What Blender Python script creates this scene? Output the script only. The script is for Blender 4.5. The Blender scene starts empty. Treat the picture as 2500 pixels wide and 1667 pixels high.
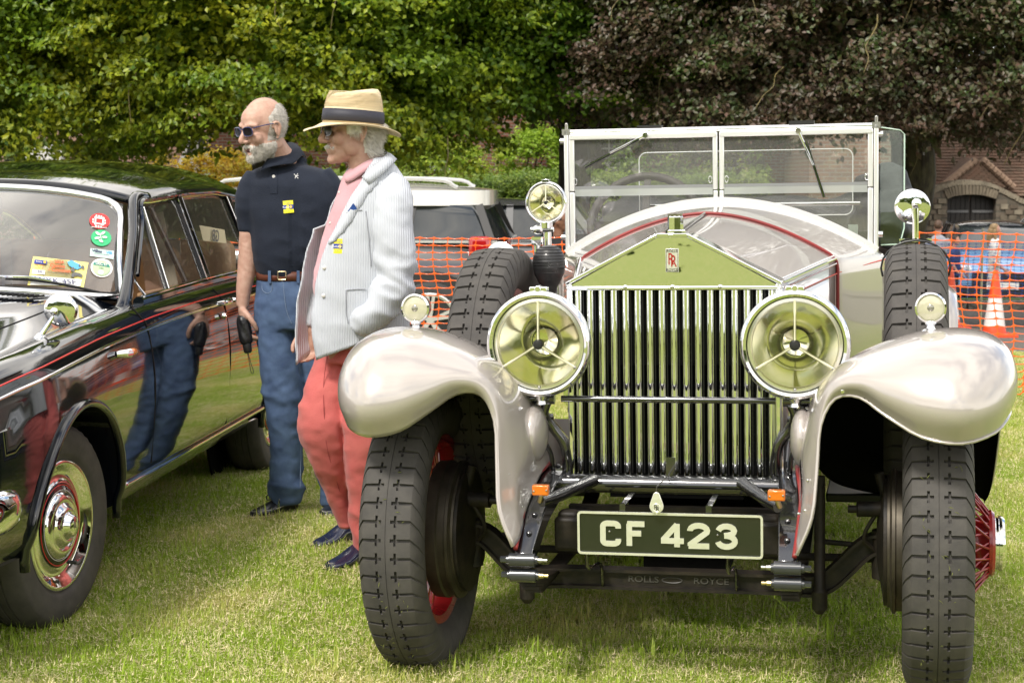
import bpy, bmesh, math, random
import numpy as np
from math import sin, cos, pi, radians, atan, sqrt, atan2, tan, exp
from mathutils import Vector, Matrix, noise
random.seed(7); np.random.seed(7)
RNG = np.random.default_rng(11)
C = bpy.context.scene.collection
SC = bpy.context.scene
# ---------------------------------------------------------------- camera
CAM_H, FPX, TH = 1.46, 4250.0, atan(403.5 / 4250)
cd = bpy.data.cameras.new('camera'); cam = bpy.data.objects.new('camera', cd); C.objects.link(cam)
cam.location = (0, 0, CAM_H); cam.rotation_euler = (pi / 2 - TH, 0, 0)
cd.sensor_width = 36; cd.lens = 36 * FPX / 2500; cd.clip_end = 1500; cd.clip_start = .1
cd.dof.use_dof = True; cd.dof.focus_distance = 5.2; cd.dof.aperture_fstop = 11
SC.camera = cam
# ---------------------------------------------------------------- world: Nishita sky seen through broken bright cloud
SUN_EL, SUN_AZ = radians(50), radians(-148)      # azimuth clockwise from +Y
w = bpy.data.worlds.new('World'); SC.world = w; w.use_nodes = True
nt = w.node_tree; N = nt.nodes; Lk = nt.links; N.clear()
out = N.new('ShaderNodeOutputWorld'); bg = N.new('ShaderNodeBackground'); bg.inputs[1].default_value = .14
sky = N.new('ShaderNodeTexSky'); sky.sky_type = 'NISHITA'; sky.sun_disc = False
sky.sun_elevation = SUN_EL; sky.sun_rotation = SUN_AZ
tc = N.new('ShaderNodeTexCoord'); mp = N.new('ShaderNodeMapping'); mp.inputs['Scale'].default_value = (1, 1, 2.2)
nz = N.new('ShaderNodeTexNoise'); nz.inputs['Scale'].default_value = 2.3; nz.inputs['Detail'].default_value = 7; nz.inputs['Roughness'].default_value = .55
r1 = N.new('ShaderNodeMapRange'); r1.inputs['From Min'].default_value = .36; r1.inputs['From Max'].default_value = .50
nz2 = N.new('ShaderNodeTexNoise'); nz2.inputs['Scale'].default_value = 1.5; nz2.inputs['Detail'].default_value = 4
cr = N.new('ShaderNodeValToRGB')
cr.color_ramp.elements[0].position = .32; cr.color_ramp.elements[0].color = (4.6, 4.5, 4.5, 1)
cr.color_ramp.elements[1].position = .62; cr.color_ramp.elements[1].color = (12.5, 11.9, 11.0, 1)
mx = N.new('ShaderNodeMix'); mx.data_type = 'RGBA'
Lk.new(tc.outputs['Generated'], mp.inputs[0]); Lk.new(mp.outputs[0], nz.inputs[0]); Lk.new(mp.outputs[0], nz2.inputs[0])
Lk.new(nz.outputs[0], r1.inputs[0]); Lk.new(nz2.outputs[0], cr.inputs[0])
Lk.new(r1.outputs[0], mx.inputs[0]); Lk.new(sky.outputs[0], mx.inputs[6]); Lk.new(cr.outputs[0], mx.inputs[7])
Lk.new(mx.outputs[2], bg.inputs[0]); Lk.new(bg.outputs[0], out.inputs[0])
sd = bpy.data.lights.new('sun', 'SUN'); sd.energy = 2.4; sd.angle = radians(10); sd.color = (1, .95, .87)
sun = bpy.data.objects.new('sun', sd); C.objects.link(sun)
sdir = Vector((sin(SUN_AZ) * cos(SUN_EL), cos(SUN_AZ) * cos(SUN_EL), sin(SUN_EL)))
sun.rotation_euler = sdir.to_track_quat('Z', 'Y').to_euler()
SC.view_settings.view_transform = 'Standard'; SC.view_settings.look = 'None'
SC.view_settings.gamma = 1; SC.view_settings.use_curve_mapping = False
SC.view_settings.exposure = 0.62
SC.cycles.use_denoising = True
SC.cycles.max_bounces = 8; SC.cycles.transparent_max_bounces = 12
SC.cycles.sample_clamp_indirect = 6
# ---------------------------------------------------------------- photo measurements -> metres
FW = np.array([0, cos(TH), -sin(TH)]); UP = np.array([0, sin(TH), cos(TH)]); RT = np.array([1., 0, 0]); CAMP = np.array([0, 0, CAM_H])
def ray(px, py): return FW + RT * (px - 1250) / FPX - UP * (py - 833.5) / FPX
def at(px, py, Y):
    d = ray(px, py); return CAMP + d * (Y / d[1])
class Frame:
    def __init__(s, o, deg, roll=0):
        s.o = np.array(o, float); s.M = Matrix.Rotation(radians(deg), 3, 'Z') @ Matrix.Rotation(radians(roll), 3, 'Y')
        s.R = np.array(s.M)
    def L(s, px, py, v, ax=1):
        o = s.R.T @ (CAMP - s.o); d = s.R.T @ ray(px, py); return o + d * ((v - o[ax]) / d[ax])
def ground_z(Y):
    return np.interp(Y, [8, 10, 12, 14, 16, 18, 20, 22, 24, 26, 27, 28, 30, 34, 60], [0, -.004, -.02, -.06, -.125, -.2, -.26, -.315, -.38, -.46, -.55, -.72, -1.0, -1.15, -1.6])
# ---------------------------------------------------------------- materials
MATS = {}
def mat(name, col, rough=.5, metal=0., coat=0., spec=.5, var=0., vscale=8., bump=0., bscale=60., col2=None, trans=0., sheen=0., emis=None,
        objspace=True, stretch=(1, 1, 1), aniso=0, rvar=0., alpha=None, ior=None, detail=4):
    if name in MATS: return MATS[name]
    m = bpy.data.materials.new(name); m.use_nodes = True; MATS[name] = m
    nt = m.node_tree; N = nt.nodes; L = nt.links; b = N['Principled BSDF']
    b.inputs['Base Color'].default_value = (*col, 1); b.inputs['Roughness'].default_value = rough
    b.inputs['Metallic'].default_value = metal; b.inputs['Coat Weight'].default_value = coat; b.inputs['Coat Roughness'].default_value = .03
    b.inputs['Specular IOR Level'].default_value = spec
    if trans: b.inputs['Transmission Weight'].default_value = trans
    if ior: b.inputs['IOR'].default_value = ior
    if sheen: b.inputs['Sheen Weight'].default_value = sheen
    if alpha is not None: b.inputs['Alpha'].default_value = alpha
    if emis: b.inputs['Emission Color'].default_value = (*emis[0], 1); b.inputs['Emission Strength'].default_value = emis[1]
    if var or bump or col2 or rvar:
        tc = N.new('ShaderNodeTexCoord'); mp = N.new('ShaderNodeMapping'); mp.inputs['Scale'].default_value = stretch
        L.new(tc.outputs['Object'], mp.inputs[0])
    if var or col2 or rvar:
        n = N.new('ShaderNodeTexNoise'); n.inputs['Scale'].default_value = vscale; n.inputs['Detail'].default_value = detail
        n.inputs['Roughness'].default_value = .6
        L.new(mp.outputs[0], n.inputs[0])
        r = N.new('ShaderNodeMapRange'); r.inputs['From Min'].default_value = .3; r.inputs['From Max'].default_value = .7
        L.new(n.outputs[0], r.inputs[0])
        c2 = col2 or tuple(min(1, c * (1 - var)) for c in col)
        x = N.new('ShaderNodeMix'); x.data_type = 'RGBA'; x.inputs[6].default_value = (*col, 1); x.inputs[7].default_value = (*c2, 1)
        L.new(r.outputs[0], x.inputs[0]); L.new(x.outputs[2], b.inputs['Base Color'])
        if rvar:
            r2 = N.new('ShaderNodeMapRange'); r2.inputs['To Min'].default_value = max(0, rough - rvar); r2.inputs['To Max'].default_value = min(1, rough + rvar)
            L.new(n.outputs[0], r2.inputs[0]); L.new(r2.outputs[0], b.inputs['Roughness'])
    if bump:
        n2 = N.new('ShaderNodeTexNoise'); n2.inputs['Scale'].default_value = bscale; n2.inputs['Detail'].default_value = 3
        L.new(mp.outputs[0], n2.inputs[0]); bp = N.new('ShaderNodeBump'); bp.inputs['Strength'].default_value = 1; bp.inputs['Distance'].default_value = bump
        L.new(n2.outputs[0], bp.inputs['Height']); L.new(bp.outputs[0], b.inputs['Normal'])
    return m
def glassmat(name, tint=(.9, .95, .93), rough=.0, refl=1.0, haze=0.0, hazecol=(.6, .6, .58)):
    """thin pane: fresnel reflection over clear transmission, with an optional pale diffuse haze mixed in"""
    if name in MATS: return MATS[name]
    m = bpy.data.materials.new(name); m.use_nodes = True; MATS[name] = m
    nt = m.node_tree; N = nt.nodes; L = nt.links; N.remove(N['Principled BSDF']); o = N['Material Output']
    g = N.new('ShaderNodeBsdfGlossy'); g.inputs['Roughness'].default_value = rough; g.inputs['Color'].default_value = (1, 1, 1, 1)
    t = N.new('ShaderNodeBsdfTransparent'); t.inputs[0].default_value = (*tint, 1)
    f = N.new('ShaderNodeFresnel'); f.inputs[0].default_value = 1.5
    mu = N.new('ShaderNodeMath'); mu.operation = 'MULTIPLY'; mu.inputs[1].default_value = 1.8 * refl; mu.use_clamp = True
    L.new(f.outputs[0], mu.inputs[0]); x = N.new('ShaderNodeMixShader'); L.new(mu.outputs[0], x.inputs[0]); L.new(t.outputs[0], x.inputs[1]); L.new(g.outputs[0], x.inputs[2])
    last = x
    if haze:
        d = N.new('ShaderNodeBsdfDiffuse'); d.inputs[0].default_value = (*hazecol, 1)
        tc = N.new('ShaderNodeTexCoord'); n = N.new('ShaderNodeTexNoise'); n.inputs['Scale'].default_value = 3; L.new(tc.outputs['Object'], n.inputs[0])
        mr = N.new('ShaderNodeMapRange'); mr.inputs['To Min'].default_value = haze * .6; mr.inputs['To Max'].default_value = haze * 1.4; L.new(n.outputs[0], mr.inputs[0])
        y = N.new('ShaderNodeMixShader'); L.new(mr.outputs[0], y.inputs[0]); L.new(x.outputs[0], y.inputs[1]); L.new(d.outputs[0], y.inputs[2]); last = y
    L.new(last.outputs[0], o.inputs[0]); return m
# ---------------------------------------------------------------- mesh helpers
def nrm(v):
    v = np.asarray(v, float); l = np.linalg.norm(v); return v / l if l > 1e-12 else v
def cr_interp(P, n, closed=False):
    """Catmull-Rom through the rows of P -> n samples"""
    P = np.asarray(P, float); m = len(P)
    ts = np.linspace(0, m if closed else m - 1, n, endpoint=not closed); out = []
    for t in ts:
        i = int(min(math.floor(t), (m if closed else m - 1) - (0 if closed else 1))); f = t - i
        if closed: a, b, c, d = (P[(i + k) % m] for k in (-1, 0, 1, 2))
        else:
            b, c = P[i], P[i + 1]; a = P[i - 1] if i > 0 else 2 * b - c; d = P[i + 2] if i + 2 < m else 2 * c - b
        out.append(.5 * ((2 * b) + (-a + c) * f + (2 * a - 5 * b + 4 * c - d) * f * f + (-a + 3 * b - 3 * c + d) * f ** 3))
    return np.array(out)
class MB:
    def __init__(s): s.v = []; s.f = []; s.m = []; s.n = 0
    def add(s, vs, fs, mi=0):
        vs = [tuple(map(float, p)) for p in vs]
        o = s.n; s.v += vs; s.n += len(vs); s.f += [tuple(o + i for i in f) for f in fs]; s.m += [mi] * len(fs); return s
    def box(s, c, d, R=None, mi=0):
        c = np.array(c, float); h = np.array(d, float) / 2
        P = [np.array((x, y, z)) * h for z in (-1, 1) for y in (-1, 1) for x in (-1, 1)]
        if R is not None: R = np.array(R); P = [R @ p for p in P]
        return s.add([c + p for p in P], [(0, 2, 3, 1), (4, 5, 7, 6), (0, 1, 5, 4), (2, 6, 7, 3), (0, 4, 6, 2), (1, 3, 7, 5)], mi)
    def bar(s, a, b, w, t, up=(0, 0, 1), mi=0):
        a = np.array(a, float); b = np.array(b, float); d = nrm(b - a); u = np.array(up, float); x = nrm(np.cross(d, u)); u = np.cross(x, d)
        return s.box((a + b) / 2, (w, np.linalg.norm(b - a), t), np.array([x, d, u]).T, mi)
    def rings(s, R, cap=(True, True), mi=0, closed_v=False):
        """R: list of rings, each (k,3)"""
        k = len(R[0]); V = [p for r in R for p in r]; F = []; n = len(R)
        for i in range(n if closed_v else n - 1):
            a, b = i * k, ((i + 1) % n) * k
            for j in range(k): F.append((a + j, a + (j + 1) % k, b + (j + 1) % k, b + j))
        if not closed_v:
            if cap[0]: F.append(tuple(range(k - 1, -1, -1)))
            if cap[1]: F.append(tuple((n - 1) * k + j for j in range(k)))
        return s.add(V, F, mi)
    def tube(s, pts, r, seg=10, cap=True, closed=False, mi=0, smooth=0, sq=None, flat=1.0, up0=None):
        pts = np.array(pts, float); m0 = len(pts)
        rr = np.full(m0, r, float) if np.isscalar(r) else np.array(r, float)
        if smooth:
            n = (m0 - (0 if closed else 1)) * smooth + (0 if closed else 1)
            A = cr_interp(np.column_stack([pts, rr]), n, closed); pts = A[:, :3]; rr = np.abs(A[:, 3])
        n = len(pts); R = []; u = None
        for i in range(n):
            if closed: t = pts[(i + 1) % n] - pts[i - 1]
            else: t = pts[min(i + 1, n - 1)] - pts[max(i - 1, 0)]
            t = nrm(t)
            if u is None:
                g = np.array(up0, float) if up0 is not None else (np.array((0, 0, 1.)) if abs(t[2]) < .9 else np.array((0, 1., 0)))
                u = nrm(np.cross(np.cross(t, g), t))
            else: u = nrm(u - t * (u @ t))
            x = np.cross(t, u); ring = []
            for j in range(seg):
                a = 2 * pi * (j + .5) / seg
                ca, sa = cos(a), sin(a)
                if sq: k = (abs(ca) ** sq + abs(sa) ** sq) ** (-1 / sq); ca *= k; sa *= k
                ring.append(pts[i] + rr[i] * (ca * x * flat + sa * u))
            R.append(ring)
        return s.rings(R, (cap, cap), mi, closed)
    def cyl(s, a, b, r, r2=None, seg=16, mi=0): return s.tube([a, b], [r, r if r2 is None else r2], seg, mi=mi)
    def lathe(s, prof, o=(0, 0, 0), ax=(0, 0, 1), seg=32, mi=0, cap=(False, False), up=None, sx=1.0):
        """prof: (radius, height along axis)"""
        o = np.array(o, float); ax = nrm(ax); g = np.array(up, float) if up is not None else (np.array((0, 0, 1.)) if abs(ax[2]) < .9 else np.array((1., 0, 0)))
        u = nrm(np.cross(np.cross(ax, g), ax)); x = np.cross(u, ax)
        R = [[o + ax * h + r * (cos(2 * pi * j / seg) * x * sx + sin(2 * pi * j / seg) * u) for j in range(seg)] for r, h in prof]
        return s.rings(R, cap, mi)
    def ell(s, c, r, R=None, seg=16, rg=10, mi=0, p=2.0):
        c = np.array(c, float); V = []
        for i in range(rg + 1):
            th = pi * i / rg
            for j in range(seg):
                a = 2 * pi * j / seg; q = np.array((sin(th) * cos(a), sin(th) * sin(a), cos(th)))
                if p != 2: q = q / (np.sum(np.abs(q) ** p) ** (1 / p))
                q = q * np.array(r)
                if R is not None: q = np.array(R) @ q
                V.append(c + q)
        F = []
        for i in range(rg):
            for j in range(seg):
                a, b = i * seg + j, i * seg + (j + 1) % seg
                F.append((a, a + seg, b + seg, b))
        return s.add(V, F, mi)
    def grid(s, G, mi=0, closed_u=False):
        nr, nc = len(G), len(G[0]); V = [p for r in G for p in r]; F = []
        for i in range(nr - 1):
            for j in range(nc if closed_u else nc - 1):
                a, b = i * nc + j, i * nc + (j + 1) % nc; F.append((a, b, b + nc, a + nc))
        return s.add(V, F, mi)
    def prism(s, poly, t0, t1, plane='xz', mi=0):
        """extrude a 2-D outline along the third axis"""
        ix = {'xz': (0, 2, 1), 'xy': (0, 1, 2), 'yz': (1, 2, 0)}[plane]
        V = []
        for t in (t0, t1):
            for p in poly:
                q = [0, 0, 0]; q[ix[0]], q[ix[1]], q[ix[2]] = p[0], p[1], t; V.append(q)
        n = len(poly); F = [tuple(range(n)), tuple(range(2 * n - 1, n - 1, -1))] + [(i, i + n, (i + 1) % n + n, (i + 1) % n) for i in range(n)]
        return s.add(V, F, mi)
    def ribbon(s, pts, w, t, nrm_dir, closed=False, mi=0):
        """flat stroke of width w, thickness t, lying in the plane with normal nrm_dir (for letters and trim)"""
        P = np.array(pts, float); nd = nrm(nrm_dir); n = len(P); R = []
        for i in range(n):
            if closed: d1 = nrm(P[i] - P[i - 1]); d2 = nrm(P[(i + 1) % n] - P[i])
            else:
                d1 = nrm(P[i] - P[i - 1]) if i else nrm(P[1] - P[0]); d2 = nrm(P[i + 1] - P[i]) if i < n - 1 else d1
            d = nrm(d1 + d2); sd = np.cross(d, nd); k = max(.4, d @ d1); o = sd * w / 2 / k
            R.append([P[i] - o, P[i] + o, P[i] + o + nd * t, P[i] - o + nd * t])
        return s.rings(R, (True, True), mi, closed)
    def xf(s, M):
        M = Matrix(M); s.v = [tuple(M @ Vector(p)) for p in s.v]; return s
    def mirx(s):
        s.v = [(-x, y, z) for x, y, z in s.v]; s.f = [f[::-1] for f in s.f]; return s
    def mesh(s, name, angle=35, fixn=True):
        me = bpy.data.meshes.new(name); me.from_pydata(s.v, [], s.f)
        if fixn:
            bm = bmesh.new(); bm.from_mesh(me); bmesh.ops.recalc_face_normals(bm, faces=bm.faces)
            bm.to_mesh(me); bm.free()
        if any(s.m): me.polygons.foreach_set('material_index', s.m)
        if angle > 0:
            me.shade_smooth()
            if angle < 179: me.set_sharp_from_angle(angle=radians(angle))
        me.update(); return me
def obj(name, data, m=None, parent=None, angle=35, fixn=True, label=None, cat=None, group=None, kind=None, loc=None, rot=None):
    me = data.mesh(name, angle, fixn) if isinstance(data, MB) else data
    if m is not None:
        for q in (m if isinstance(m, (list, tuple)) else [m]): me.materials.append(q)
    o = bpy.data.objects.new(name, me); C.objects.link(o)
    if parent is not None: o.parent = parent
    if loc is not None: o.location = loc
    if rot is not None: o.rotation_euler = rot
    tag(o, label, cat, group, kind); return o
def tag(o, label=None, cat=None, group=None, kind=None):
    if label: o['label'] = label
    if cat: o['category'] = cat
    if group: o['group'] = group
    if kind: o['kind'] = kind
    return o
def empty(name, label, cat, loc=(0, 0, 0), rot=(0, 0, 0), group=None):
    o = bpy.data.objects.new(name, None); C.objects.link(o); o.location = loc; o.rotation_euler = rot; o.empty_display_size = .1
    return tag(o, label, cat, group)
def mod_solid(o, t, off=-1):
    q = o.modifiers.new('solid', 'SOLIDIFY'); q.thickness = t; q.offset = off; return o
def mod_bevel(o, w, seg=2, ang=30):
    q = o.modifiers.new('bevel', 'BEVEL'); q.width = w; q.segments = seg; q.limit_method = 'ANGLE'; q.angle_limit = radians(ang)
    q.harden_normals = False; return o
def mod_sub(o, n=1):
    q = o.modifiers.new('sub', 'SUBSURF'); q.levels = n; q.render_levels = n; return o
def text_mesh(body, size, ext=.0004, bold=0., width=1.0, align='CENTER'):
    cu = bpy.data.curves.new('txt', 'FONT'); cu.body = body; cu.size = size; cu.extrude = ext; cu.offset = bold; cu.align_x = align; cu.align_y = 'CENTER'
    cu.resolution_u = 3
    o = bpy.data.objects.new('txt', cu); C.objects.link(o); dg = bpy.context.evaluated_depsgraph_get(); dg.update()
    me = bpy.data.meshes.new_from_object(o.evaluated_get(dg)); bpy.data.objects.remove(o); bpy.data.curves.remove(cu)
    for v in me.vertices: v.co.x *= width
    return me
def text_obj(name, body, size, M, m, parent=None, ext=.0004, bold=0., width=1.0, align='CENTER'):
    """M: 4x4 placing the text plane (x right, y up, z out of the page)"""
    me = text_mesh(body, size, ext, bold, width, align); me.name = name; me.transform(Matrix(M)); me.materials.clear()
    return obj(name, me, m, parent)
def basis(o, x, y):
    x = nrm(x); y = np.array(y, float); z = nrm(np.cross(x, y)); y = np.cross(z, x)
    M = Matrix.Identity(4)
    for i in range(3): M[i][0], M[i][1], M[i][2], M[i][3] = x[i], y[i], z[i], o[i]
    return M
def evaluated(o):
    dg = bpy.context.evaluated_depsgraph_get(); dg.update(); return bpy.data.meshes.new_from_object(o.evaluated_get(dg))
def remeshed(mb, voxel, smooth_it=4, fac=.5):
    """one continuous surface grown over overlapping shapes"""
    o = bpy.data.objects.new('tmp', mb.mesh('tmp', 0)); C.objects.link(o)
    r = o.modifiers.new('r', 'REMESH'); r.mode = 'VOXEL'; r.voxel_size = voxel; r.adaptivity = 0
    if smooth_it:
        q = o.modifiers.new('s', 'SMOOTH'); q.factor = fac; q.iterations = smooth_it
    me = evaluated(o); bpy.data.objects.remove(o); me.shade_smooth(); return me
def get_co(me):
    n = len(me.vertices); a = np.empty(n * 3, np.float32); me.vertices.foreach_get('co', a); return a.reshape(-1, 3).astype(float)
def set_co(me, a): me.vertices.foreach_set('co', np.ascontiguousarray(a, np.float32).ravel()); me.update()
def get_no(me):
    n = len(me.vertices); a = np.empty(n * 3, np.float32); me.vertices.foreach_get('normal', a); return a.reshape(-1, 3).astype(float)
def fast_mesh(name, V, F, smooth=False):
    """V (n,3), F (m,3|4) as arrays"""
    V = np.asarray(V, np.float32); F = np.asarray(F, np.int32); me = bpy.data.meshes.new(name); k = F.shape[1]
    me.vertices.add(len(V)); me.vertices.foreach_set('co', V.ravel())
    me.loops.add(F.size); me.loops.foreach_set('vertex_index', F.ravel())
    me.polygons.add(len(F)); me.polygons.foreach_set('loop_start', np.arange(0, F.size, k, dtype=np.int32))
    me.update(calc_edges=True); me.validate()
    if smooth: me.shade_smooth()
    return me
# ================================================================ setting: lawn, road, verge, pavement
def posmat(name, cols, scales, rough=.9, bump=0, bscale=50, transl=0., stretch=(1, 1, 1), thr=((.35, .65), (.4, .65)), spec=.3):
    """colour mixed by two noises read at the world position; cols: a, b, c"""
    if name in MATS: return MATS[name]
    m = bpy.data.materials.new(name); m.use_nodes = True; MATS[name] = m; nt = m.node_tree; N = nt.nodes; L = nt.links; b = N['Principled BSDF']
    g = N.new('ShaderNodeNewGeometry'); mp = N.new('ShaderNodeMapping'); mp.inputs['Scale'].default_value = stretch; L.new(g.outputs['Position'], mp.inputs[0])
    prev = None
    for k, sc in enumerate(scales):
        n = N.new('ShaderNodeTexNoise'); n.inputs['Scale'].default_value = sc; n.inputs['Detail'].default_value = 4; L.new(mp.outputs[0], n.inputs[0])
        r = N.new('ShaderNodeMapRange'); r.inputs['From Min'].default_value, r.inputs['From Max'].default_value = thr[min(k, len(thr) - 1)]; L.new(n.outputs[0], r.inputs[0])
        x = N.new('ShaderNodeMix'); x.data_type = 'RGBA'
        if prev is None: x.inputs[6].default_value = (*cols[0], 1)
        else: L.new(prev, x.inputs[6])
        x.inputs[7].default_value = (*cols[k + 1], 1); L.new(r.outputs[0], x.inputs[0]); prev = x.outputs[2]
    L.new(prev, b.inputs['Base Color']); b.inputs['Roughness'].default_value = rough; b.inputs['Specular IOR Level'].default_value = spec
    if bump:
        n2 = N.new('ShaderNodeTexNoise'); n2.inputs['Scale'].default_value = bscale; n2.inputs['Detail'].default_value = 3; L.new(mp.outputs[0], n2.inputs[0]); bp = N.new('ShaderNodeBump'); bp.inputs['Distance'].default_value = bump; bp.inputs['Strength'].default_value = 1
        L.new(n2.outputs[0], bp.inputs['Height']); L.new(bp.outputs[0], b.inputs['Normal'])
    if transl:
        t = N.new('ShaderNodeBsdfTranslucent'); L.new(prev, t.inputs[0]); mxs = N.new('ShaderNodeMixShader'); mxs.inputs[0].default_value = transl
        L.new(b.outputs[0], mxs.inputs[1]); L.new(t.outputs[0], mxs.inputs[2]); L.new(mxs.outputs[0], N['Material Output'].inputs[0])
    return m
lawn_soil = posmat('lawn_turf', ((.20, .26, .035), (.38, .33, .13), (.15, .19, .028)), (1.7, 23), bump=.02, bscale=60, thr=((.46, .68), (.4, .7)))
asphalt = posmat('worn_tarmac', ((.15, .135, .12), (.19, .17, .15), (.11, .10, .09)), (1.5, 60), bump=.006, bscale=140)
paving = posmat('pavement_gravel', ((.24, .19, .14), (.3, .25, .19), (.18, .15, .11)), (2, 40), bump=.006, bscale=100)
kerbm = posmat('kerb_stone', ((.20, .18, .155), (.28, .26, .22), (.11, .10, .085)), (3, 20), bump=.01, bscale=30)
def sheet(name, x0, x1, y0, y1, nx, ny, m, dz=0):
    xs = np.linspace(x0, x1, nx); ys = np.linspace(y0, y1, ny); return obj(name, MB().grid([[(x, y, float(ground_z(y)) + dz) for x in xs] for y in ys]), m, angle=180, kind='structure', fixn=False)
ys_ = [-300, -60, -10, 0, 4, 8, 10, 12, 14, 16, 18, 20, 22, 24, 25, 26, 27, 28, 29, 30, 34, 60, 400]
obj('lawn', MB().grid([[(x, y, float(ground_z(y)) - (.02 if y > 15.2 else 0)) for x in (-400, -60, -12, 12, 60, 400)] for y in ys_]), lawn_soil, angle=180, kind='structure', fixn=False)
sheet('road', -60, 60, 15.4, 24.0, 3, 10, asphalt)
sheet('pavement', -60, 60, 24.25, 25.1, 3, 3, paving, .10)
sheet('grass_verge', -60, 60, 25.1, 26.2, 3, 3, posmat('verge_green', ((.10, .16, .03), (.13, .19, .035), (.06, .1, .02)), (3, 40)), .11)
sheet('far_road', -60, 60, 26.3, 40.0, 3, 14, asphalt, .0)
# kerb stones one by one where the photo shows them
kb = empty('stone_kerb', 'row of grey kerb stones along the far side of the road', 'kerb', (0, 24.12, float(ground_z(24.1))))
K_ = mod_bevel(obj('kerb_stone', MB().box((0, 0, .045), (.88, .22, .16)), kerbm, kb), .012); K_.location = (4.05, 0, 0)
for k in range(8):
    if k == 0: continue
    c = K_.copy(); C.objects.link(c); c.parent = kb; c.location = (4.05 + .9 * k - (9 if k > 3 else 0) * 0, random.uniform(-.01, .01), random.uniform(-.006, .006))
obj('kerb_run', MB().box((-30, 0, .045), (67.0, .22, .15)), kerbm, kb)
# ---------------------------------------------------------------- grass blades
gmat = posmat('grass_blade', ((.38, .52, .055), (.70, .62, .23), (.28, .42, .038)), (1.4, 45), rough=.5, transl=.4, thr=((.47, .70), (.38, .68)))
smat = posmat('straw', ((.72, .62, .35), (.58, .52, .24), (.8, .7, .45)), (2, 50), rough=.7, transl=.2)
def blades(n, size, h0, h1, w0, flat_frac, lean=.5, wide=1.0, rng=RNG, cx=0, cy=0, seg=2):
    V = []; F = []; M_ = []
    for i in range(n):
        x, y = (rng.random(2) - .5) * size; a = rng.random() * 2 * pi; st = rng.random() < flat_frac
        h = h0 + (h1 - h0) * rng.random() ** 1.6; L_ = rng.random() * lean; w = w0 * (.6 + .8 * rng.random())
        d = np.array((cos(a), sin(a), 0)); s = np.array((-sin(a), cos(a), 0)) * w
        if st: h *= .35; L_ = 2.2
        p0 = np.array((x + cx, y + cy, -.004)); p1 = p0 + np.array((0, 0, h * .55)) + d * h * L_ * .35; p2 = p0 + np.array((0, 0, h * (.98 - .12 * min(L_, 1)))) + d * h * L_
        if st: p0[2] = p1[2] = .008 + rng.random() * .012; p2[2] = .010 + rng.random() * .02
        o = len(V); V += [p0 - s, p0 + s, p1 - s * .8, p1 + s * .8, p2]; F += [(o, o + 1, o + 3, o + 2), (o + 2, o + 3, o + 4, o + 4)]; M_ += [int(st)] * 2
    me = bpy.data.meshes.new('grass'); me.from_pydata([tuple(map(float, v)) for v in V], [], [f if f[2] != f[3] else f[:3] for f in F]); me.polygons.foreach_set('material_index', M_)
    me.materials.append(gmat); me.materials.append(smat); me.update(); return me
src = obj('grass_tuft', blades(760, .34, .008, .036, .0015, .27), None, kind='stuff', loc=(-.2, 4.62, 0))
src2 = obj('grass_tuft', blades(300, .40, .015, .066, .0019, .15, .8), None, kind='stuff', loc=(1.9, 4.9, 0))
src3 = obj('grass_tuft', blades(34, .26, .05, .125, .0022, .0, .9), None, kind='stuff', loc=(-1.55, 5.3, 0))
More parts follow.
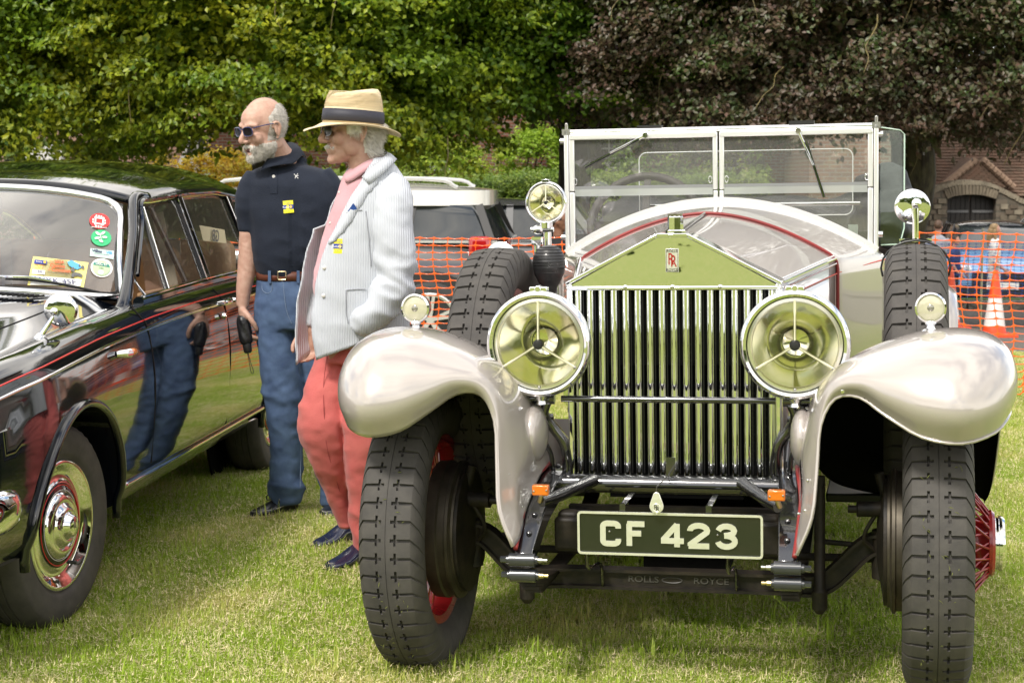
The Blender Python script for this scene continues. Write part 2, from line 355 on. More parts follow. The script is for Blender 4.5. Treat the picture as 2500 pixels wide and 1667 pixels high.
def scatter(name, x0, x1, y0, y1, dens, source, seed, smin, smax, thr=None, sheet_too=False):
    """a turf sheet that carries instances of a real tuft"""
    def xl(y): return x0 if x0 is not None else -1250 / FPX * y - .5
    def xr(y): return x1 if x1 is not None else 1250 / FPX * y + .5
    G = [[(xl(y) + (xr(y) - xl(y)) * t, y, float(ground_z(y)) + .003) for t in np.linspace(0, 1, 8)] for y in np.linspace(y0, y1, 24)]
    o = obj(name, MB().grid(G), lawn_soil, kind='stuff', angle=180, fixn=False)
    ng = bpy.data.node_groups.new(name, 'GeometryNodeTree'); ng.interface.new_socket('Geometry', in_out='INPUT', socket_type='NodeSocketGeometry'); ng.interface.new_socket('Geometry', in_out='OUTPUT', socket_type='NodeSocketGeometry')
    n = ng.nodes; l = ng.links; gi = n.new('NodeGroupInput'); go = n.new('NodeGroupOutput'); dp = n.new('GeometryNodeDistributePointsOnFaces'); dp.inputs['Density'].default_value = dens; dp.inputs['Seed'].default_value = seed
    oi = n.new('GeometryNodeObjectInfo'); oi.inputs[0].default_value = source; oi.transform_space = 'ORIGINAL'; oi.inputs['As Instance'].default_value = True
    ip = n.new('GeometryNodeInstanceOnPoints'); rv = n.new('FunctionNodeRandomValue'); rv.data_type = 'FLOAT_VECTOR'; rv.inputs[0].default_value = (-.08, -.08, 0); rv.inputs[1].default_value = (.08, .08, 6.283)
    rs = n.new('FunctionNodeRandomValue'); rs.data_type = 'FLOAT'; rs.inputs[2].default_value = smin; rs.inputs[3].default_value = smax; rs.inputs['Seed'].default_value = 5
    jn = n.new('GeometryNodeJoinGeometry')
    l.new(gi.outputs[0], dp.inputs['Mesh']); l.new(dp.outputs['Points'], ip.inputs['Points']); l.new(oi.outputs['Geometry'], ip.inputs['Instance']); l.new(rv.outputs[0], ip.inputs['Rotation']); l.new(rs.outputs[1], ip.inputs['Scale'])
    if sheet_too: l.new(gi.outputs[0], jn.inputs[0])
    l.new(ip.outputs[0], jn.inputs[0]); l.new(jn.outputs[0], go.inputs[0])
    if thr is not None:   # patchiness
        nz_ = n.new('ShaderNodeTexNoise'); nz_.inputs['Scale'].default_value = 1.3; ps = n.new('GeometryNodeInputPosition'); l.new(ps.outputs[0], nz_.inputs[0]); mr = n.new('ShaderNodeMapRange'); mr.inputs['From Min'].default_value = thr; mr.inputs['From Max'].default_value = thr + .1; mr.inputs['To Max'].default_value = dens
        l.new(nz_.outputs[0], mr.inputs[0]); l.new(mr.outputs[0], dp.inputs['Density'])
    m_ = o.modifiers.new('scatter', 'NODES'); m_.node_group = ng; return o
scatter('short_grass', None, None, 4.0, 15.2, 58, src, 3, .75, 1.25, sheet_too=True)
scatter('rough_grass', None, None, 4.0, 12, 20, src2, 9, .6, 1.25, thr=.48)
scatter('long_grass', None, None, 4.3, 10, 1.6, src3, 21, .6, 1.15)
# longer unmown grass by the saloon's front tyre, and a few flowering stems
b = MB()
for k in range(900):
    px, py = random.uniform(-60, 520), 0; d = ray(px, random.gauss(1560, 55)); p = CAMP + d * (-CAM_H / d[2]); a = random.random() * 6.28; h = random.uniform(.03, .085) * (1.15 if 280 < px < 430 else .9); s_ = np.array((-sin(a), cos(a), 0)) * .0017; q = np.array((cos(a), sin(a), 0)) * h * random.uniform(.2, .7)
    b.add([p - s_, p + s_, p + s_ * .7 + q * .35 + (0, 0, h * .6), p - s_ * .7 + q * .35 + (0, 0, h * .6), p + q + (0, 0, h)], [(0, 1, 2, 3), (3, 2, 4)])
for (px, py, hh, ln) in ((345, 1275, .17, .02), (560, 1150, .12, .05), (625, 1130, .13, .03), (1365, 1500, .17, .06), (1420, 1490, .15, .02), (1960, 1580, .16, -.09), (2470, 1500, .20, .03), (2440, 1480, .18, .02), (2490, 1420, .2, .0), (1380, 1560, .1, .03), (900, 1230, .1, .05)):
    d = ray(px, py); p = CAMP + d * (-CAM_H / d[2]); b.tube([p, p + np.array((ln * .3, 0, hh * .6)), p + np.array((ln, 0, hh))], [.0013, .0011, .0008], 5, smooth=3); b.ell(p + np.array((ln, 0, hh)), (.0028, .0028, .007), seg=6, rg=4)
obj('unmown_grass', b, gmat, kind='stuff', angle=0, fixn=False)
# ================================================================ trees, bushes, hedge
def leafmat(name, cols, transl=.42, rough=.42, spec=.45): return posmat(name, cols, (.9, 9), rough=rough, transl=transl, thr=((.42, .60), (.36, .66)), spec=spec)
lm_green = leafmat('hornbeam_leaf', ((.25, .36, .018), (.47, .48, .026), (.065, .14, .012)))  # leaf tones mixed by noise; the yellow also paints highlights of lit clumps
lm_green2 = leafmat('hornbeam_leaf_deeper', ((.16, .28, .02), (.34, .40, .025), (.05, .12, .012)))
lm_dark = leafmat('dark_leaf', ((.03, .065, .012), (.06, .11, .018), (.02, .04, .01)))
lm_beech = leafmat('copper_beech_leaf', ((.050, .060, .020), (.055, .11, .02), (.15, .085, .065)), transl=.3, rough=.42, spec=.5)
lm_lime = leafmat('lime_green_leaf', ((.38, .52, .05), (.52, .58, .08), (.2, .34, .03)), transl=.5)
lm_gold = leafmat('golden_leaf', ((.55, .45, .03), (.42, .46, .04), (.5, .28, .02)), transl=.5)
lm_hedge = leafmat('hedge_leaf', ((.15, .25, .025), (.26, .33, .04), (.07, .13, .015)), transl=.3)
bark = posmat('tree_bark', ((.055, .045, .033), (.085, .078, .045), (.03, .025, .02)), (1.5, 14), bump=.03, bscale=12, stretch=(1, 1, .35))
twigm = posmat('lichened_twig', ((.20, .17, .09), (.27, .21, .08), (.13, .11, .06)), (6, 30))
def leaves(cent, per, R_, thick, size, out, seed, updir=.75, droop=.35):
    """cent (n,3) clump centres with outward directions out (n,3) -> leaf mesh arrays (two folded triangles a leaf)"""
    g = np.random.default_rng(seed); n = len(cent); N_ = n * per
    c = np.repeat(cent, per, 0); o = np.repeat(out, per, 0); rr = np.repeat(R_, per)
    a = g.random(N_) * 2 * pi; r = rr * np.sqrt(g.random(N_)); side = np.stack([-o[:, 1], o[:, 0], np.zeros(N_)], 1); side /= np.linalg.norm(side, axis=1, keepdims=True) + 1e-9
    oh = np.stack([side[:, 1], -side[:, 0], np.zeros(N_)], 1); oh *= np.sign((oh * o).sum(1, keepdims=True) + 1e-9)
    u = r * np.cos(a); v = r * np.sin(a)
    p = c + side * u[:, None] * 1.15 + oh * v[:, None] * .9; p[:, 2] += g.normal(0, 1, N_) * thick * rr - droop * v + -.25 * u * u / rr
    nn = np.stack([g.normal(0, .55, N_), g.normal(0, .55, N_), np.full(N_, updir)], 1) + o * .55; nn /= np.linalg.norm(nn, axis=1, keepdims=True)
    t = np.cross(nn, g.normal(0, 1, (N_, 3))); t /= np.linalg.norm(t, axis=1, keepdims=True); b = np.cross(nn, t); s = size * (.65 + .7 * g.random(N_))[:, None]
    fold = nn * s * .12
    V = np.stack([p - t * s * .5, p + b * s * .30 + fold, p + t * s * .5, p - b * s * .30 + fold], 1).reshape(-1, 3)
    i = np.arange(N_)[:, None] * 4; F = np.concatenate([i + np.array([[0, 1, 2]]), i + np.array([[0, 2, 3]])], 1).reshape(-1, 3)
    return V, F
def crown_pts(n, c, r, seed, zmin, shell=(.62, 1.0), front=.75, p=2.6, zmax=99):
    g = np.random.default_rng(seed); P = []; O = []
    while len(P) < n:
        d = g.normal(0, 1, 3); d /= np.linalg.norm(d)
        if d[1] > .1 and g.random() < front: d[1] = -abs(d[1])
        q = d / (np.sum(np.abs(d) ** p) ** (1 / p)); bump = 1 + .10 * noise.noise(Vector((d[0] * 3 + seed, d[1] * 3, d[2] * 4))) + .06 * noise.noise(Vector((d[0] * 8, d[1] * 8 + seed, d[2] * 9)))
        k = shell[0] + (shell[1] - shell[0]) * g.random() ** .5; pt = np.array(c) + q * np.array(r) * k * bump
        zl = zmin(pt[0]) if callable(zmin) else zmin
        if pt[2] < zl or pt[2] > zmax: continue
        P.append(pt); O.append(d)
    return np.array(P), np.array(O)
def branch(b, p0, p1, r0, r1, wob=.12, n=6, seed=0):
    g = random.Random(seed); p0, p1 = np.array(p0, float), np.array(p1, float); L_ = np.linalg.norm(p1 - p0); P = [p0 + (p1 - p0) * t + np.array([g.uniform(-1, 1) for _ in range(3)]) * wob * L_ * sin(pi * t) * .6 for t in np.linspace(0, 1, n)]
    b.tube(P, list(np.linspace(r0, r1, n)), 9, smooth=3); return P
def tree(name, label, X, Y, tr, c, r, nfront, m, seed, zmin, per=125, size=.068, Rc=(.22, .42), nback=400, group=None, twigs=0, lean=0, limbs=9, thick=.16, toph=None, zvis=4.6):
    gz = float(ground_z(Y)); t = empty(name, label, 'tree', (X, Y, gz), group=group); off = np.array((X, Y, gz))
    P, O = crown_pts(nfront, c, r, seed, zmin, zmax=zvis); Rr = np.random.default_rng(seed + 1).uniform(*Rc, len(P)); V, F = leaves(P, per, Rr, thick, size, O, seed)
    P2, O2 = crown_pts(nback, c, r, seed + 5, zvis - .4, shell=(.3, 1.), front=.3); R2 = np.random.default_rng(seed + 2).uniform(.5, .8, len(P2)); V2, F2 = leaves(P2, 70, R2, .3, size * 2.1, O2, seed + 7)
    P3, O3 = crown_pts(int(nfront * .5), c, r, seed + 8, (lambda x: (zmin(x) if callable(zmin) else zmin) + .15), shell=(.25, .75), zmax=zvis); R3 = np.full(len(P3), .5); V3, F3 = leaves(P3, 70, R3, .5, size * 1.7, O3, seed + 9)
    V_ = np.concatenate([V, V2, V3]) - off; F_ = np.concatenate([F, F2 + len(V), F3 + len(V) + len(V2)])
    me = fast_mesh('crown', V_, F_); me.materials.append(m); obj('crown', me, None, t)
    b = MB(); top = np.array(c) - off + (0, 0, r[2] * .55); g = random.Random(seed)
    T = branch(b, (0, 0, -.2), (lean, 0, top[2]), tr, tr * .3, .05, 8, seed); b2 = MB()
    # root flare
    obj('trunk', b, bark, t, angle=180)
    for k in range(limbs):
        i = g.randint(3, 6); s = T[i]; a = g.uniform(-pi, 0) if g.random() < .7 else g.uniform(0, pi); q = s + np.array((cos(a) * r[0] * .8, sin(a) * r[1] * .8, g.uniform(-.3, 1.6))); q[2] = max(q[2], 3.1 - gz)
        bb = MB(); PP = branch(bb, s, q, tr * .38, .025, .14, 7, seed + k)
        for kk in range(4): j = g.randint(2, 5); branch(bb, PP[j], PP[j] + np.array((g.uniform(-1, 1), g.uniform(-1.2, .3), g.uniform(-.6, .6))), .03, .008, .2, 5, seed + kk * 7 + k)
        obj('limb', bb, bark, t, angle=180)
    if twigs:
        bb = MB(); g = random.Random(seed + 3)
        for k in range(twigs):
            i = g.randrange(len(P)); s = P[i] * 1.0 + O[i] * .12 - off
            if s[2] + gz > 3.6: continue
            branch(bb, s + (0, 0, .3), s + np.array((g.uniform(-.35, .35), g.uniform(-.2, .1), g.uniform(-.45, -.05))), .0075, .003, .12, 5, seed + k)
        obj('twigs', bb, twigm, t, angle=180, kind='stuff')
    return t
tree('hornbeam_tree', 'yellow-green leafy tree at the far left above the dark saloon roof', -6.6, 21.0, .28, (-6.3, 20.3, 4.3), (3.3, 2.7, 3.1), 620, lm_green, 3, lambda x: 1.74 + .12 * sin(x * 3.1), group='broad green trees behind the parked cars', twigs=14, limbs=10)
tree('hornbeam_tree', 'broad green tree directly behind the bearded man in navy', -2.7, 20.6, .30, (-2.4, 19.9, 4.3), (3.3, 2.7, 3.1), 620, lm_green, 13, lambda x: 1.74 + .14 * sin(x * 2.3 + 1) + .40 * max(0, 1 - abs(x + 3.2) / 1.3), group='broad green trees behind the parked cars', twigs=14, limbs=10)
tree('hornbeam_tree', 'deep green tree between the straw hat and the tourer windscreen', .75, 21.5, .26, (.0, 20.6, 4.4), (2.7, 2.5, 3.1), 430, lm_green2, 23, lambda x: 2.22 + .14 * sin(x * 2.7), group='broad green trees behind the parked cars', twigs=6)
tree('copper_beech_tree', 'copper beech with purplish leaves and thick trunk behind the tourer', 4.75, 21.2, .34, (4.1, 20.2, 4.5), (4.6, 2.8, 3.1), 900, lm_beech, 33, lambda x: 1.88 + .15 * sin(x * 2.1) + .16 * min(1, max(0, x - 4.6)), twigs=90, limbs=12, lean=-.1, size=.062, thick=.2, per=150)
for k, (X, Y, rx, m_) in enumerate(((-10, 36, 5, lm_dark), (1.6, 36, 5, lm_dark), (5.2, 37, 5, lm_dark), (14.5, 41, 4.5, lm_dark))):
    tree('shade_tree', ['dark tree seen through gaps at far left', 'dark tree filling the gap behind the deep green tree', 'dark tree filling the gaps behind the copper beech', 'dark tree above the tiled roof at the right edge'][k], X, Y, .25, (X, Y, 6.6), (rx, 2.8, 4.2), 330, m_, 50 + k * 3, 2.35, per=90, size=.12, Rc=(.4, .7), nback=220, limbs=4, group='dark trees farther back', zvis=6)
def bush(name, label, cat, c, r, n, m, seed, per=90, size=.07, Rc=(.15, .3), stems=5):
    gz = float(ground_z(c[1])); t = empty(name, label, cat, (c[0], c[1], gz)); off = np.array((c[0], c[1], gz)); P, O = crown_pts(n, c, r, seed, c[2] - r[2] * 1.1, shell=(.5, 1), front=.7, p=2.2)
    Rr = np.random.default_rng(seed).uniform(*Rc, len(P)); V, F = leaves(P, per, Rr, .25, size, O, seed); me = fast_mesh('foliage', V - off, F); me.materials.append(m); obj('foliage', me, None, t)
    g = random.Random(seed)
    for k in range(stems): b = MB(); branch(b, (g.uniform(-.15, .15), 0, -.1), (g.uniform(-.7, .7) * r[0], g.uniform(-.5, .5) * r[1], c[2] - gz + g.uniform(-.2, .6) * r[2]), .03, .01, .15, 6, seed + k); obj('stem', b, bark, t, angle=180)
bush('golden_shrub', 'golden yellow shrub behind the saloon roof beside the bearded man', 'shrub', (-4.6, 26.5, 1.15), (1.15, .8, .72), 110, lm_gold, 71)
bush('climbing_shrub', 'lime green climber on the brick house left of the spot lamp', 'shrub', (-1.35, 31, 1.65), (.95, .5, .52), 90, lm_lime, 81); bush('climbing_shrub', 'lime green climber reaching up beside the tourer windscreen post', 'shrub', (.42, 31, 1.75), (.62, .5, .62), 70, lm_lime, 85)
bush('climbing_shrub', 'green climber seen through the tourer windscreen', 'shrub', (3.1, 31, 1.6), (1.6, .5, .6), 90, lm_green2, 88)
bush('garden_shrub', 'green shrub seen through the saloon side windows', 'shrub', (-5.9, 23.5, 1.15), (1.2, .5, .75), 90, lm_hedge, 89)
# belt of trees on the far side of the common, behind the photographer (it shows only in reflections)
g = np.random.default_rng(77); n = 1500; xs = g.uniform(-75, 75, n); P = np.stack([xs, -58 + g.uniform(-3, 3, n), 5.5 + 5.2 * (g.random(n) * 2 - 1) * (1 + .25 * np.sin(xs * .21))], 1); O = np.stack([g.normal(0, .3, n), np.ones(n), g.normal(.3, .3, n)], 1); O /= np.linalg.norm(O, axis=1, keepdims=True)
V, F = leaves(P, 26, np.full(n, 2.0), .5, 1.1, O, 7); me = fast_mesh('far_treeline', V, F); me.materials.append(lm_green2); obj('far_treeline', me, None, kind='stuff')
# clipped hedge
g = np.random.default_rng(5); n = 2600; gz = -1.0; xs = g.uniform(-7, 4.2, n); top_ = g.random(n) < .45; P = np.stack([xs, np.where(top_, g.uniform(29.2, 30.2, n), 29.2), np.where(top_, 1.38, g.uniform(-.2, 1.38, n))], 1); P[:, 2] += .05 * np.sin(xs * 1.7); O = np.stack([g.normal(0, .3, n), -np.ones(n), g.normal(.3, .3, n)], 1); O /= np.linalg.norm(O, axis=1, keepdims=True)
V, F = leaves(P, 34, np.full(n, .16), .45, .05, O, 6, droop=.1); hd_ = empty('clipped_hedge', 'clipped green hedge behind the white-roofed car', 'hedge', (-1.4, 29.7, gz)); me = fast_mesh('foliage', V - np.array((-1.4, 29.7, gz)), F); me.materials.append(lm_hedge); obj('foliage', me, None, hd_)
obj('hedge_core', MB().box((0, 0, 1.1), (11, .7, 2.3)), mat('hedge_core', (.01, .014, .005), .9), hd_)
# ================================================================ houses, walls, gateway
def brickmat(name, c1, c2, mortar, sx=1.0, bw=.225, bh=.075, ms=.012, rough=.9):
    if name in MATS: return MATS[name]
    m = bpy.data.materials.new(name); m.use_nodes = True; MATS[name] = m; nt = m.node_tree; N = nt.nodes; L = nt.links; b = N['Principled BSDF']; tc = N.new('ShaderNodeTexCoord'); mp = N.new('ShaderNodeMapping'); mp.inputs['Rotation'].default_value = (pi / 2, 0, 0)
    br = N.new('ShaderNodeTexBrick'); br.inputs['Color1'].default_value = (*c1, 1); br.inputs['Color2'].default_value = (*c2, 1); br.inputs['Mortar'].default_value = (*mortar, 1); br.inputs['Scale'].default_value = 1; br.inputs['Mortar Size'].default_value = ms; br.inputs['Brick Width'].default_value = bw; br.inputs['Row Height'].default_value = bh
    sp = N.new('ShaderNodeSeparateXYZ'); cb = N.new('ShaderNodeCombineXYZ'); L.new(tc.outputs['Object'], sp.inputs[0]); L.new(sp.outputs[0], cb.inputs[0]); L.new(sp.outputs[2], cb.inputs[1]); L.new(cb.outputs[0], br.inputs[0])
    n = N.new('ShaderNodeTexNoise'); n.inputs['Scale'].default_value = 3; n.inputs['Detail'].default_value = 5; L.new(tc.outputs['Object'], n.inputs[0]); x = N.new('ShaderNodeMix'); x.data_type = 'RGBA'; x.blend_type = 'MULTIPLY'; x.inputs[0].default_value = .7; L.new(br.outputs[0], x.inputs[6]); cr_ = N.new('ShaderNodeMapRange'); cr_.inputs['To Min'].default_value = .5; cr_.inputs['To Max'].default_value = 1.3; L.new(n.outputs[0], cr_.inputs[0]); L.new(cr_.outputs[0], x.inputs[7])
    L.new(x.outputs[2], b.inputs['Base Color']); b.inputs['Roughness'].default_value = rough; bp = N.new('ShaderNodeBump'); bp.inputs['Distance'].default_value = .012; bp.invert = True; L.new(br.outputs['Fac'], bp.inputs['Height']); L.new(bp.outputs[0], b.inputs['Normal']); return m
brick = brickmat('red_brick', (.30, .115, .07), (.22, .085, .055), (.30, .25, .2)); brick2 = brickmat('old_garden_brick', (.26, .15, .10), (.19, .12, .085), (.26, .23, .18))
ragstone = brickmat('rubble_stone', (.16, .13, .095), (.10, .082, .06), (.09, .08, .06), bw=.30, bh=.13, ms=.02)
white_r = mat('white_render', (.72, .71, .68), .8, var=.12, vscale=2); white_p = mat('white_window_paint', (.78, .78, .76), .45); pane_m = mat('dark_window_pane', (.02, .022, .025), .06, coat=1)
tile_m = mat('clay_tile', (.21, .115, .078), .9, var=.3, vscale=5, col2=(.12, .088, .06), detail=6); tile_l = mat('hip_tile', (.33, .22, .15), .85, var=.35, vscale=6); oak = mat('black_oak', (.02, .016, .013), .6, var=.4, vscale=8)
def window(par, x, y, z, w_, h_, nx=2, ny=3):
    f = obj('window', MB().box((x, y - .02, z + h_ / 2), (w_, .05, .05)).box((x, y - .02, z - h_ / 2), (w_, .05, .05)).box((x - w_ / 2, y - .02, z), (.05, .05, h_ + .05)).box((x + w_ / 2, y - .02, z), (.05, .05, h_ + .05)), white_p, par)
    obj('pane', MB().box((x, y + .0, z), (w_ - .04, .01, h_ - .04)), pane_m, f)
    for k in range(1, nx): obj('glazing_bar', MB().box((x - w_ / 2 + w_ * k / nx, y - .012, z), (.022, .02, h_ - .04)), white_p, f)
    for k in range(1, ny): obj('glazing_bar', MB().box((x, y - .014, z - h_ / 2 + h_ * k / ny), (w_ - .04, .02, .022)), white_p, f)
    obj('window_sill', MB().box((x, y - .05, z - h_ / 2 - .05), (w_ + .14, .12, .05)), white_p, f)
def tiled(par, o, ux, uv, nx, ny, m, tw=.18, th=.14, name='tiles', skip=None):
    """courses of overlapping tiles over a slope: o corner, ux along, uv up the slope"""
    b = MB(); ux = nrm(ux); uv = nrm(uv); nn = nrm(np.cross(ux, uv)); nn = nn if nn[2] > 0 else -nn; g = random.Random(3)
    for j in range(ny):
        for i in range(nx):
            c = np.array(o, float) + ux * (i + (.5 if j % 2 else 0)) * tw + uv * j * th
            if skip and skip(i, j): continue
            dz = g.uniform(.0, .012); hw_ = tw * .48; P = [c - ux * hw_ + nn * (.03 + dz), c + ux * hw_ + nn * (.03 + dz * .4), c + ux * hw_ + uv * th * 1.25 + nn * .004, c - ux * hw_ + uv * th * 1.25 + nn * .004]; Q = [p - nn * .014 for p in P[:2]]
            b.add(P + Q, [(0, 1, 2, 3), (0, 4, 5, 1)])
    return obj(name, b, m, par, angle=0, fixn=False, kind='stuff')
# centre brick house
h1 = empty('brick_house', 'red brick house with white casement windows behind the hedge', 'house', (1.5, 42, -1.6)); L1 = lambda px, py, Y=42: at(px, py, Y) - np.array((1.5, 42, -1.6))
obj('wall', MB().box((-1.5, 3, 3.6), (14.5, 6, 7.2)), brick, h1)
for px, py in ((984, 372), (1072, 382)):
    q = L1(px, py); window(h1, q[0], -.03, q[2], .42, .52, 2, 3)
for px in (1500, 1760, 1990): q = L1(px, 375); window(h1, q[0], -.03, q[2], .8, .7, 3, 3)
q = L1(1372, 400); obj('downpipe', MB().cyl((q[0], -.08, 0), (q[0], -.08, 7), .06), oak, h1)
obj('roof', MB().prism([(-.6, 7.1), (6.6, 7.1), (3, 9.6)], -9.1, 6.1, 'yz').xf(Matrix.Identity(4)), tile_m, h1)
obj('door', MB().box((L1(1150, 400)[0], -.02, 1.3), (1, .1, 2.4)), oak, h1)
# left house with white gable
h2 = empty('timbered_cottage', 'cottage with white timbered gable and tiled roof behind the golden shrub', 'house', (-10.3, 44, -1.6)); L2 = lambda px, py, Y=44: at(px, py, Y) - np.array((-10.3, 44, -1.6))
obj('wall', MB().box((0, 2.5, 1.4), (9.5, 5, 3.0)), brick2, h2)
obj('roof', MB().prism([(-.4, 2.8), (5.4, 2.8), (2.5, 5.6)], -5, 5, 'yz'), tile_m, h2)
q = L2(492, 395); b = MB().prism([(q[0] - .55, .2), (q[0] + .42, .2), (q[0] + .42, q[2] + .1), (q[0] + .12, q[2] + .75), (q[0] - .12, q[2] + .75), (q[0] - .55, q[2] - .2)], -.6, -.1); obj('gable', b, white_r, h2)
for x0, z0, x1, z1 in ((-.35, 0, -.05, .7), (.42, .1, .12, .75), (.1, 0, .08, .7)): obj('timber', MB().bar((q[0] + x0, -.63, q[2] + z0 - .2), (q[0] + x1, -.63, q[2] + z1), .09, .04, up=(0, 1, 0)), oak, h2)
q = L2(120, 392); obj('porch_wall', MB().box((q[0], -.3, q[2] - .8), (1.0, .5, 2.4)), white_r, h2)
q = L2(40, 470); obj('rendered_wall', MB().box((q[0] + 1.2, -.5, q[2] - .6), (4.6, .4, 2.0)), white_r, h2)
tiled(h2, (-4.6, -.62, 2.62), (1, 0, 0), (0, 2.9, 2.8), 52, 14, tile_m)
# garden wall with pier, seen through the saloon
gw = empty('garden_wall', 'old brick garden wall with capped pier, seen through the saloon windows', 'wall', (-6.5, 26.4, -.5))
obj('wall', MB().box((0, 0, .72), (9, .24, 1.5)), brick2, gw); obj('coping', MB().box((0, 0, 1.5), (9, .30, .07)), kerbm, gw)
pr_ = obj('pier', MB().box((1.15, -.15, .95), (.46, .46, 2.0)), brick2, gw); obj('pier_cap', MB().box((1.15, -.15, 1.98), (.56, .56, .09)), kerbm, pr_)
# right: tiled outbuilding, stone wall and arched gateway
Yw = 35.0; gzw = -1.2; o3 = np.array((9.2, Yw, gzw)); L3 = lambda px, py, dy=0: at(px, py, Yw + dy) - o3
wl = empty('stone_gateway', 'old stone wall with curved top and black double gate', 'wall', tuple(o3))
topc = [(2255, 480), (2275, 470), (2300, 458), (2330, 450), (2365, 447), (2400, 450), (2430, 460), (2460, 474), (2500, 494), (2560, 515), (2700, 520)]
gate = [(2313, 620), (2313, 486), (2330, 479), (2365, 475), (2400, 477), (2432, 486), (2432, 620)]
T_ = [L3(*p) for p in topc]; Gt = [L3(*p) for p in gate]; base = 0
poly = [(T_[0][0], base)] + [(p[0], p[2]) for p in T_] + [(T_[-1][0], base), (Gt[-1][0], base)] + [(p[0], p[2]) for p in Gt[::-1][1:-1]] + [(Gt[0][0], base)]
b = MB(); n = len(poly); b.add([(x, 0, z) for x, z in poly] + [(x, .45, z) for x, z in poly], [tuple(range(n)), tuple(range(2 * n - 1, n - 1, -1))] + [(i, (i + 1) % n, (i + 1) % n + n, i + n) for i in range(n)])
obj('wall', b, ragstone, wl, angle=20)
cp = cr_interp(T_, 58)
for i in range(57):   # coping stones, each its own
    a_, c_ = cp[i], cp[i + 1]
    if np.linalg.norm(c_ - a_) < .01: continue
    m_ = (a_ + c_) / 2; d = c_ - a_; s_ = obj('coping_stone', MB().bar(a_ + d * .04 + (0, .22, random.uniform(0, .02)), c_ - d * .04 + (0, .22, random.uniform(0, .02)), .5, .10), mat('coping_grey', (.27, .23, .165), .9, var=.45, vscale=5), wl)
ga = cr_interp([p for p in Gt[1:-1]], 19)
for i in range(18):
    a_, c_ = ga[i], ga[i + 1]; d = c_ - a_; n_ = np.array((-d[2], 0, d[0])); n_ = n_ / np.linalg.norm(n_); n_ = n_ if n_[2] > 0 else -n_
    P = [a_ + d * .06, c_ - d * .06, c_ - d * .06 + n_ * .19, a_ + d * .06 + n_ * .19]; b = MB(); b.add([p + (0, -.03, 0) for p in P] + [p + (0, .2, 0) for p in P], [(0, 1, 2, 3), (7, 6, 5, 4), (0, 4, 5, 1), (1, 5, 6, 2), (2, 6, 7, 3), (3, 7, 4, 0)]); obj('arch_stone', b, mat('arch_stone_grey', (.20, .165, .115), .9, var=.5, vscale=4), wl)
# rubble stones standing proud of the face, where near enough to tell apart
g = random.Random(9)
for j in range(14):
    for i in range(26):
        x = T_[0][0] + .1 + i * .19 + (.09 if j % 2 else 0) + g.uniform(-.02, .02); z = .95 + j * .11
        zt_ = np.interp(x, [p[0] for p in T_], [p[2] for p in T_]) - .12
        if z > zt_ or (Gt[0][0] - .12 < x < Gt[-1][0] + .12 and z < 2.45): continue
        o_ = obj('stone', MB().box((x, -.005, z), (g.uniform(.12, .175), .05, g.uniform(.07, .10))), [MATS['arch_stone_grey'], mat('stone_brown', (.13, .10, .07), .9, var=.4, vscale=5), MATS['coping_grey']][g.randrange(3)], wl)
x0, x1 = Gt[0][0], Gt[-1][0]
for s in (0, 1):
    xa, xb = (x0, (x0 + x1) / 2 - .01) if s == 0 else ((x0 + x1) / 2 + .01, x1); lf = obj('gate_leaf', MB().box(((xa + xb) / 2, .25, 1.2), (xb - xa, .05, 2.4)), oak, wl)
    for z in (1.25, 1.62, 1.95): obj('gate_rail', MB().box(((xa + xb) / 2, .21, z), (xb - xa - .05, .04, .05)), mat('grey_rail', (.12, .12, .12), .5), lf)
    for k in range(5): obj('gate_plank', MB().box((xa + (k + .5) * (xb - xa) / 5, .222, 1.2), ((xb - xa) / 5 - .02, .02, 2.4)), oak, lf)
ob = empty('tiled_outbuilding', 'low building with mossy clay tile roof and hip ridges behind the stone gateway', 'building', (10.6, 37.5, -1.2)); o4 = np.array((10.6, 37.5, -1.2))
obj('wall', MB().box((0, 2.6, 1.15), (7.5, 5, 2.3)), ragstone, ob)
obj('roof', MB().prism([(-.45, 2.15), (.3, 2.15), (3.2, 4.6), (3.0, 4.6)], -4.1, 4.1, 'yz'), tile_m, ob)
tiled(ob, (-4.0, -.52, 2.22), (1, 0, 0), (0, 3.5, 2.47), 46, 30, tile_m, .175, .115)
Q = [at(px, py, 37.0) - o4 for px, py in ((2298, 457), (2383, 390), (2475, 460))]
g2 = MB(); g2.add([Q[0], Q[1], Q[2], Q[1] + (0, 2.2, .15)], [(0, 1, 2), (0, 3, 1), (1, 3, 2)]); hp = obj('hipped_gablet', g2, tile_m, ob, angle=0)
for a_, c_ in ((Q[0], Q[1]), (Q[1] + (.12, 0, 0), Q[2])):
    for k in range(9):
        u0, u1 = k / 9, (k + .93) / 9; obj('hip_tile', MB().tube([a_ + (c_ - a_) * u0 + (0, -.03, 0), a_ + (c_ - a_) * u1 + (0, -.03, .01)], [.085, .075], 8), tile_l, ob)
# rows of tiles on the gablet face
b = MB()
for j in range(13):
    z = Q[0][2] + j * (Q[1][2] - Q[0][2]) / 14; f_ = j / 14; xa = Q[0][0] + (Q[1][0] - Q[0][0]) * f_; xb = Q[2][0] + (Q[1][0] - Q[2][0]) * f_; x = xa
    while x < xb - .05: w_ = min(.16, xb - x); b.add([(x + .004, -.035 + Q[0][1] - random.uniform(0, .012), z), (x + w_ - .008, -.035 + Q[0][1], z), (x + w_ - .008, -.006 + Q[0][1], z + .055), (x + .004, -.006 + Q[0][1], z + .055)], [(0, 1, 2, 3)]); x += w_
obj('gablet_tiles', b, tile_m, ob, angle=0, kind='stuff', fixn=False)
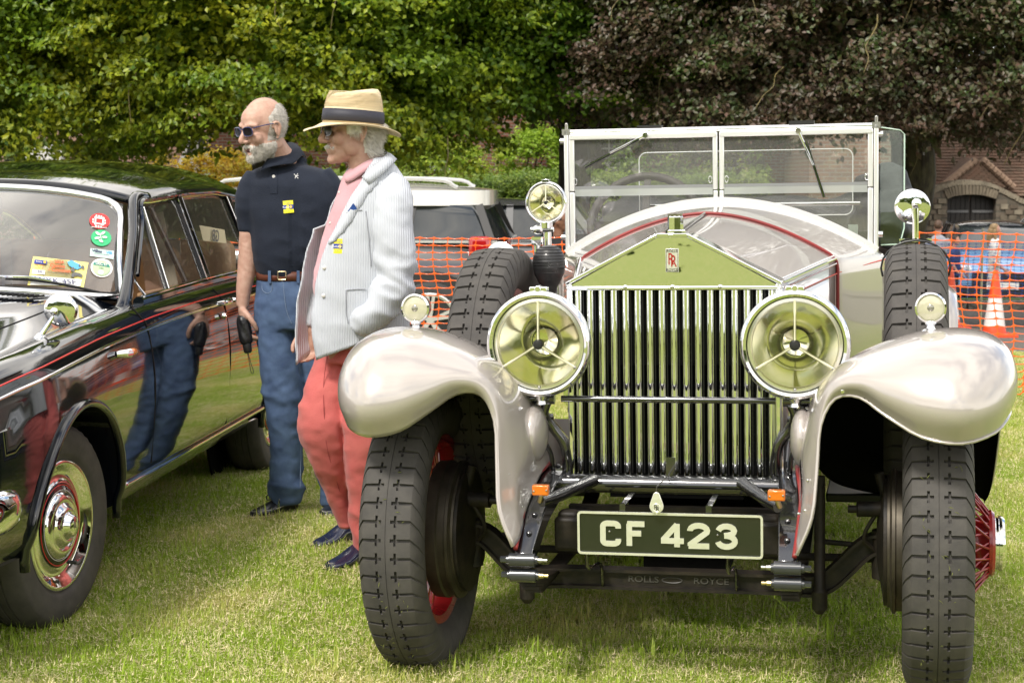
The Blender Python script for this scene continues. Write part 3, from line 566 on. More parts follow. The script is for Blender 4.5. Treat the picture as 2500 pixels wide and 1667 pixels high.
# brick pillar building seen through the tourer's side glass
q = at(2215, 420, 33); bp_ = empty('brick_lodge', 'brick lodge with stone quoins seen behind the side glass', 'building', (q[0], 33, -1.1)); obj('wall', MB().box((-.75, 1.5, 2.6), (2.2, 3, 5.2)), brick2, bp_)
for k in range(8): obj('quoin', MB().box((.22, -.02, 1.9 + k * .32), (.30 if k % 2 else .22, .08, .26)), mat('quoin_stone', (.42, .34, .2), .85, var=.2, vscale=4), bp_)
# ================================================================ materials shared by the cars
chrome = mat('chrome', (.86, .87, .88), .045, 1., rvar=.02, var=.05, vscale=5)
chrome_wavy = mat('polished_radiator_chrome', (.84, .85, .84), .035, 1., bump=.0030, bscale=6)
steel = mat('dull_steel', (.5, .49, .46), .35, 1., var=.4, vscale=30)
brass = mat('brass_fitting', (.62, .5, .3), .3, 1.)
rubber = mat('tyre_rubber', (.050, .047, .045), .7, spec=.25, var=.45, vscale=14, bump=.0006, bscale=300, col2=(.080, .074, .067))
rubber_dark = mat('black_rubber', (.014, .014, .014), .45, var=.3, vscale=20)
red_paint = mat('red_wheel_paint', (.30, .012, .014), .25, coat=.5, var=.3, vscale=12)
red_trim = mat('red_piping', (.26, .02, .018), .45, var=.3)
beige = mat('greige_coachwork', (.405, .365, .34), .30, metal=.18, coat=1., var=.04, vscale=2)
beige.node_tree.nodes['Principled BSDF'].inputs['Coat IOR'].default_value = 1.75
blk = mat('black_enamel', (.008, .008, .009), .2, coat=1., var=.2, vscale=9)
blk.node_tree.nodes['Principled BSDF'].inputs['Coat IOR'].default_value = 1.8
oily = mat('oily_black_iron', (.010, .0095, .009), .5, spec=.25, var=.6, vscale=18, bump=.001, bscale=70, col2=(.035, .028, .02))
under = mat('underbody_black', (.004, .004, .004), .9, spec=.05)
core = mat('radiator_core', (.004, .004, .004), .6)
lamp_glass = glassmat('lamp_glass', (.97, .97, .9), refl=1.0)
reflector = mat('pale_yellow_reflector', (1.0, .96, .80), .11, 1., var=.12, vscale=14)  # mirror metal tinted pale yellow
sidelens = mat('side_lamp_lens', (.55, .53, .38), .12, coat=1., var=.25, vscale=30)
amber = mat('amber_lens', (.62, .15, .008), .15, coat=1., bump=.002, bscale=90)
window_glass = glassmat('windscreen_glass', (.93, .95, .93), refl=1.3, haze=.13, hazecol=(.50, .49, .47))
wing_glass = glassmat('clear_glass', (.84, .90, .86), refl=.25)
hood_cloth = mat('black_hood_cloth', (.006, .006, .007), .6, var=.4, vscale=10, bump=.003, bscale=20)
leather = mat('pale_leather', (.42, .33, .29), .45, var=.2, vscale=6)
plate_blk = mat('number_plate_black', (.012, .014, .01), .18, coat=.6)
alu = mat('polished_aluminium', (.80, .79, .72), .25, .6, bump=.003, bscale=30)
red_enamel = mat('red_enamel', (.32, .01, .01), .3, coat=.5)
dark_letter = mat('engraved_dark', (.03, .03, .03), .4)
wood_dark = mat('steering_rim', (.022, .017, .015), .6)
frame_chrome = mat('satin_frame_chrome', (.82, .82, .82), .35, .7)
# ================================================================ vintage tourer
PO, PYAW, PROLL = (.479, 5.05, 0), -12.5, -1.0
PF = Frame(PO, PYAW, PROLL)
car = empty('vintage_tourer', 'greige vintage open tourer with tall chrome radiator and plate CF 423', 'vintage car', PO)
car.rotation_euler = PF.M.to_euler()
def tyre_mesh(name, R=.42, tw=.070, sw=.0945, nb=50, rim=.285):
    half = [(.058, rim, 0, 0), (.082, rim + .022, 0, 0), (sw, R - .078, .0, 0), (.094, R - .055, .0016, 0), (.088, R - .034, .003, 0), (.079, R - .018, .006, 0),
            (tw, R - .0075, .008, 0), (.0695, R - .0072, .008, 0), (.045, R - .003, .011, 0), (.031, R - .0015, .011, 0), (.0300, R - .0015, .011, .011), (.0238, R - .001, .011, .011),
            (.0235, R - .001, .010, 0), (.0135, R - .0005, .010, 0), (.0130, R - .0005, 0, 0), (.0012, R, 0, 0), (.0008, R - .002, 0, 0)]
    prof = half + [(-a, b, c, d) for a, b, c, d in half[::-1]]
    fr = [(0, 1, 1), (.15, 1, 1), (.17, 0, 1), (.36, 0, 1), (.375, 0, 0), (.74, 0, 0), (.755, 0, 1), (.98, 0, 1)]
    V = []; K = len(prof); n = nb * len(fr)
    for b in range(nb):
        for q, g, l in fr:
            for x, r, tg, lg in prof:
                tt = (b + q) / nb * 2 * pi
                if abs(x) > tw * 1.02: tt += (abs(x) - tw) * 3.0 + max(0, R - .03 - r) * 1.6   # sidewall ribs sweep back
                rr = r - (max(tg * g, lg * l))
                xx = x - (np.sign(x) * .0016 * g if abs(x) > .075 and tg else 0)
                V.append((xx, rr * cos(tt), rr * sin(tt)))
    i = np.arange(n)[:, None]; j = np.arange(K - 1)[None, :]; a = i * K + j; b = ((i + 1) % n) * K + j
    F = np.stack([a, a + 1, b + 1, b], -1).reshape(-1, 4)
    me = fast_mesh(name, V, F, True); me.set_sharp_from_angle(angle=radians(32)); return me
TYRE = tyre_mesh('tyre_tread'); TYRE.materials.append(rubber)
def wheel(parent, x, y, z, s, name='wheel', brake=True, knock=True):
    """s=+1: outboard side is +x"""
    W = obj(name, MB().lathe([(.262, -.055), (.285, -.060), (.292, -.052), (.287, -.040), (.272, -.036), (.262, -.02), (.258, 0), (.262, .02), (.272, .036), (.287, .040), (.292, .052), (.285, .060), (.262, .055), (.250, .02), (.246, 0), (.250, -.02), (.262, -.055)],
                             (x, y, z), (1, 0, 0), 64), red_paint, parent)
    t = bpy.data.objects.new('tyre', TYRE); C.objects.link(t); t.parent = W; t.location = (x, y, z); t.rotation_euler = (random.random() * 6, 0, 0)
    b = MB()
    b.lathe([(.0, .16), (.088, .16), (.094, .152), (.094, .143), (.086, .138), (.066, .10), (.060, .02), (.062, -.03), (.08, -.045), (.085, -.06), (.0, -.06)], (x, y, z), (s, 0, 0), 40)
    obj('hub', b, red_paint, W)
    b = MB()
    for k in range(20):
        for (r0, h0, r1, h1, da) in ((.088, .142, .262, .012, .32), (.088, .147, .262, .016, -.32), (.080, -.045, .262, -.012, .30)):
            a0 = 2 * pi * k / 20 + (.1 if da > 0 else 0); a1 = a0 + da
            b.cyl((x + s * h0, y + r0 * cos(a0), z + r0 * sin(a0)), (x + s * h1, y + r1 * cos(a1), z + r1 * sin(a1)), .0032, seg=5)
    o = obj('spokes', b, red_paint, W, kind='stuff')
    if knock:
        b = MB().lathe([(.0, .192), (.05, .192), (.072, .187), (.078, .18), (.078, .172), (.074, .170), (.074, .163), (.082, .160), (.082, .154)], (x, y, z), (s, 0, 0), 40)
        obj('hub_cap', b, chrome, W)
    if brake:
        b = MB().lathe([(.0, -.045), (.195, -.045), (.205, -.05), (.207, -.085), (.200, -.09), (.2, -.11), (.207, -.113), (.207, -.122), (.19, -.128), (.19, -.135), (.0, -.14)], (x, y, z), (s, 0, 0), 56)
        obj('brake_drum', b, mat('worn_brake_drum', (.11, .095, .07), .5, metal=.6, var=.6, vscale=10, col2=(.04, .033, .025)), W)
        b = MB().lathe([(.186, -.136), (.186, -.145), (.12, -.155), (.06, -.165), (.0, -.165)], (x, y, z), (s, 0, 0), 40)
        b.cyl((x - s * .14, y - .05, z + .10), (x - s * .22, y - .06, z + .10), .022); b.cyl((x - s * .22, y - .06, z + .10), (x - s * .245, y - .06, z + .10), .011)
        b.cyl((x - s * .14, y - .03, z + .13), (x - s * .16, y - .03, z + .20), .014)
        b.cyl((x - s * .15, y, z - .11), (x - s * .15, y, z + .03), .03)
        b.tube([(x - s * .16, y - .06, z + .1), (x - s * .2, y - .05, z + .02), (x - s * .17, y - .02, z - .03)], .006, smooth=4)
        obj('brake_backplate', b, oily, W)
    return W
for sx in (-1, 1):
    w_ = wheel(car, sx * .755, 0, .41, sx)
    wheel(car, sx * .755, 3.75, .41, sx, brake=False)
# bits of mown grass sticking to the front tyres
b = MB()
for sx in (-1, 1):
    for k in range(26):
        a = random.uniform(-.95, .75); x = sx * .755 + random.uniform(-.06, .06); R = .4225
        p = np.array((x, -R * cos(a), .41 + R * sin(a))); d = nrm((random.uniform(-1, 1), sin(a) * random.uniform(-1, 1), random.uniform(-1, 1)))
        q = p + d * random.uniform(.006, .02); q[1] = min(q[1], p[1] - .0005); m_ = (p + q) / 2 + np.array((.0015, -.0015, .001))
        b.add([p, m_, q], [(0, 1, 2)]); b.add([p, m_ + np.array((-.002, 0, .002)), q], [(0, 1, 2)])
obj('grass_clippings', b, mat('dry_clippings', (.28, .30, .09), .8, var=.5, vscale=60), car, angle=0, kind='stuff')
# ---- front wings
def wing_grid():
    S = [  # rows: front lip -> rear ; columns: outer edge -> crown -> inner apron   (x outward, y, z)
        [(.918, -.10, .80), (.905, -.26, .80), (.868, -.385, .775), (.79, -.455, .757), (.70, -.445, .772), (.62, -.415, .822), (.55, -.375, .868), (.485, -.355, .862), (.447, -.36, .79), (.437, -.385, .67), (.425, -.42, .55), (.386, -.43, .452)],
        [(.928, -.10, .84), (.918, -.29, .85), (.872, -.43, .845), (.79, -.505, .84), (.70, -.49, .85), (.62, -.45, .878), (.55, -.405, .905), (.482, -.37, .888), (.442, -.35, .81), (.425, -.355, .68), (.41, -.375, .56), (.380, -.385, .465)],
        [(.932, -.09, .88), (.922, -.27, .905), (.876, -.385, .925), (.79, -.455, .94), (.70, -.445, .94), (.62, -.415, .94), (.55, -.375, .94), (.475, -.34, .912), (.430, -.31, .83), (.405, -.30, .69), (.398, -.33, .585), (.382, -.34, .487)],
        [(.932, -.06, .91), (.915, -.19, .955), (.87, -.28, .99), (.79, -.33, 1.008), (.70, -.33, 1.005), (.62, -.305, .99), (.55, -.27, .97), (.475, -.24, .925), (.42, -.22, .84), (.388, -.21, .71), (.390, -.24, .60), (.385, -.27, .525)],
        [(.930, .03, .915), (.912, -.02, .965), (.865, -.08, 1.008), (.79, -.11, 1.027), (.70, -.11, 1.02), (.62, -.10, .995), (.54, -.08, .955), (.46, -.06, .89), (.40, -.05, .80), (.375, -.04, .70), (.377, -.05, .65), (.372, -.08, .607)],
        [(.928, .20, .86), (.912, .19, .915), (.865, .18, .955), (.79, .17, .972), (.70, .17, .962), (.62, .17, .935), (.54, .17, .89), (.46, .17, .82), (.41, .17, .74), (.38, .17, .67), (.365, .17, .62), (.357, .17, .585)],
        [(.925, .42, .70), (.91, .42, .74), (.865, .42, .775), (.79, .42, .79), (.70, .42, .782), (.62, .42, .76), (.54, .42, .73), (.46, .42, .69), (.41, .42, .65), (.38, .42, .61), (.365, .42, .59), (.357, .42, .575)],
        [(.915, .66, .47), (.905, .66, .50), (.865, .66, .525), (.79, .66, .535), (.70, .66, .535), (.62, .66, .53), (.54, .66, .53), (.46, .66, .53), (.41, .66, .53), (.38, .66, .54), (.365, .66, .55), (.357, .66, .56)],
        [(.905, .90, .37), (.90, .90, .385), (.865, .90, .395), (.79, .90, .40), (.70, .90, .40), (.62, .90, .40), (.54, .90, .41), (.46, .90, .43), (.41, .90, .46), (.38, .90, .50), (.365, .90, .53), (.357, .90, .55)]]
    G = [cr_interp(r, 67) for r in S]
    G = np.array(G); return [cr_interp(G[:, j], 57) for j in range(G.shape[1])]
WG = np.array(wing_grid()).transpose(1, 0, 2)
for sx in (-1, 1):
    G = WG.copy(); k_ = np.clip((G[:, :, 0] - .60) / .33, 0, 1); G[:, :, 0] += k_ * (.034 if sx > 0 else -.008); G[:, :, 2] += k_ * (.008 if sx > 0 else 0); G[:, :, 0] *= sx
    o = obj('front_wing', MB().grid(G), [beige, under], car, angle=180)
    q = mod_solid(o, .006, 1 if sx < 0 else -1); q.modifiers[0].material_offset = 0
    # rolled lip edge
    lip = G[0]; obj('wing_edge', MB().tube(lip[::2], .0045, 8), beige, o, angle=180)
    # dark underside of the wing: inner liner a little inside
    L = MB(); Gi = G.copy(); Gi[:, :, 2] -= .020; Gi[:, :, 1] += .024 * (Gi[:, :, 1] < .0); Gi[:, :, 0] *= .992
    L.grid(Gi[3:]); obj('wing_liner', L, under, o, angle=180)
    # running board and rear wing
    rb = MB().box((sx * .66, 1.75, .37), (.50, 1.75, .03)); mod_bevel(obj('running_board', rb, [rubber_dark], car), .006)
    R_ = []
    for k in range(25):
        a = pi * (1.02 - k / 24 * 1.0); R_.append([(sx * (.755 + dx), 3.75 + cos(a) * (.50 + dr), .41 + sin(a) * (.50 + dr)) for dx, dr in ((.17, -.07), (.165, -.02), (.12, .01), (.05, .022), (-.05, .022), (-.13, .01), (-.17, -.02), (-.2, -.03))])
    mod_solid(obj('rear_wing', MB().grid(R_), beige, car, angle=180), .005)
    # red piping where the wing meets the frame
    obj('piping', MB().tube([(sx * .364, .0, .618), (sx * .376, -.12, .600), (sx * .386, -.20, .563), (sx * .386, -.28, .525), (sx * .383, -.36, .478), (sx * .380, -.42, .445)], .0065, 8, smooth=5), red_trim, car, angle=180)
    # bolt heads on the apron
    b = MB()
    for k in (12, 20, 30, 40, 48):
        pass
    # teardrop bulge over the steering/damper box
    b = MB().ell((sx * .385, -.10, .72), (.035, .10, .085), seg=20, rg=14); obj('wing_bulge', b, beige, o, angle=180)
    b = MB()
    for (bx, by, bz) in ((.412, -.345, .64), (.405, -.36, .56), (.396, -.375, .50), (.43, -.33, .74), (.40, -.28, .60), (.385, -.30, .54)):
        b.ell((sx * bx, by - .004, bz), (.004, .004, .004), seg=8, rg=5)
    obj('rivets', b, chrome, o, kind='stuff')
    b = MB().ell((sx * .505, -.372, .885), (.006, .004, .008), seg=10, rg=6); obj('wing_bolt', b, chrome, o)
# ---- chassis
b = MB()
for sx in (-1, 1):
    path = [(.340, .9, .60), (.340, .25, .60), (.340, 0, .606), (.346, -.13, .583), (.354, -.22, .545), (.357, -.30, .50), (.360, -.37, .455), (.361, -.41, .43)]
    pr = cr_interp(path, 40); R_ = []
    for i, p in enumerate(pr):
        t = nrm(pr[min(i + 1, 39)] - pr[max(i - 1, 0)]); up = nrm(np.cross(np.cross(t, (0, 0, 1)), t)); f = i / 39; hw = .031 - .006 * f; th = .09 - .05 * f
        R_.append([(sx * (p + (hw * a) * np.array((1, 0, 0)) + up * c)[0], *(p + up * c)[1:]) for a, c in ((-1, 0), (1, 0), (1, -th), (-1, -th))])
    c_ = MB().rings(R_); r_ = mod_bevel(obj('chassis_rail', c_, blk, car), .003)
    for (py_, pz_) in ((-.28, .514), (-.345, .474), (.0, .608), (-.07, .597)):
        obj('rivet', MB().ell((sx * (.340 - .05 * min(0, py_)), py_, pz_ + .001), (.0085, .0085, .006), seg=12, rg=6), blk, r_)
    # shackle bushes with nipples
    for (yy, zz) in ((-.415, .413), (-.405, .368)):
        c_ = MB().cyl((sx * .362 - .036, yy, zz), (sx * .362 + .036, yy, zz), .0190, seg=18)
        c_.cyl((sx * .362 - .044, yy, zz), (sx * .362 - .035, yy, zz), .012); c_.cyl((sx * .362 + .035, yy, zz), (sx * .362 + .044, yy, zz), .012)
        c_.cyl((sx * .362 + .044 * sx, yy, zz), (sx * .362 + sx * .062, yy, zz), .009, seg=6)
        s_ = obj('spring_shackle', c_, mat('grey_black_enamel', (.03, .032, .036), .25, coat=.6), r_)
        x0 = sx * .362 - sx * .044; c_ = MB().tube([(x0, yy, zz), (x0 - sx * .012, yy, zz), (x0 - sx * .014, yy, zz), (x0 - sx * .026, yy, zz)], [.007, .007, .0045, .0055], 10)
        obj('grease_nipple', c_, steel if zz > .4 else brass, s_)
    # leaf spring
    for k in range(6):
        yy = np.linspace(-.41 + k * .03, .72 - k * .05, 14); zz = .375 - .085 * (1 - ((yy - .1) / .55) ** 2) - k * .009
        c_ = MB(); P_ = [(sx * .362, a, max(z, .29)) for a, z in zip(yy, zz)]; c_.tube(P_, .0042, 4, sq=20, flat=6); obj('spring_leaf', c_, oily, car)
    # damper column seen behind each rail
    c_ = MB().tube([(sx * .430, -.045, .60), (sx * .430, -.045, .275), (sx * .430, -.045, .265), (sx * .430, -.045, .215), (sx * .430, -.045, .20)], [.016, .016, .023, .022, .01], 16)
    obj('damper', c_, oily, car)
    c_ = MB().box((sx * .285, -.06, .43), (.085, .16, .10)); c_.box((sx * .29, -.10, .48), (.06, .05, .03)); mod_bevel(obj('damper_box', c_, oily, car), .012, 3)
    # lamp post bracket
    c_ = MB().tube([(sx * .352, -.085, .812), (sx * .362, -.08, .775), (sx * .345, -.06, .735), (sx * .315, -.05, .69), (sx * .305, -.04, .64), (sx * .306, -.03, .585)], [.014, .013, .014, .015, .015, .016], 12, smooth=5)
    obj('lamp_bracket', c_, blk, car, angle=180)
    c_ = MB().tube([(sx * .385, -.085, .815), (sx * .386, -.08, .74), (sx * .372, -.07, .70), (sx * .352, -.05, .655), (sx * .346, -.04, .60)], .0075, 8, smooth=5)
    c_.cyl((sx * .392, -.1, .755), (sx * .392, -.06, .755), .011); c_.cyl((sx * .34, -.06, .765), (sx * .40, -.06, .755), .009)
    obj('lamp_stay', c_, blk, car, angle=180)
    c_ = MB().cyl((sx * .33, -.085, .82), (sx * .405, -.085, .82), .0165, seg=16); obj('bar_clamp', c_, blk, car)
    # steering / drop arm rods
    c_ = MB().tube([(sx * .44, .03, .395), (sx * .60, .02, .385)], .008); c_.ell((sx * .6, .02, .385), (.018,) * 3); c_.ell((sx * .61, .03, .33), (.035, .03, .05)); obj('kingpin', c_.cyl((sx * .635, 0, .29), (sx * .635, 0, .47), .028), oily, car)
    # indicator
    c_ = MB().box((sx * .327, -.318, .592), (.047, .026, .030)); i_ = mod_bevel(obj('indicator', c_, amber, car), .004, 2)
    obj('indicator_base', MB().box((sx * .327, -.302, .592), (.044, .008, .027)), rubber_dark, i_)
    obj('screw', MB().ell((sx * .327 - .018, -.332, .590), (.003, .002, .003), seg=8, rg=5), steel, i_)
    obj('screw', MB().ell((sx * .327 + .018, -.332, .593), (.003, .002, .003), seg=8, rg=5), steel, i_)
    obj('indicator_mount', MB().cyl((sx * .327, -.31, .578), (sx * .335, -.30, .555), .007, seg=10), brass, i_)
    c_ = MB().tube([(sx * .33, -.30, .555), (sx * .29, -.23, .562), (sx * .215, -.10, .585)], [.015, .018, .019], 14); obj('stay_tube', c_, blk, car)
b = MB().cyl((-.325, -.05, .566), (.325, -.05, .566), .0265, seg=28)
for x in (-.27, -.235, -.13, -.02, .02, .13, .235, .27): b.cyl((x - .004, -.05, .566), (x + .004, -.05, .566), .0285, seg=28)
obj('cross_tube', b, blk, car)
b = MB().cyl((-.31, -.085, .82), (.31, -.085, .82), .0095, seg=16); obj('lamp_bar', b, blk, car)
b = MB()
ax = [(-.66, 0, .375), (-.60, 0, .40), (-.555, 0, .385), (-.50, 0, .33), (-.45, 0, .285), (-.40, 0, .272), (-.3, 0, .275), (0, 0, .275), (.3, 0, .275), (.40, 0, .272), (.45, 0, .285), (.50, 0, .33), (.555, 0, .385), (.60, 0, .40), (.66, 0, .375)]
P_ = cr_interp(ax, 113); R_ = []
for i, p in enumerate(P_):
    t = nrm(P_[min(i + 1, 112)] - P_[max(i - 1, 0)]); n = np.array((-t[2], 0, t[0])); h = .030; g = np.array((0, 1, 0))
    R_.append([p + n * a + g * c for a, c in ((-h, -.028), (-h + .009, -.028), (-h + .011, -.012), (h - .011, -.012), (h - .009, -.028), (h, -.028), (h, .028), (h - .009, .028), (h - .011, .012), (-h + .011, .012), (-h + .009, .028), (-h, .028))])
axle = obj('front_axle', b.rings(R_), oily, car, angle=40)
cast = mat('cast_lettering', (.07, .066, .06), .42)
text_obj('lettering', 'ROLLS', .026, basis((-.085, -.0125, .276), (1, 0, 0), (0, 0, 1)), cast, axle, ext=.003, width=1.25)
text_obj('lettering', 'ROYCE', .026, basis((.115, -.0125, .276), (1, 0, 0), (0, 0, 1)), cast, axle, ext=.003, width=1.25)
e_ = [(.0 + .03 * cos(a), -.0135, .276 + .008 * sin(a)) for a in np.linspace(0, 2 * pi, 24, endpoint=False)]
obj('emblem', MB().tube(e_, .0016, 6, closed=True), cast, axle)
b = MB().box((0, 1.1, .42), (.46, .9, .16)); b.box((0, .5, .70), (.40, .8, .40)); b.box((0, 2.4, .5), (.7, 3.2, .12)); b.box((0, .55, .30), (.26, .5, .16)); obj('engine_block', b, under, car)
b = MB().tube([(-.6, .12, .33), (.6, .12, .33)], .012); obj('track_rod', b, oily, car)
b = MB().box((0, .02, .475), (.62, .03, .03)); b.tube([(-.28, -.02, .45), (0, .0, .40), (.28, -.02, .45)], .012, smooth=5); obj('apron_bracket', b, oily, car)
b = MB()
for x in (-.205, .19): b.tube([(x, -.29, .42), (x, -.26, .36), (x, -.06, .33), (x, -.03, .26), (x, .02, .24)], .005, 8, smooth=4)
for x in (-.1, .14): b.box((x, -.2, .55), (.016, .2, .004)); b.box((x, -.297, .53), (.016, .004, .05))
obj('plate_bracket', b, blk, car)
# ---- number plate
px0, px1, pz0, pz1, pyy = -.226, .289, .412, .533, -.306
b = MB().box(((px0 + px1) / 2, pyy + .004, (pz0 + pz1) / 2), (px1 - px0, .003, pz1 - pz0)); np_ = mod_bevel(obj('number_plate', b, plate_blk, car), .001)
rc = lambda x0, x1, z0, z1, r, n=5: [(x0 + r - r * cos(a), z0 + r - r * sin(a)) for a in np.linspace(0, pi / 2, n)] + [(x1 - r + r * sin(a), z0 + r - r * cos(a)) for a in np.linspace(0, pi / 2, n)] + [(x1 - r + r * cos(a), z1 - r + r * sin(a)) for a in np.linspace(0, pi / 2, n)] + [(x0 + r - r * sin(a), z1 - r + r * cos(a)) for a in np.linspace(0, pi / 2, n)]
P_ = [(x, pyy, z) for x, z in rc(px0 + .003, px1 - .003, pz0 + .003, pz1 - .003, .008)]
obj('plate_border', MB().ribbon(P_, .0065, .004, (0, -1, 0), closed=True), alu, np_)
def arc(cx, cz, rx, rz, a0, a1, n=9): return [(cx + rx * cos(radians(a)), cz + rz * sin(radians(a))) for a in np.linspace(a0, a1, n)]
GL = {  # strokes in a cell 0.6 wide x 1 high (centre lines)
    'C': [[(.52, .28)] + arc(.38, .20, .14, .13, 0, -90, 5) + arc(.20, .20, .13, .13, -90, -180, 5) + arc(.20, .80, .13, .13, 180, 90, 5) + arc(.38, .80, .14, .13, 90, 0, 5) + [(.52, .72)]],
    'F': [[(.10, 0), (.10, .93)], [(.04, .93), (.56, .93)], [(.1, .53), (.46, .53)]],
    '4': [[(.42, 0), (.42, .98)], [(.42, .95), (.06, .30)], [(.0, .26), (.60, .26)]],
    '2': [[(.08, .70)] + arc(.30, .72, .22, .21, 175, -20, 10) + [(.09, .14), (.09, .07)], [(.04, .07), (.57, .07)]],
    '3': [[(.08, .74)] + arc(.30, .74, .21, .19, 165, -80, 10) + [(.24, .53)], [(.24, .53), (.30, .53)] + arc(.30, .30, .23, .23, 80, -165, 12) + [(.07, .27)]]}
cx = px0 + .0725; H_ = .0665; z0 = pz0 + .0265
for ch, cx, gs in (('C', .065, .096), ('F', .1366, .093), ('4', .2345, .106), ('2', .3065, .108), ('3', .385, .101)):
    cx += px0
    b = MB()
    for k, st in enumerate(GL[ch]): b.ribbon([(cx + x * gs, pyy + .0008, z0 + z * H_) for x, z in st], .0158, .0032 + k * .0004, (0, -1, 0))
    obj('plate_character', b, alu, np_, label='character ' + ch + ' in polished aluminium')
for x in (-.055, .165):
    obj('plate_screw', MB().ell((px0 + .09 if x < 0 else .165, pyy - .001, .477 if x < 0 else .475), (.003, .002, .003), seg=8, rg=5), steel, np_)
# pear-shaped club badge hanging from the tube
b = MB()
pr = [(0., -.0325), (.003, -.0315), (.0035, -.0265)] + [(.0195 * cos(a), -.0075 + .0195 * sin(a)) for a in np.linspace(-1.3, .35, 12)] + [(.0095 * cos(a), .0225 + .0095 * sin(a)) for a in np.linspace(.35, 1.57, 7)]
out_ = [(x, z + .563) for x, z in pr] + [(-x, z + .563) for x, z in pr[::-1][1:-1]]
b.prism(out_, -.332, -.327); o = mod_bevel(obj('pear_badge', b, alu, car), .0015)
obj('badge_chain', MB().tube([(0, -.329, .597), (.001, -.33, .61), (0, -.1, .60), (0, -.08, .59)], .002, 6), steel, o)
obj('badge_rim', MB().tube([(.011 * cos(a), -.3325, .552 + .011 * sin(a)) for a in np.linspace(0, 2 * pi, 20, endpoint=False)], .0009, 6, closed=True), alu, o)
text_obj('monogram', 'R', .018, basis((-.002, -.3325, .553), (1, 0, 0), (0, 0, 1)), dark_letter, o, ext=.0006)
text_obj('monogram', 'R', .018, basis((.003, -.3335, .549), (1, 0, 0), (0, 0, 1)), dark_letter, o, ext=.0006)
obj('badge_stalk', MB().box((.008, -.08, .625), (.028, .004, .055)), blk, car)
# ---- radiator
yr = .06
rad = obj('radiator_shell', MB(), chrome, car)
b = MB()
hw, zs, zp, hf, zb = .317, 1.150, 1.293, .046, .572
outl = [(-hw, zb), (hw, zb), (hw, zs), (hf, zp), (-hf, zp), (-hw, zs)]
# surround columns, sill and lintel
def rbar(x0, z0, x1, z1, w, y0=yr - .012, y1=yr + .10):
    d = nrm(np.array((x1 - x0, 0, z1 - z0))); n = np.array((-d[2], 0, d[0])) * w / 2; P = [np.array((x0, 0, z0)) - n, np.array((x1, 0, z1)) - n, np.array((x1, 0, z1)) + n, np.array((x0, 0, z0)) + n]
    return [(p[0], p[2]) for p in P]
for sx in (-1, 1):
    b = MB().prism([(sx * (hw - .018), zb), (sx * hw, zb), (sx * hw, zs - .004), (sx * (hw - .018), zs - .004)], yr - .008, yr + .10); mod_bevel(obj('shell_column', b, chrome_wavy, rad), .005, 3)
    b = MB().prism([(sx * hf, zp), (sx * (hw + .002), zs + .001), (sx * (hw + .002), zs - .012), (sx * hf, zp - .014)], yr - .012, yr + .11)
    mod_bevel(obj('pediment_edge', b, chrome, rad), .003, 2)
b = MB().prism([(-hf, zp), (hf, zp), (hf, zp - .012), (-hf, zp - .012)], yr - .012, yr + .11); mod_bevel(obj('pediment_edge', b, chrome, rad), .002)
b = MB().prism([(-hw + .008, zs - .011), (hw - .008, zs - .011), (hf, zp - .012), (-hf, zp - .012)], yr - .006, yr + .09); obj('pediment', b, chrome_wavy, rad)
b = MB().box((0, yr + .02, zs - .0175), (hw * 2, .064, .013)); mod_bevel(obj('lintel', b, chrome, rad), .0045, 3)
b = MB().box((0, yr + .02, zb - .004), (hw * 2 - .04, .05, .006)); obj('sill_strip', b, steel, rad)
for x in (-.14, 0, .14): obj('lintel_pin', MB().ell((x, yr - .010, zs - .0135), (.008, .006, .006), seg=10, rg=6), chrome, rad)
obj('radiator_core', MB().box((0, yr + .075, .85), (.60, .03, .58)), core, rad)
b = MB()   # honeycomb behind the shutters
for i in range(17):
    for j in range(46):
        x = -.2965 + i * .0371 + (.0045 if j % 2 else 0); b.cyl((x, yr + .052, .583 + j * .0122), (x, yr + .062, .583 + j * .0122), .0046, seg=6)
obj('honeycomb', b, mat('honeycomb_black', (.02, .02, .02), .4, metal=.5), rad, kind='stuff')
for i in range(17):
    x = -.285 + i * .0358
    sec = [(-.0105, .020), (-.0120, .006), (-.0112, .0005), (-.0092, -.0042), (-.0060, -.0075), (-.0022, -.0092), (.0022, -.0092), (.0060, -.0075), (.0092, -.0042), (.0112, .0005), (.0120, .006), (.0105, .020), (0, .012)]
    R_ = [[(x + a, yr + .012 + c, z) for a, c in sec] for z in (zb + .003, zb + .012, .85, zs - .03, zs - .0225)]
    obj('radiator_vane', MB().rings(R_), chrome_wavy, rad, angle=50)
    obj('vane_edge', MB().box((x + .0150, yr + .018, .856), (.0018, .012, .555)), mat('dark_shutter_edge', (.05, .05, .05), .3, metal=.8), rad)
# filler cap
b = MB().lathe([(0, .0), (.030, .0), (.030, .006), (.0235, .010), (.0235, .046), (.021, .05), (0, .05)], (.004, yr + .045, zp), (0, 0, 1), 8)
cap = obj('filler_cap', b, chrome, car, angle=20); obj('cap_top', MB().cyl((.004, yr + .045, zp + .05), (.004, yr + .045, zp + .056), .022, seg=8), mat('cap_bronze', (.2, .19, .12), .4, metal=1), cap)
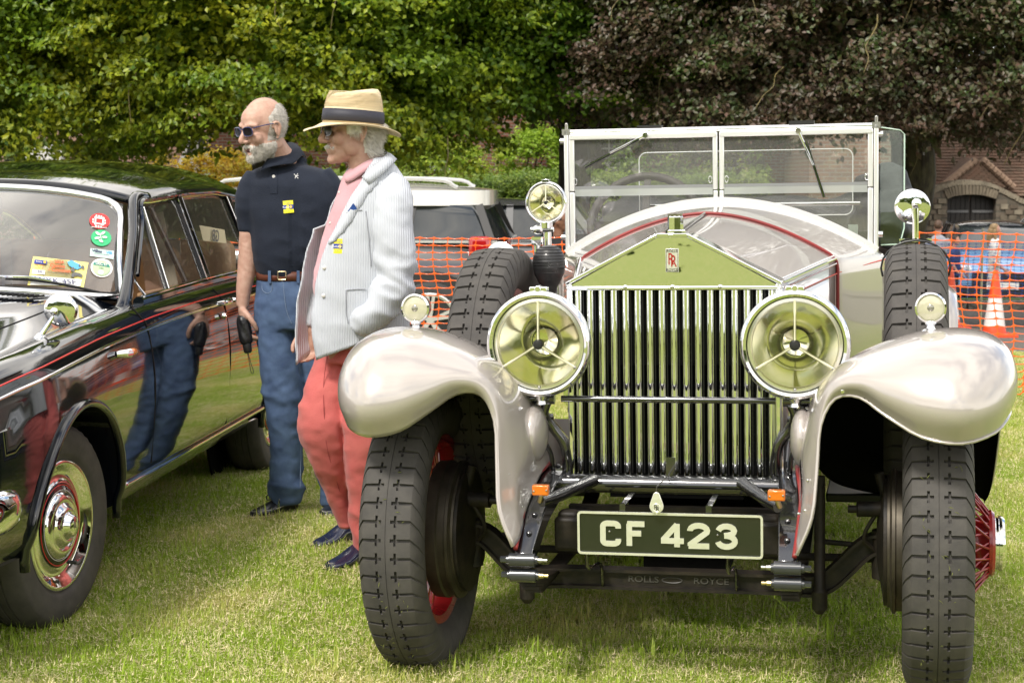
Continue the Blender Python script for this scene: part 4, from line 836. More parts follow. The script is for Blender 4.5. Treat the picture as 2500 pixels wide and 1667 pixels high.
# badge
by = yr - .0075
bd = mod_bevel(obj('radiator_badge', MB().box((0, by, 1.214), (.038, .003, .069)), alu, rad), .001)
obj('badge_border', MB().ribbon([(x, by - .0015, z) for x, z in rc(-.0172, .0172, 1.1815, 1.2465, .001, 2)], .0012, .0006, (0, -1, 0), closed=True), dark_letter, bd)
text_obj('badge_lettering', 'ROLLS', .0105, basis((0, by - .0016, 1.241), (1, 0, 0), (0, 0, 1)), dark_letter, bd, width=1.05, bold=.0002)
text_obj('badge_lettering', 'ROYCE', .0105, basis((0, by - .0016, 1.186), (1, 0, 0), (0, 0, 1)), dark_letter, bd, width=1.0, bold=.0002)
text_obj('badge_monogram', 'R', .049, basis((-.0035, by - .0016, 1.2165), (1, 0, 0), (0, 0, 1)), red_enamel, bd, width=.62, bold=.0003)
text_obj('badge_monogram', 'R', .049, basis((.0045, by - .0024, 1.2105), (1, 0, 0), (0, 0, 1)), red_enamel, bd, width=.62, bold=.0003)
# ---- headlamps and side lamps
def headlamp(name, c, r, parent, aim=(0, -1, 0), cups=.9, lens_r=True):
    c = np.array(c, float); a = nrm(aim); k = r / .150
    P = lambda L: [(q[0] * k, q[1] * k) for q in L]
    sh = obj(name, MB().lathe(P([(0, -.235), (.03, -.232), (.07, -.205), (.105, -.16), (.13, -.10), (.142, -.05), (.146, -.02), (.1505, -.016), (.153, -.004), (.1525, .006), (.149, .014), (.142, .019), (.135, .016), (.1335, .008), (.1325, -.004)]), c, a, 72), chrome, parent, angle=50)
    n = 22; rf = [(.1325 * sqrt(t), -.012 - .115 * (1 - t)) for t in np.linspace(0, 1, n)]
    rf = [(q, h) for q, h in rf if q > .02 or q == 0]
    obj('reflector', MB().lathe(P(rf), c, a, 56), reflector, sh, angle=180)
    obj('lens_ring', MB().lathe(P([(.1325, -.006), (.131, .003), (.122, .0045), (.1185, -.001), (.1175, -.006)]), c, a, 56), mat('cream_ring', (.75, .73, .62), .22, metal=.85), sh, angle=60)
    obj('lens', MB().lathe(P([(0, .0135), (.04, .0125), (.08, .010), (.11, .0065), (.132, .002)]), c, a, 56), lamp_glass, sh, angle=180)
    obj('focus_ring', MB().tube([c - a * .085 * k + (.040 * cos(q)) * k * np.cross((0, 0, 1.), a) + .040 * k * sin(q) * np.array((0, 0, 1.)) for q in np.linspace(0, 2 * pi, 40, endpoint=False)], .003 * k, 6, closed=True), chrome, sh)
    u = np.array((0, 0, 1.)); x = np.cross(u, a)
    for g in (90, 212, 328):
        d = (cos(radians(g)) * x + sin(radians(g)) * u) * k; e_ = c + a * (.0055 * k)
        obj('lamp_bar_arm', MB().tube([e_ + d * .012 + a * .004, e_ + d * .124], [.0046 * k, .0036 * k], 8), mat('cream_bar', (.80, .77, .56), .4, metal=.4), sh)
    obj('lamp_boss', MB().lathe(P([(0, .022), (.010, .021), (.0145, .014), (.0155, .002), (.014, -.01), (0, -.01)]), c, a, 20), rubber_dark, sh)
    for g in (212, 270, 328):
        d = cos(radians(g)) * x + sin(radians(g)) * u; obj('lens_screw', MB().ell(c + d * (.124 * k) + a * .006 * k, (.0048 * k,) * 3, seg=8, rg=6), steel, sh)
    q = MB().box(c + np.array((0, 0, .155 * k)) - a * .012 * k, (.052 * k, .03, .018 * k)); q.cyl(c + u * .158 * k - a * .03, c + u * .158 * k + a * .01 * k, .010 * k, seg=12)
    mod_bevel(obj('top_clip', q, chrome, sh), .003)
    obj('lamp_foot', MB().tube([c - u * .148 * k + a * -.02, c - u * .165 * k - a * .02, c - u * .175 * k - a * .02], [.022 * k, .013 * k, .016 * k], 14), chrome, sh); return sh
headlamp('headlamp', (-.362, -.145, .985), .151, car, aim=(-.015, -1, 0)); headlamp('headlamp', (.367, -.145, .985), .151, car, aim=(.02, -1, 0))
headlamp('spot_lamp', (-.545, .90, 1.378), .073, car, aim=(-.05, -1, .0))
for sx in (-1, 1):
    c = np.array((sx * .735, -.12, 1.087))
    sh = obj('side_lamp', MB().lathe([(0, -.07), (.02, -.065), (.036, -.045), (.042, -.01), (.0435, 0), (.0425, .007), (.038, .009), (.0355, .004)], c, (0, -1, 0), 36), chrome, car, angle=50)
    obj('side_lens', MB().lathe([(0, .010), (.015, .0095), (.028, .007), (.036, .003)], c, (0, -1, 0), 32), sidelens, sh, angle=180)
    obj('lens_center', MB().lathe([(0, .0125), (.007, .0115), (.010, .0095)], c, (0, -1, 0), 20), mat('bulb_grey', (.3, .29, .24), .15, metal=.6), sh)
    obj('lamp_stem', MB().lathe([(.026, -.066), (.024, -.060), (.012, -.056), (.010, -.05), (.016, -.043), (.012, -.036)], c, (0, 0, 1), 24), chrome, sh)
# ---- bonnet and scuttle
def bsec(t, y, n=25, side=.0):
    w_ = .306 + (.438 - .306) * t; z_s = 1.142 + (1.176 - 1.142) * t; z_p = 1.281 + (1.330 - 1.281) * t; ex = 1.02 + .78 * min(1, t * 1.3); fl = .040 * (1 - t)
    P = []
    for i in range(n):
        u = i / (n - 1); x = u * w_; k = max(0, (x - fl)) / (w_ - fl); P.append((x, y, z_p - (z_p - z_s) * k ** ex))
    return P
for sx in (-1, 1):
    G = [[(sx * (x + (.002 if j == 0 else 0)), y, z) for j, (x, y, z) in enumerate(bsec(t, .12 + .825 * t))] for t in np.linspace(0, 1, 22)]
    mod_solid(obj('bonnet_top_panel', MB().grid(G), beige, car, angle=60), .004)
    G = [[(sx * (.306 + .132 * t + .002), .12 + .825 * t, 1.138 + .034 * t - k * (.56)) for k in np.linspace(0, 1, 4)] for t in np.linspace(0, 1, 8)]
    sp = mod_solid(obj('bonnet_side_panel', MB().grid(G), beige, car), .004)
    b = MB().tube([(sx * .309, .12, 1.141), (sx * .441, .945, 1.175)], .0045, 8); obj('bonnet_hinge', b, chrome, car)
    b = MB()
    for k in range(44):
        t = k / 43; b.ell((sx * (.3095 + .133 * t), .12 + .82 * t, 1.124 + .034 * t), (.003, .003, .003), seg=6, rg=4); b.ell((sx * (.302 + .131 * t), .12 + .82 * t, 1.150 + .034 * t), (.003, .003, .003), seg=6, rg=4)
    obj('hinge_rivets', b, chrome, car, kind='stuff')
    obj('coach_line', MB().tube([(sx * .3125, .12, 1.095), (sx * .4445, .935, 1.125)], .0022, 6), mat('coachline_red', (.55, .02, .015), .35), sp)
b = MB().tube([(0, .12, 1.284), (0, .945, 1.333)], .005, 8); obj('bonnet_hinge', b, chrome, car)
arc_ = [(sgn * x, y, z) for sgn, L_ in ((-1, bsec(1, .955)[::-1]), (1, bsec(1, .955)[1:])) for x, y, z in L_]
arc_ = [(-.447, .955, .62), (-.447, .955, .9), (-.447, .955, 1.14), (-.443, .955, 1.165)] + [(x, y, z + .003) for x, y, z in arc_[1:-1]] + [(.443, .955, 1.165), (.447, .955, 1.14), (.447, .955, .9), (.447, .955, .62)]
obj('bonnet_piping', MB().tube(arc_, .0065, 8), red_trim, car, angle=180)
def ssec(t, y, n=29):
    w_ = .440 + (.592 - .440) * t ** .9; z_s = 1.174 + (1.170 - 1.174) * t; z_p = 1.331 + (1.366 - 1.331) * t; ex = 1.80 + .2 * t; P = []
    for i in range(n):
        x = i / (n - 1) * w_; P.append((x, y, z_p - (z_p - z_s) * (i / (n - 1)) ** ex))
    P += [(w_ + .006, y, z_s - .02), (w_ + .008, y, z_s - .06), (w_ + .008, y, z_s - .25), (w_ + .004, y, .62)]
    return P
G = []
for t in np.linspace(0, 1, 14):
    S_ = ssec(t, .957 + .463 * t); G.append([(-x, y, z) for x, y, z in S_[::-1][:-1]] + S_)
scut = mod_solid(obj('scuttle', MB().grid(G), beige, car, angle=40), .005)
for sx in (-1, 1): obj('coach_line', MB().tube([(sx * .4505, .965, 1.127), (sx * .53, 1.20, 1.140), (sx * .6025, 1.42, 1.15)], .0022, 6, smooth=4), MATS['coachline_red'], scut)
# body tub behind the screen
G = []
for y, w_, zt in ((1.42, .592, 1.165), (1.7, .63, 1.15), (2.3, .66, 1.13), (3.0, .66, 1.12), (3.6, .62, 1.12), (4.1, .50, 1.08), (4.25, .40, .9)):
    G.append([(-w_ + .05, y, zt - .02), (-w_ + .02, y, zt), (-w_, y, zt - .02), (-w_ - .01, y, zt - .25), (-w_ + .02, y, .58), (-.3, y, .5), (.3, y, .5), (w_ - .02, y, .58), (w_ + .01, y, zt - .25), (w_, y, zt - .02), (w_ - .02, y, zt), (w_ - .05, y, zt - .02)])
b = MB().grid(G); b.add([G[-1][k] for k in range(12)], [tuple(range(12))]); tub = mod_solid(obj('body_tub', b, beige, car, angle=50), .02)
for y0, y1 in ((1.55, 2.2), (2.5, 3.2)):
    for sx in (-1, 1): mod_bevel(obj('door', MB().box((sx * .668, (y0 + y1) / 2, .92), (.012, y1 - y0, .36)), beige, car), .006)
for sx in (-1, 1): obj('door_hinge', MB().cyl((sx * .615, 1.46, .90), (sx * .615, 1.46, 1.06), .008), chrome, car)
obj('floor', MB().box((0, 2.8, .60), (1.15, 2.8, .04)), under, car)
for y in (2.25, 3.45):
    b = MB().box((0, y, .98), (1.05, .14, .44)); b.box((0, y - .28, .80), (1.05, .5, .16)); mod_bevel(obj('seat', b, leather, car), .05, 4)
b = MB()
for k, (zz, yy, hh) in enumerate(((1.18, 3.75, .10), (1.26, 3.8, .09), (1.33, 3.82, .07))): b.tube([(-.62, yy, zz + .05), (-.55, yy + .06, zz), (-.3, yy + .10, zz - .04), (.3, yy + .10, zz - .04), (.55, yy + .06, zz), (.62, yy, zz + .05)], hh, 12, smooth=6, flat=1.2)
b.tube([(.56, 3.5, 1.2), (.60, 3.1, 1.24), (.62, 2.75, 1.19)], [.16, .14, .07], 12, smooth=5); b.tube([(-.56, 3.5, 1.2), (-.60, 3.1, 1.24), (-.62, 2.75, 1.19)], [.16, .14, .07], 12, smooth=5)
b.tube([(.52, 3.5, 1.36), (.60, 3.2, 1.42), (.66, 2.95, 1.33), (.66, 2.85, 1.25)], [.10, .09, .07, .04], 12, smooth=5)
me = remeshed(b, .02, 3); co = get_co(me); no = get_no(me)
d = np.array([noise.noise(Vector((p[0] * 9, p[1] * 5, p[2] * 16))) for p in co]); set_co(me, co + no * (d[:, None] * .03)); obj('folded_hood', me, hood_cloth, car)
# ---- windscreen
yw = 1.42
def arch_z(x): return 1.366 - .196 * (x / .585) ** 2
def wb(name, x0, z0, x1, z1, w_, t=.016, y=yw, m=frame_chrome, par=None, bev=.003):
    b = MB().bar((x0, y, z0), (x1, y, z1), w_, t, up=(0, 1, 0)); return mod_bevel(obj(name, b, m, par or ws), bev)
white_frame = chrome
ws = obj('windscreen_frame', MB().tube([(-.572, yw, 1.632), (.572, yw, 1.632)], .010, 12), chrome, car)
for sx in (-1, 1):
    wb('screen_post', sx * .568, 1.15, sx * .568, 1.64, .016, .03)
    b = MB().cyl((sx * .568, yw, 1.635), (sx * .568, yw, 1.662), .006); b.ell((sx * .568, yw, 1.662), (.006,) * 3, seg=10, rg=6); b.box((sx * .568, yw, 1.633), (.03, .03, .022)); obj('post_finial', b, steel, ws)
    wb('pane_stile', sx * .548, 1.412, sx * .548, 1.622, .019, y=yw - .006); wb('pane_stile', sx * .012, 1.412, sx * .012, 1.622, .017, y=yw - .006)
    wb('pane_rail', sx * .006, 1.613, sx * .556, 1.613, .020, y=yw - .009)
    wb('lower_stile', sx * .548, 1.178, sx * .548, 1.408, .019, y=yw - .004); wb('lower_stile', sx * .011, 1.375, sx * .011, 1.408, .015, y=yw - .004)
    for z in (1.60, 1.24): obj('screen_knob', MB().cyl((sx * .575, yw, z), (sx * .592, yw, z), .011), chrome, ws)
    for xx in (.535, .03): obj('pane_catch', MB().tube([(sx * xx + .006 * cos(a), yw - .012, 1.448 + .012 * sin(a)) for a in np.linspace(0, 2 * pi, 16, endpoint=False)], .0012, 6, closed=True), chrome, ws)
    P_ = [(sx * .02, 1.409), (sx * .539, 1.409), (sx * .539, 1.606), (sx * .02, 1.606)]; b = MB().prism(P_, yw - .002, yw - .001)
    obj('glass_pane', MB().add([(x, yw - .003, z) for x, z in P_], [(0, 1, 2, 3)]), window_glass, ws)
    P_ = [(sx * .54, 1.43), (sx * .018, 1.43)] + [(sx * x, arch_z(x) + .012) for x in np.linspace(.018, .54, 16)]
    obj('lower_glass', MB().add([(x, yw + .006, z) for x, z in P_], [tuple(range(len(P_)))]), window_glass, ws)
    obj('rubber_seal', MB().box((sx * .279, yw - .008, 1.425), (.516, .003, .011)), mat('grey_seal', (.25, .26, .26), .5, alpha=.75), ws)
    obj('sealing_strip', MB().add([(sx * .021, yw - .010, 1.393), (sx * .537, yw - .010, 1.393), (sx * .537, yw - .010, 1.419), (sx * .021, yw - .010, 1.419)], [(0, 1, 2, 3)]), glassmat('frosted_strip', (.75, .8, .78), haze=.45, hazecol=(.6, .63, .6)), ws)
A_ = [(x, yw - .006, arch_z(x) + .004) for x in np.linspace(-.572, .572, 41)]
obj('screen_arch', MB().ribbon(A_, .026, .016, (0, -1, 0)), mat('satin_arch_chrome', (.85, .85, .85), .4, .7), ws)
A_ = [(x, yw - .012, arch_z(x) - .0125) for x in np.linspace(-.590, .590, 41)]; obj('arch_seal', MB().tube(A_, .0055, 6), rubber_dark, ws)
def wiper(p, mid, tip, tip2):
    a = PF.L(*p, 1.395); b_ = PF.L(*mid, 1.385); c_ = PF.L(*tip, 1.39); d_ = PF.L(*tip2, 1.39)
    k = obj('wiper', MB().tube([a + (0, 0, .004), a, b_], [.007, .006, .0035], 8), chrome, ws); obj('wiper_blade', MB().bar(c_, d_, .006, .010), rubber_dark, k); obj('blade_channel', MB().bar(c_ + (0, -.004, .002), d_ + (0, -.004, .002), .004, .004), chrome, k)
    obj('wiper_pivot', MB().cyl(a + (0, .02, 0), a + (0, -.012, 0), .010), chrome, k); obj('wiper_motor', MB().box(a + np.array((.01, .05, .02)), (.09, .06, .035)), rubber_dark, k)
wiper((1576, 331), (1489, 374), (1428, 408), (1560, 340)); wiper((1949, 320), (1986, 404), (1968, 346), (2012, 482))
obj('side_screen_glass', MB().prism([(0, 1.2), (.0, 1.6), (.01, 1.615), (.085, 1.615), (.105, 1.6), (.105, 1.26), (.085, 1.2)], 0, .005, 'xz').xf(Matrix.Translation((.585, 1.45, 0)) @ Matrix.Rotation(radians(38), 4, 'Z')), wing_glass, ws)
obj('side_screen_edge', MB().tube([Matrix.Translation((.585, 1.45, 0)) @ Matrix.Rotation(radians(38), 4, 'Z') @ Vector(p) for p in ((0, 0, 1.2), (.085, 0, 1.2), (.105, 0, 1.26), (.105, 0, 1.6), (.085, 0, 1.615), (0, 0, 1.625))], .0025, 6), mat('glass_edge_green', (.45, .6, .5), .2, coat=1), ws)
# steering wheel, dashboard, inside screen
sc_ = np.array((-.335, 1.83, 1.275)); ti = radians(28); ux = np.array((1, 0, 0)); uy = np.array((0, sin(ti), cos(ti)))
b = MB().tube([sc_ + .215 * (cos(a) * ux + sin(a) * uy) for a in np.linspace(0, 2 * pi, 72, endpoint=False)], [.0165 + .0012 * (k % 2) for k in range(72)], 10, closed=True)
stw = obj('steering_wheel', b, wood_dark, car, angle=180)
for g in (90, 0, 180, 270): obj('wheel_spoke', MB().bar(sc_, sc_ + .21 * (cos(radians(g)) * ux + sin(radians(g)) * uy), .026, .008, up=(0, 1, 0)), wood_dark, stw)
obj('steering_boss', MB().cyl(sc_ - .03 * np.cross(ux, uy), sc_ + .03 * np.cross(ux, uy), .045), wood_dark, stw)
obj('dashboard', MB().box((0, 1.5, 1.17), (1.1, .03, .16)), wood_dark, car)
fr = MB().tube([(-.33, 1.95, 1.345), (.50, 1.95, 1.345)], .007); obj('inner_rail', fr, chrome, car)
P_ = [(x, 2.0, z) for x, z in rc(-.38, .47, 1.30, 1.56, .03)]; ip = obj('rear_screen_glass', MB().add(P_, [tuple(range(len(P_)))]), glassmat('rear_glass', (.95, .97, .96), haze=.06), car); obj('rear_screen_edge', MB().tube(P_, .0022, 6, closed=True), mat('glass_edge_pale', (.6, .62, .6), .2, coat=1), ip)
b = MB().box((.485, 1.46, 1.245), (.035, .01, .06)); tk = obj('hanging_tag', b, mat('pale_tag', (.55, .62, .55), .5), car)
# ---- spare wheels in the wings, mirrors, spot lamp post, bulb horn
for sx in (-1, 1):
    sp = wheel(car, .70 if sx > 0 else -.632, .52, .818, sx, 'spare_wheel', brake=False, knock=False)
    if sx > 0:
        arc_ = [(sx * .70 + .105 * cos(a) * 1.0, .50 - .0, 1.165 + .085 * sin(a)) for a in np.linspace(pi * 1.1, -.1 * pi, 13)]
        obj('spare_strap', MB().tube(arc_, .0035, 6), rubber_dark, sp)
b = MB().tube([(.700, .60, 1.248), (.700, .60, 1.36)], .010, 12); b.box((.700, .60, 1.247), (.10, .03, .010)); mr = obj('mirror_post', b, chrome, car)
b = MB().lathe([(0, .010), (.025, .0085), (.045, .005), (.0545, .002), (.056, 0), (.0545, -.004), (.0, -.004)], (.690, .615, 1.352), nrm((-.12, -1, -.07)), 48); obj('mirror_shell', b, chrome, mr, angle=60)
obj('mirror_joint', MB().ell((.703, .592, 1.362), (.016,) * 3, seg=14, rg=10), chrome, mr)
b = MB().lathe([(0, .014), (.025, .012), (.045, .007), (.058, .002), (.060, 0), (.058, -.004), (.0, -.004)], (-.665, .72, 1.192), nrm((-.22, -1, -.16)), 48); mr = obj('mirror_shell', b, chrome, car, angle=60)
obj('mirror_boss', MB().ell((-.665, .705, 1.192), (.014, .01, .014), seg=14, rg=10), steel, mr); obj('mirror_stem', MB().cyl((-.665, .73, 1.0), (-.665, .73, 1.18), .009), chrome, mr)
b = MB().cyl((-.582, .915, .95), (-.582, .915, 1.25), .0115, seg=14); b.box((-.582, .915, 1.245), (.034, .034, .028)); b.ell((-.575, .90, 1.285), (.022, .016, .016)); b.cyl((-.60, .9, 1.285), (-.52, .9, 1.285), .009); b.cyl((-.545, .9, 1.29), (-.545, .9, 1.31), .022)
b.bar((-.64, .90, 1.245), (-.585, .90, 1.25), .008, .004); b.cyl((-.545, .915, 1.23), (-.545, .915, 1.28), .014); b.ell((-.545, .915, 1.215), (.014, .014, .022))
obj('spot_lamp_post', b, chrome, car)
obj('post_strap', MB().cyl((-.557, .925, .95), (-.557, .925, 1.24), .006), rubber_dark, car)
b = MB().lathe([(0, .175), (.022, .172), (.040, .160), (.052, .135), (.055, .110), (.050, .080), (.038, .055), (.026, .035), (.021, .015), (.020, 0)], (-.478, .60, 1.068), (0, 0, 1), 36)
hb = obj('horn_bulb', b, mat('horn_rubber', (.02, .02, .021), .38, coat=.2, bump=.004, bscale=14, stretch=(.2, .2, 5)), car, angle=180)
for h_, r_ in ((.168, .030), (.160, .0405), (.150, .047), (.140, .0512), (.130, .0535), (.12, .0548), (.11, .0553)): obj('horn_ridge', MB().tube([(-.478 + r_ * cos(a), .60 + r_ * sin(a), 1.068 + h_) for a in np.linspace(0, 2 * pi, 30, endpoint=False)], .0012, 5, closed=True), rubber_dark, hb)
b = MB().cyl((-.478, .60, 1.045), (-.478, .60, 1.07), .021, seg=20); b.cyl((-.478, .6, 1.0), (-.478, .6, 1.045), .012); b.box((-.478, .60, 1.03), (.045, .03, .03)); b.cyl((-.56, .60, .995), (-.33, .6, .995), .008); obj('horn_mount', b, chrome, hb)
# ================================================================ dark saloon on the left
SO, SYAW = (-2.261, 5.913, 0), -4.8
SF = Frame(SO, SYAW)
sal = empty('saloon_car', 'near-black sixties saloon with red coachline and stickers in its windscreen', 'car', SO)
sal.rotation_euler = SF.M.to_euler()
sblk = mat('midnight_lacquer', (.003, .0045, .008), .06, spec=.3, coat=.85, bump=.0006, bscale=3)
tan = mat('tan_leather', (.60, .37, .19), .38, var=.35, vscale=5, bump=.001, bscale=120)
headlining = mat('grey_headlining', (.42, .38, .33), .9)
tan_dark = mat('walnut_trim', (.10, .045, .018), .3, coat=.6)
sglass = glassmat('saloon_glass', (.96, .97, .96), refl=.5, haze=.03)
wsglass = glassmat('saloon_windscreen', (.86, .88, .87), refl=1.5, haze=.05, hazecol=(.6, .57, .53))
YS = [-1.15, -1.05, -.8, -.4, 0, .4, .8, 1.2, 1.7, 2.2, 2.8, 3.3, 3.7, 3.95, 4.05]
def top_at(y): return float(np.interp(y, [-1.15, -.7, 0, .6, 1.2, 2.6, 3.3, 4.05], [.87, .915, .965, .99, 1.0, 1.0, .97, .86]))
def sec(y):
    """half section (x, z) from the sill up over the shoulder to the centre line"""
    k = np.interp(y, [-1.15, -1.0, -.6, .6, 2.6, 3.5, 4.05], [.80, .94, .985, 1, 1, .97, .86])
    top = np.interp(y, [-1.15, -.7, 0, .6, 1.2, 2.6, 3.3, 4.05], [.87, .915, .965, .99, 1.0, 1.0, .97, .86])
    mid = np.interp(y, [-1.15, -.9, .45, 1.2, 2.6, 3.3, 4.05], [.90, .955, 1.045, 1.03, 1.02, 1.0, .88])
    P = [(.0, .26), (.60, .26), (.80, .285), (.868, .32), (.893, .37), (.905, .42), (.915, .52), (.922, .63), (.922, .73), (.915, top - .165), (.906, top - .11), (.900, top - .08), (.893, top - .055), (.878, top - .030), (.855, top - .010), (.82, top), (.78, top - .003), (.72, top - .012), (.60, (top + mid) / 2 + .004), (.40, mid - .01), (.2, mid - .002), (0, mid)]
    return [(x * k, z) for x, z in P]
def sx_at(y, z):
    S = [p for p in sec(y) if p[0] > .8][:12]; zz = [p[1] for p in S]; xx = [p[0] for p in S]; o = np.argsort(zz); return float(np.interp(z, np.array(zz)[o], np.array(xx)[o]))
ys = np.linspace(-1.15, 4.05, 64); G = []
for y in ys:
    S = sec(y); G.append([(-x, y, z) for x, z in S[::-1][1:]] + [(x, y, z) for x, z in S[:-1]][1:])
ring = []
for y in ys:
    S = sec(y); ring.append([(x, y, z) for x, z in S] + [(-x, y, z) for x, z in S[::-1][1:-1]])
body = obj('body_shell', MB().rings(ring), sblk, None, angle=180)
cut = MB()
for yc in (-.28, 2.76):
    for sx in (-1, 1): cut.cyl((sx * .60, yc, .31), (sx * 1.1, yc, .31), .415, seg=48)
co_ = bpy.data.objects.new('cut', cut.mesh('cut', 0)); C.objects.link(co_)
co2 = MB().box((0, 1.75, 1.02), (1.50, 2.2, .95)); co2_ = bpy.data.objects.new('cut2', co2.mesh('cut2', 0)); C.objects.link(co2_)   # passenger space
for c_ in (co_, co2_):
    q = body.modifiers.new('b', 'BOOLEAN'); q.operation = 'DIFFERENCE'; q.object = c_; q.solver = 'EXACT'
me = evaluated(body); me.shade_smooth(); me.set_sharp_from_angle(angle=radians(50)); me.name = 'body_shell'
for o_ in (body, co_, co2_): bpy.data.objects.remove(o_)
body = obj('body_shell', me, None, sal)
def along(name, zf, y0, y1, r, m, off=.001, par=None, side=1, flat=1):
    P = [(side * (sx_at(y, zf(y)) + off), y, zf(y)) for y in np.linspace(y0, y1, 40)]
    return obj(name, MB().tube(P, r, 8), m, par or body, angle=180)
redline = mat('coachline_scarlet', (.62, .02, .015), .3)
for s in (1, -1):
    along('coach_line', lambda y: top_at(y) - .046, -1.05, 3.8, .0026, redline, side=s)
    along('chrome_strip', lambda y: top_at(y) - .078, -1.0, 3.9, .006, chrome, side=s)
    along('sill_strip', lambda y: .385 - .004 * y, .145, 2.34, .0115, chrome, .002, side=s)
    for yc in (-.28, 2.76):
        P = [(s * (sx_at(yc + .42 * cos(a), max(.34, .31 + .42 * sin(a))) + .003), yc + .42 * cos(a), .31 + .42 * sin(a)) for a in np.linspace(-.08, pi + .08, 40)]
        obj('arch_lip', MB().tube(P, .016, 10), sblk, body, angle=180)
        obj('arch_liner', MB().cyl((s * .605, yc, .31), (s * .615, yc, .31), .42, seg=32), under, body)
# seams
seam = mat('shut_line', (.002, .002, .002), .9)
def seamline(pts, m=seam, r=.0028):
    P = []
    for y, z in pts: P.append((sx_at(y, min(z, .955)) + (.001 if z < .955 else -(z - .955) * .6), y, z))
    P = cr_interp(P, 24); obj('door_seam', MB().tube(P, r, 6), m, body)
    P = P + np.array((0, .0055, 0)); obj('seam_highlight', MB().tube(P, .0016, 6), mat('panel_edge_highlight', (.12, .12, .12), .2, metal=1), body)  # pale metal line drawn in as the highlight along the panel edge
seamline([(.43, .985), (.455, .95), (.475, .90), (.48, .7), (.47, .415)]); seamline([(1.52, .985), (1.57, .94), (1.59, .9), (1.60, .7), (1.585, .40)]); seamline([(2.55, .985), (2.57, .9), (2.5, .75), (2.4, .68)])
# ---- roof
def roof_sec(y, n=17):
    zc = np.interp(y, [1.08, 1.3, 1.7, 2.2, 2.8, 3.3, 3.7, 4.0], [1.425, 1.465, 1.502, 1.52, 1.512, 1.46, 1.34, 1.12])
    w_ = np.interp(y, [1.08, 1.6, 2.4, 3.2, 3.7, 4.0], [.625, .685, .69, .665, .66, .70]); zs = np.interp(y, [1.08, 1.3, 1.7, 2.2, 2.8, 3.3, 3.7, 4.0], [1.352, 1.378, 1.40, 1.405, 1.37, 1.29, 1.15, 1.0])
    return [(w_ * u, y + .10 * (1 - 1) + .11 * (u ** 2) * max(0, (1.5 - y) / .42) * 0, zc - (zc - zs) * u ** 2.7) for u in np.linspace(0, 1, n)] + [(w_ + .012, y, zs - .018), (w_ + .004, y, zs - .035)]
def hdr(x): return 1.07 + .13 * (x / .6) ** 2     # the screen header bows forward at the centre
G = []
for t in np.linspace(0, 1, 44):
    row = []
    for sgn in (-1, 1):
        y = 1.08 + t * 2.92; S = roof_sec(y); R_ = []
        for (x, yy, z) in S: R_.append((sgn * x, yy + (hdr(x) - 1.08) * max(0, 1 - t / .25), z))
        row += R_[::-1] if sgn < 0 else R_[1:]
    G.append(row)
roof = obj('roof', MB().grid(G), [sblk, headlining], sal, angle=180); q = mod_solid(roof, .03, 0); q.modifiers[0].material_offset = 1; q.modifiers[0].material_offset_rim = 0
# windscreen surface
def wsurf(x, t):
    xb = x; b = np.array((xb, .42 + .34 * (abs(x) / .73) ** 2.2, 1.062 - .062 * (abs(x) / .73) ** 2)); xt = x * .825
    tp = np.array((xt, hdr(xt) - .008, 1.416 - .070 * (abs(xt) / .6) ** 2.7)); c = b + (tp - b) * t; c[1] -= .035 * sin(pi * t); return c
def ws_hit(px, py):
    x, t = .4, .5
    for _ in range(60):
        y = wsurf(x, t)[1]; p = SF.L(px, py, y); 
        b = wsurf(x, 0); tp = wsurf(x, 1); t = (p[2] - b[2]) / (tp[2] - b[2]); x = .5 * x + .5 * p[0] / (1 - .175 * t)
    return wsurf(x, t)
G = [[wsurf(x, t) for x in np.linspace(-.72, .72, 33)] for t in np.linspace(.0, 1, 9)]
obj('windscreen', MB().grid(G), wsglass, sal, angle=180)
cc = rc(-.725, .725, -.01, 1.01, .0, 2)
per = [wsurf(x, -.01) for x in np.linspace(-.70, .70, 31)] + [wsurf(.715, .0), wsurf(.722, .03)] + [wsurf(.722, t) for t in np.linspace(.1, .82, 9)] + [wsurf(.715, .9), wsurf(.695, .96), wsurf(.66, .99)] + [wsurf(x, 1.0) for x in np.linspace(.62, -.62, 27)] + [wsurf(-.66, .99), wsurf(-.695, .96), wsurf(-.715, .9)] + [wsurf(-.722, t) for t in np.linspace(.82, .1, 9)] + [wsurf(-.722, .03), wsurf(-.715, .0)]
per = np.array(per)
obj('windscreen_surround', MB().tube(per + np.array((0, -.008, .0)), .0135, 10, closed=True, sq=4), chrome, sal, angle=60)
per2 = per.copy(); per2[:, 0] *= .972; per2[:, 2] = 1.215 + (per2[:, 2] - 1.215) * .93; obj('windscreen_rubber', MB().tube(per2 + (0, -.004, 0), .0075, 8, closed=True), rubber_dark, sal)
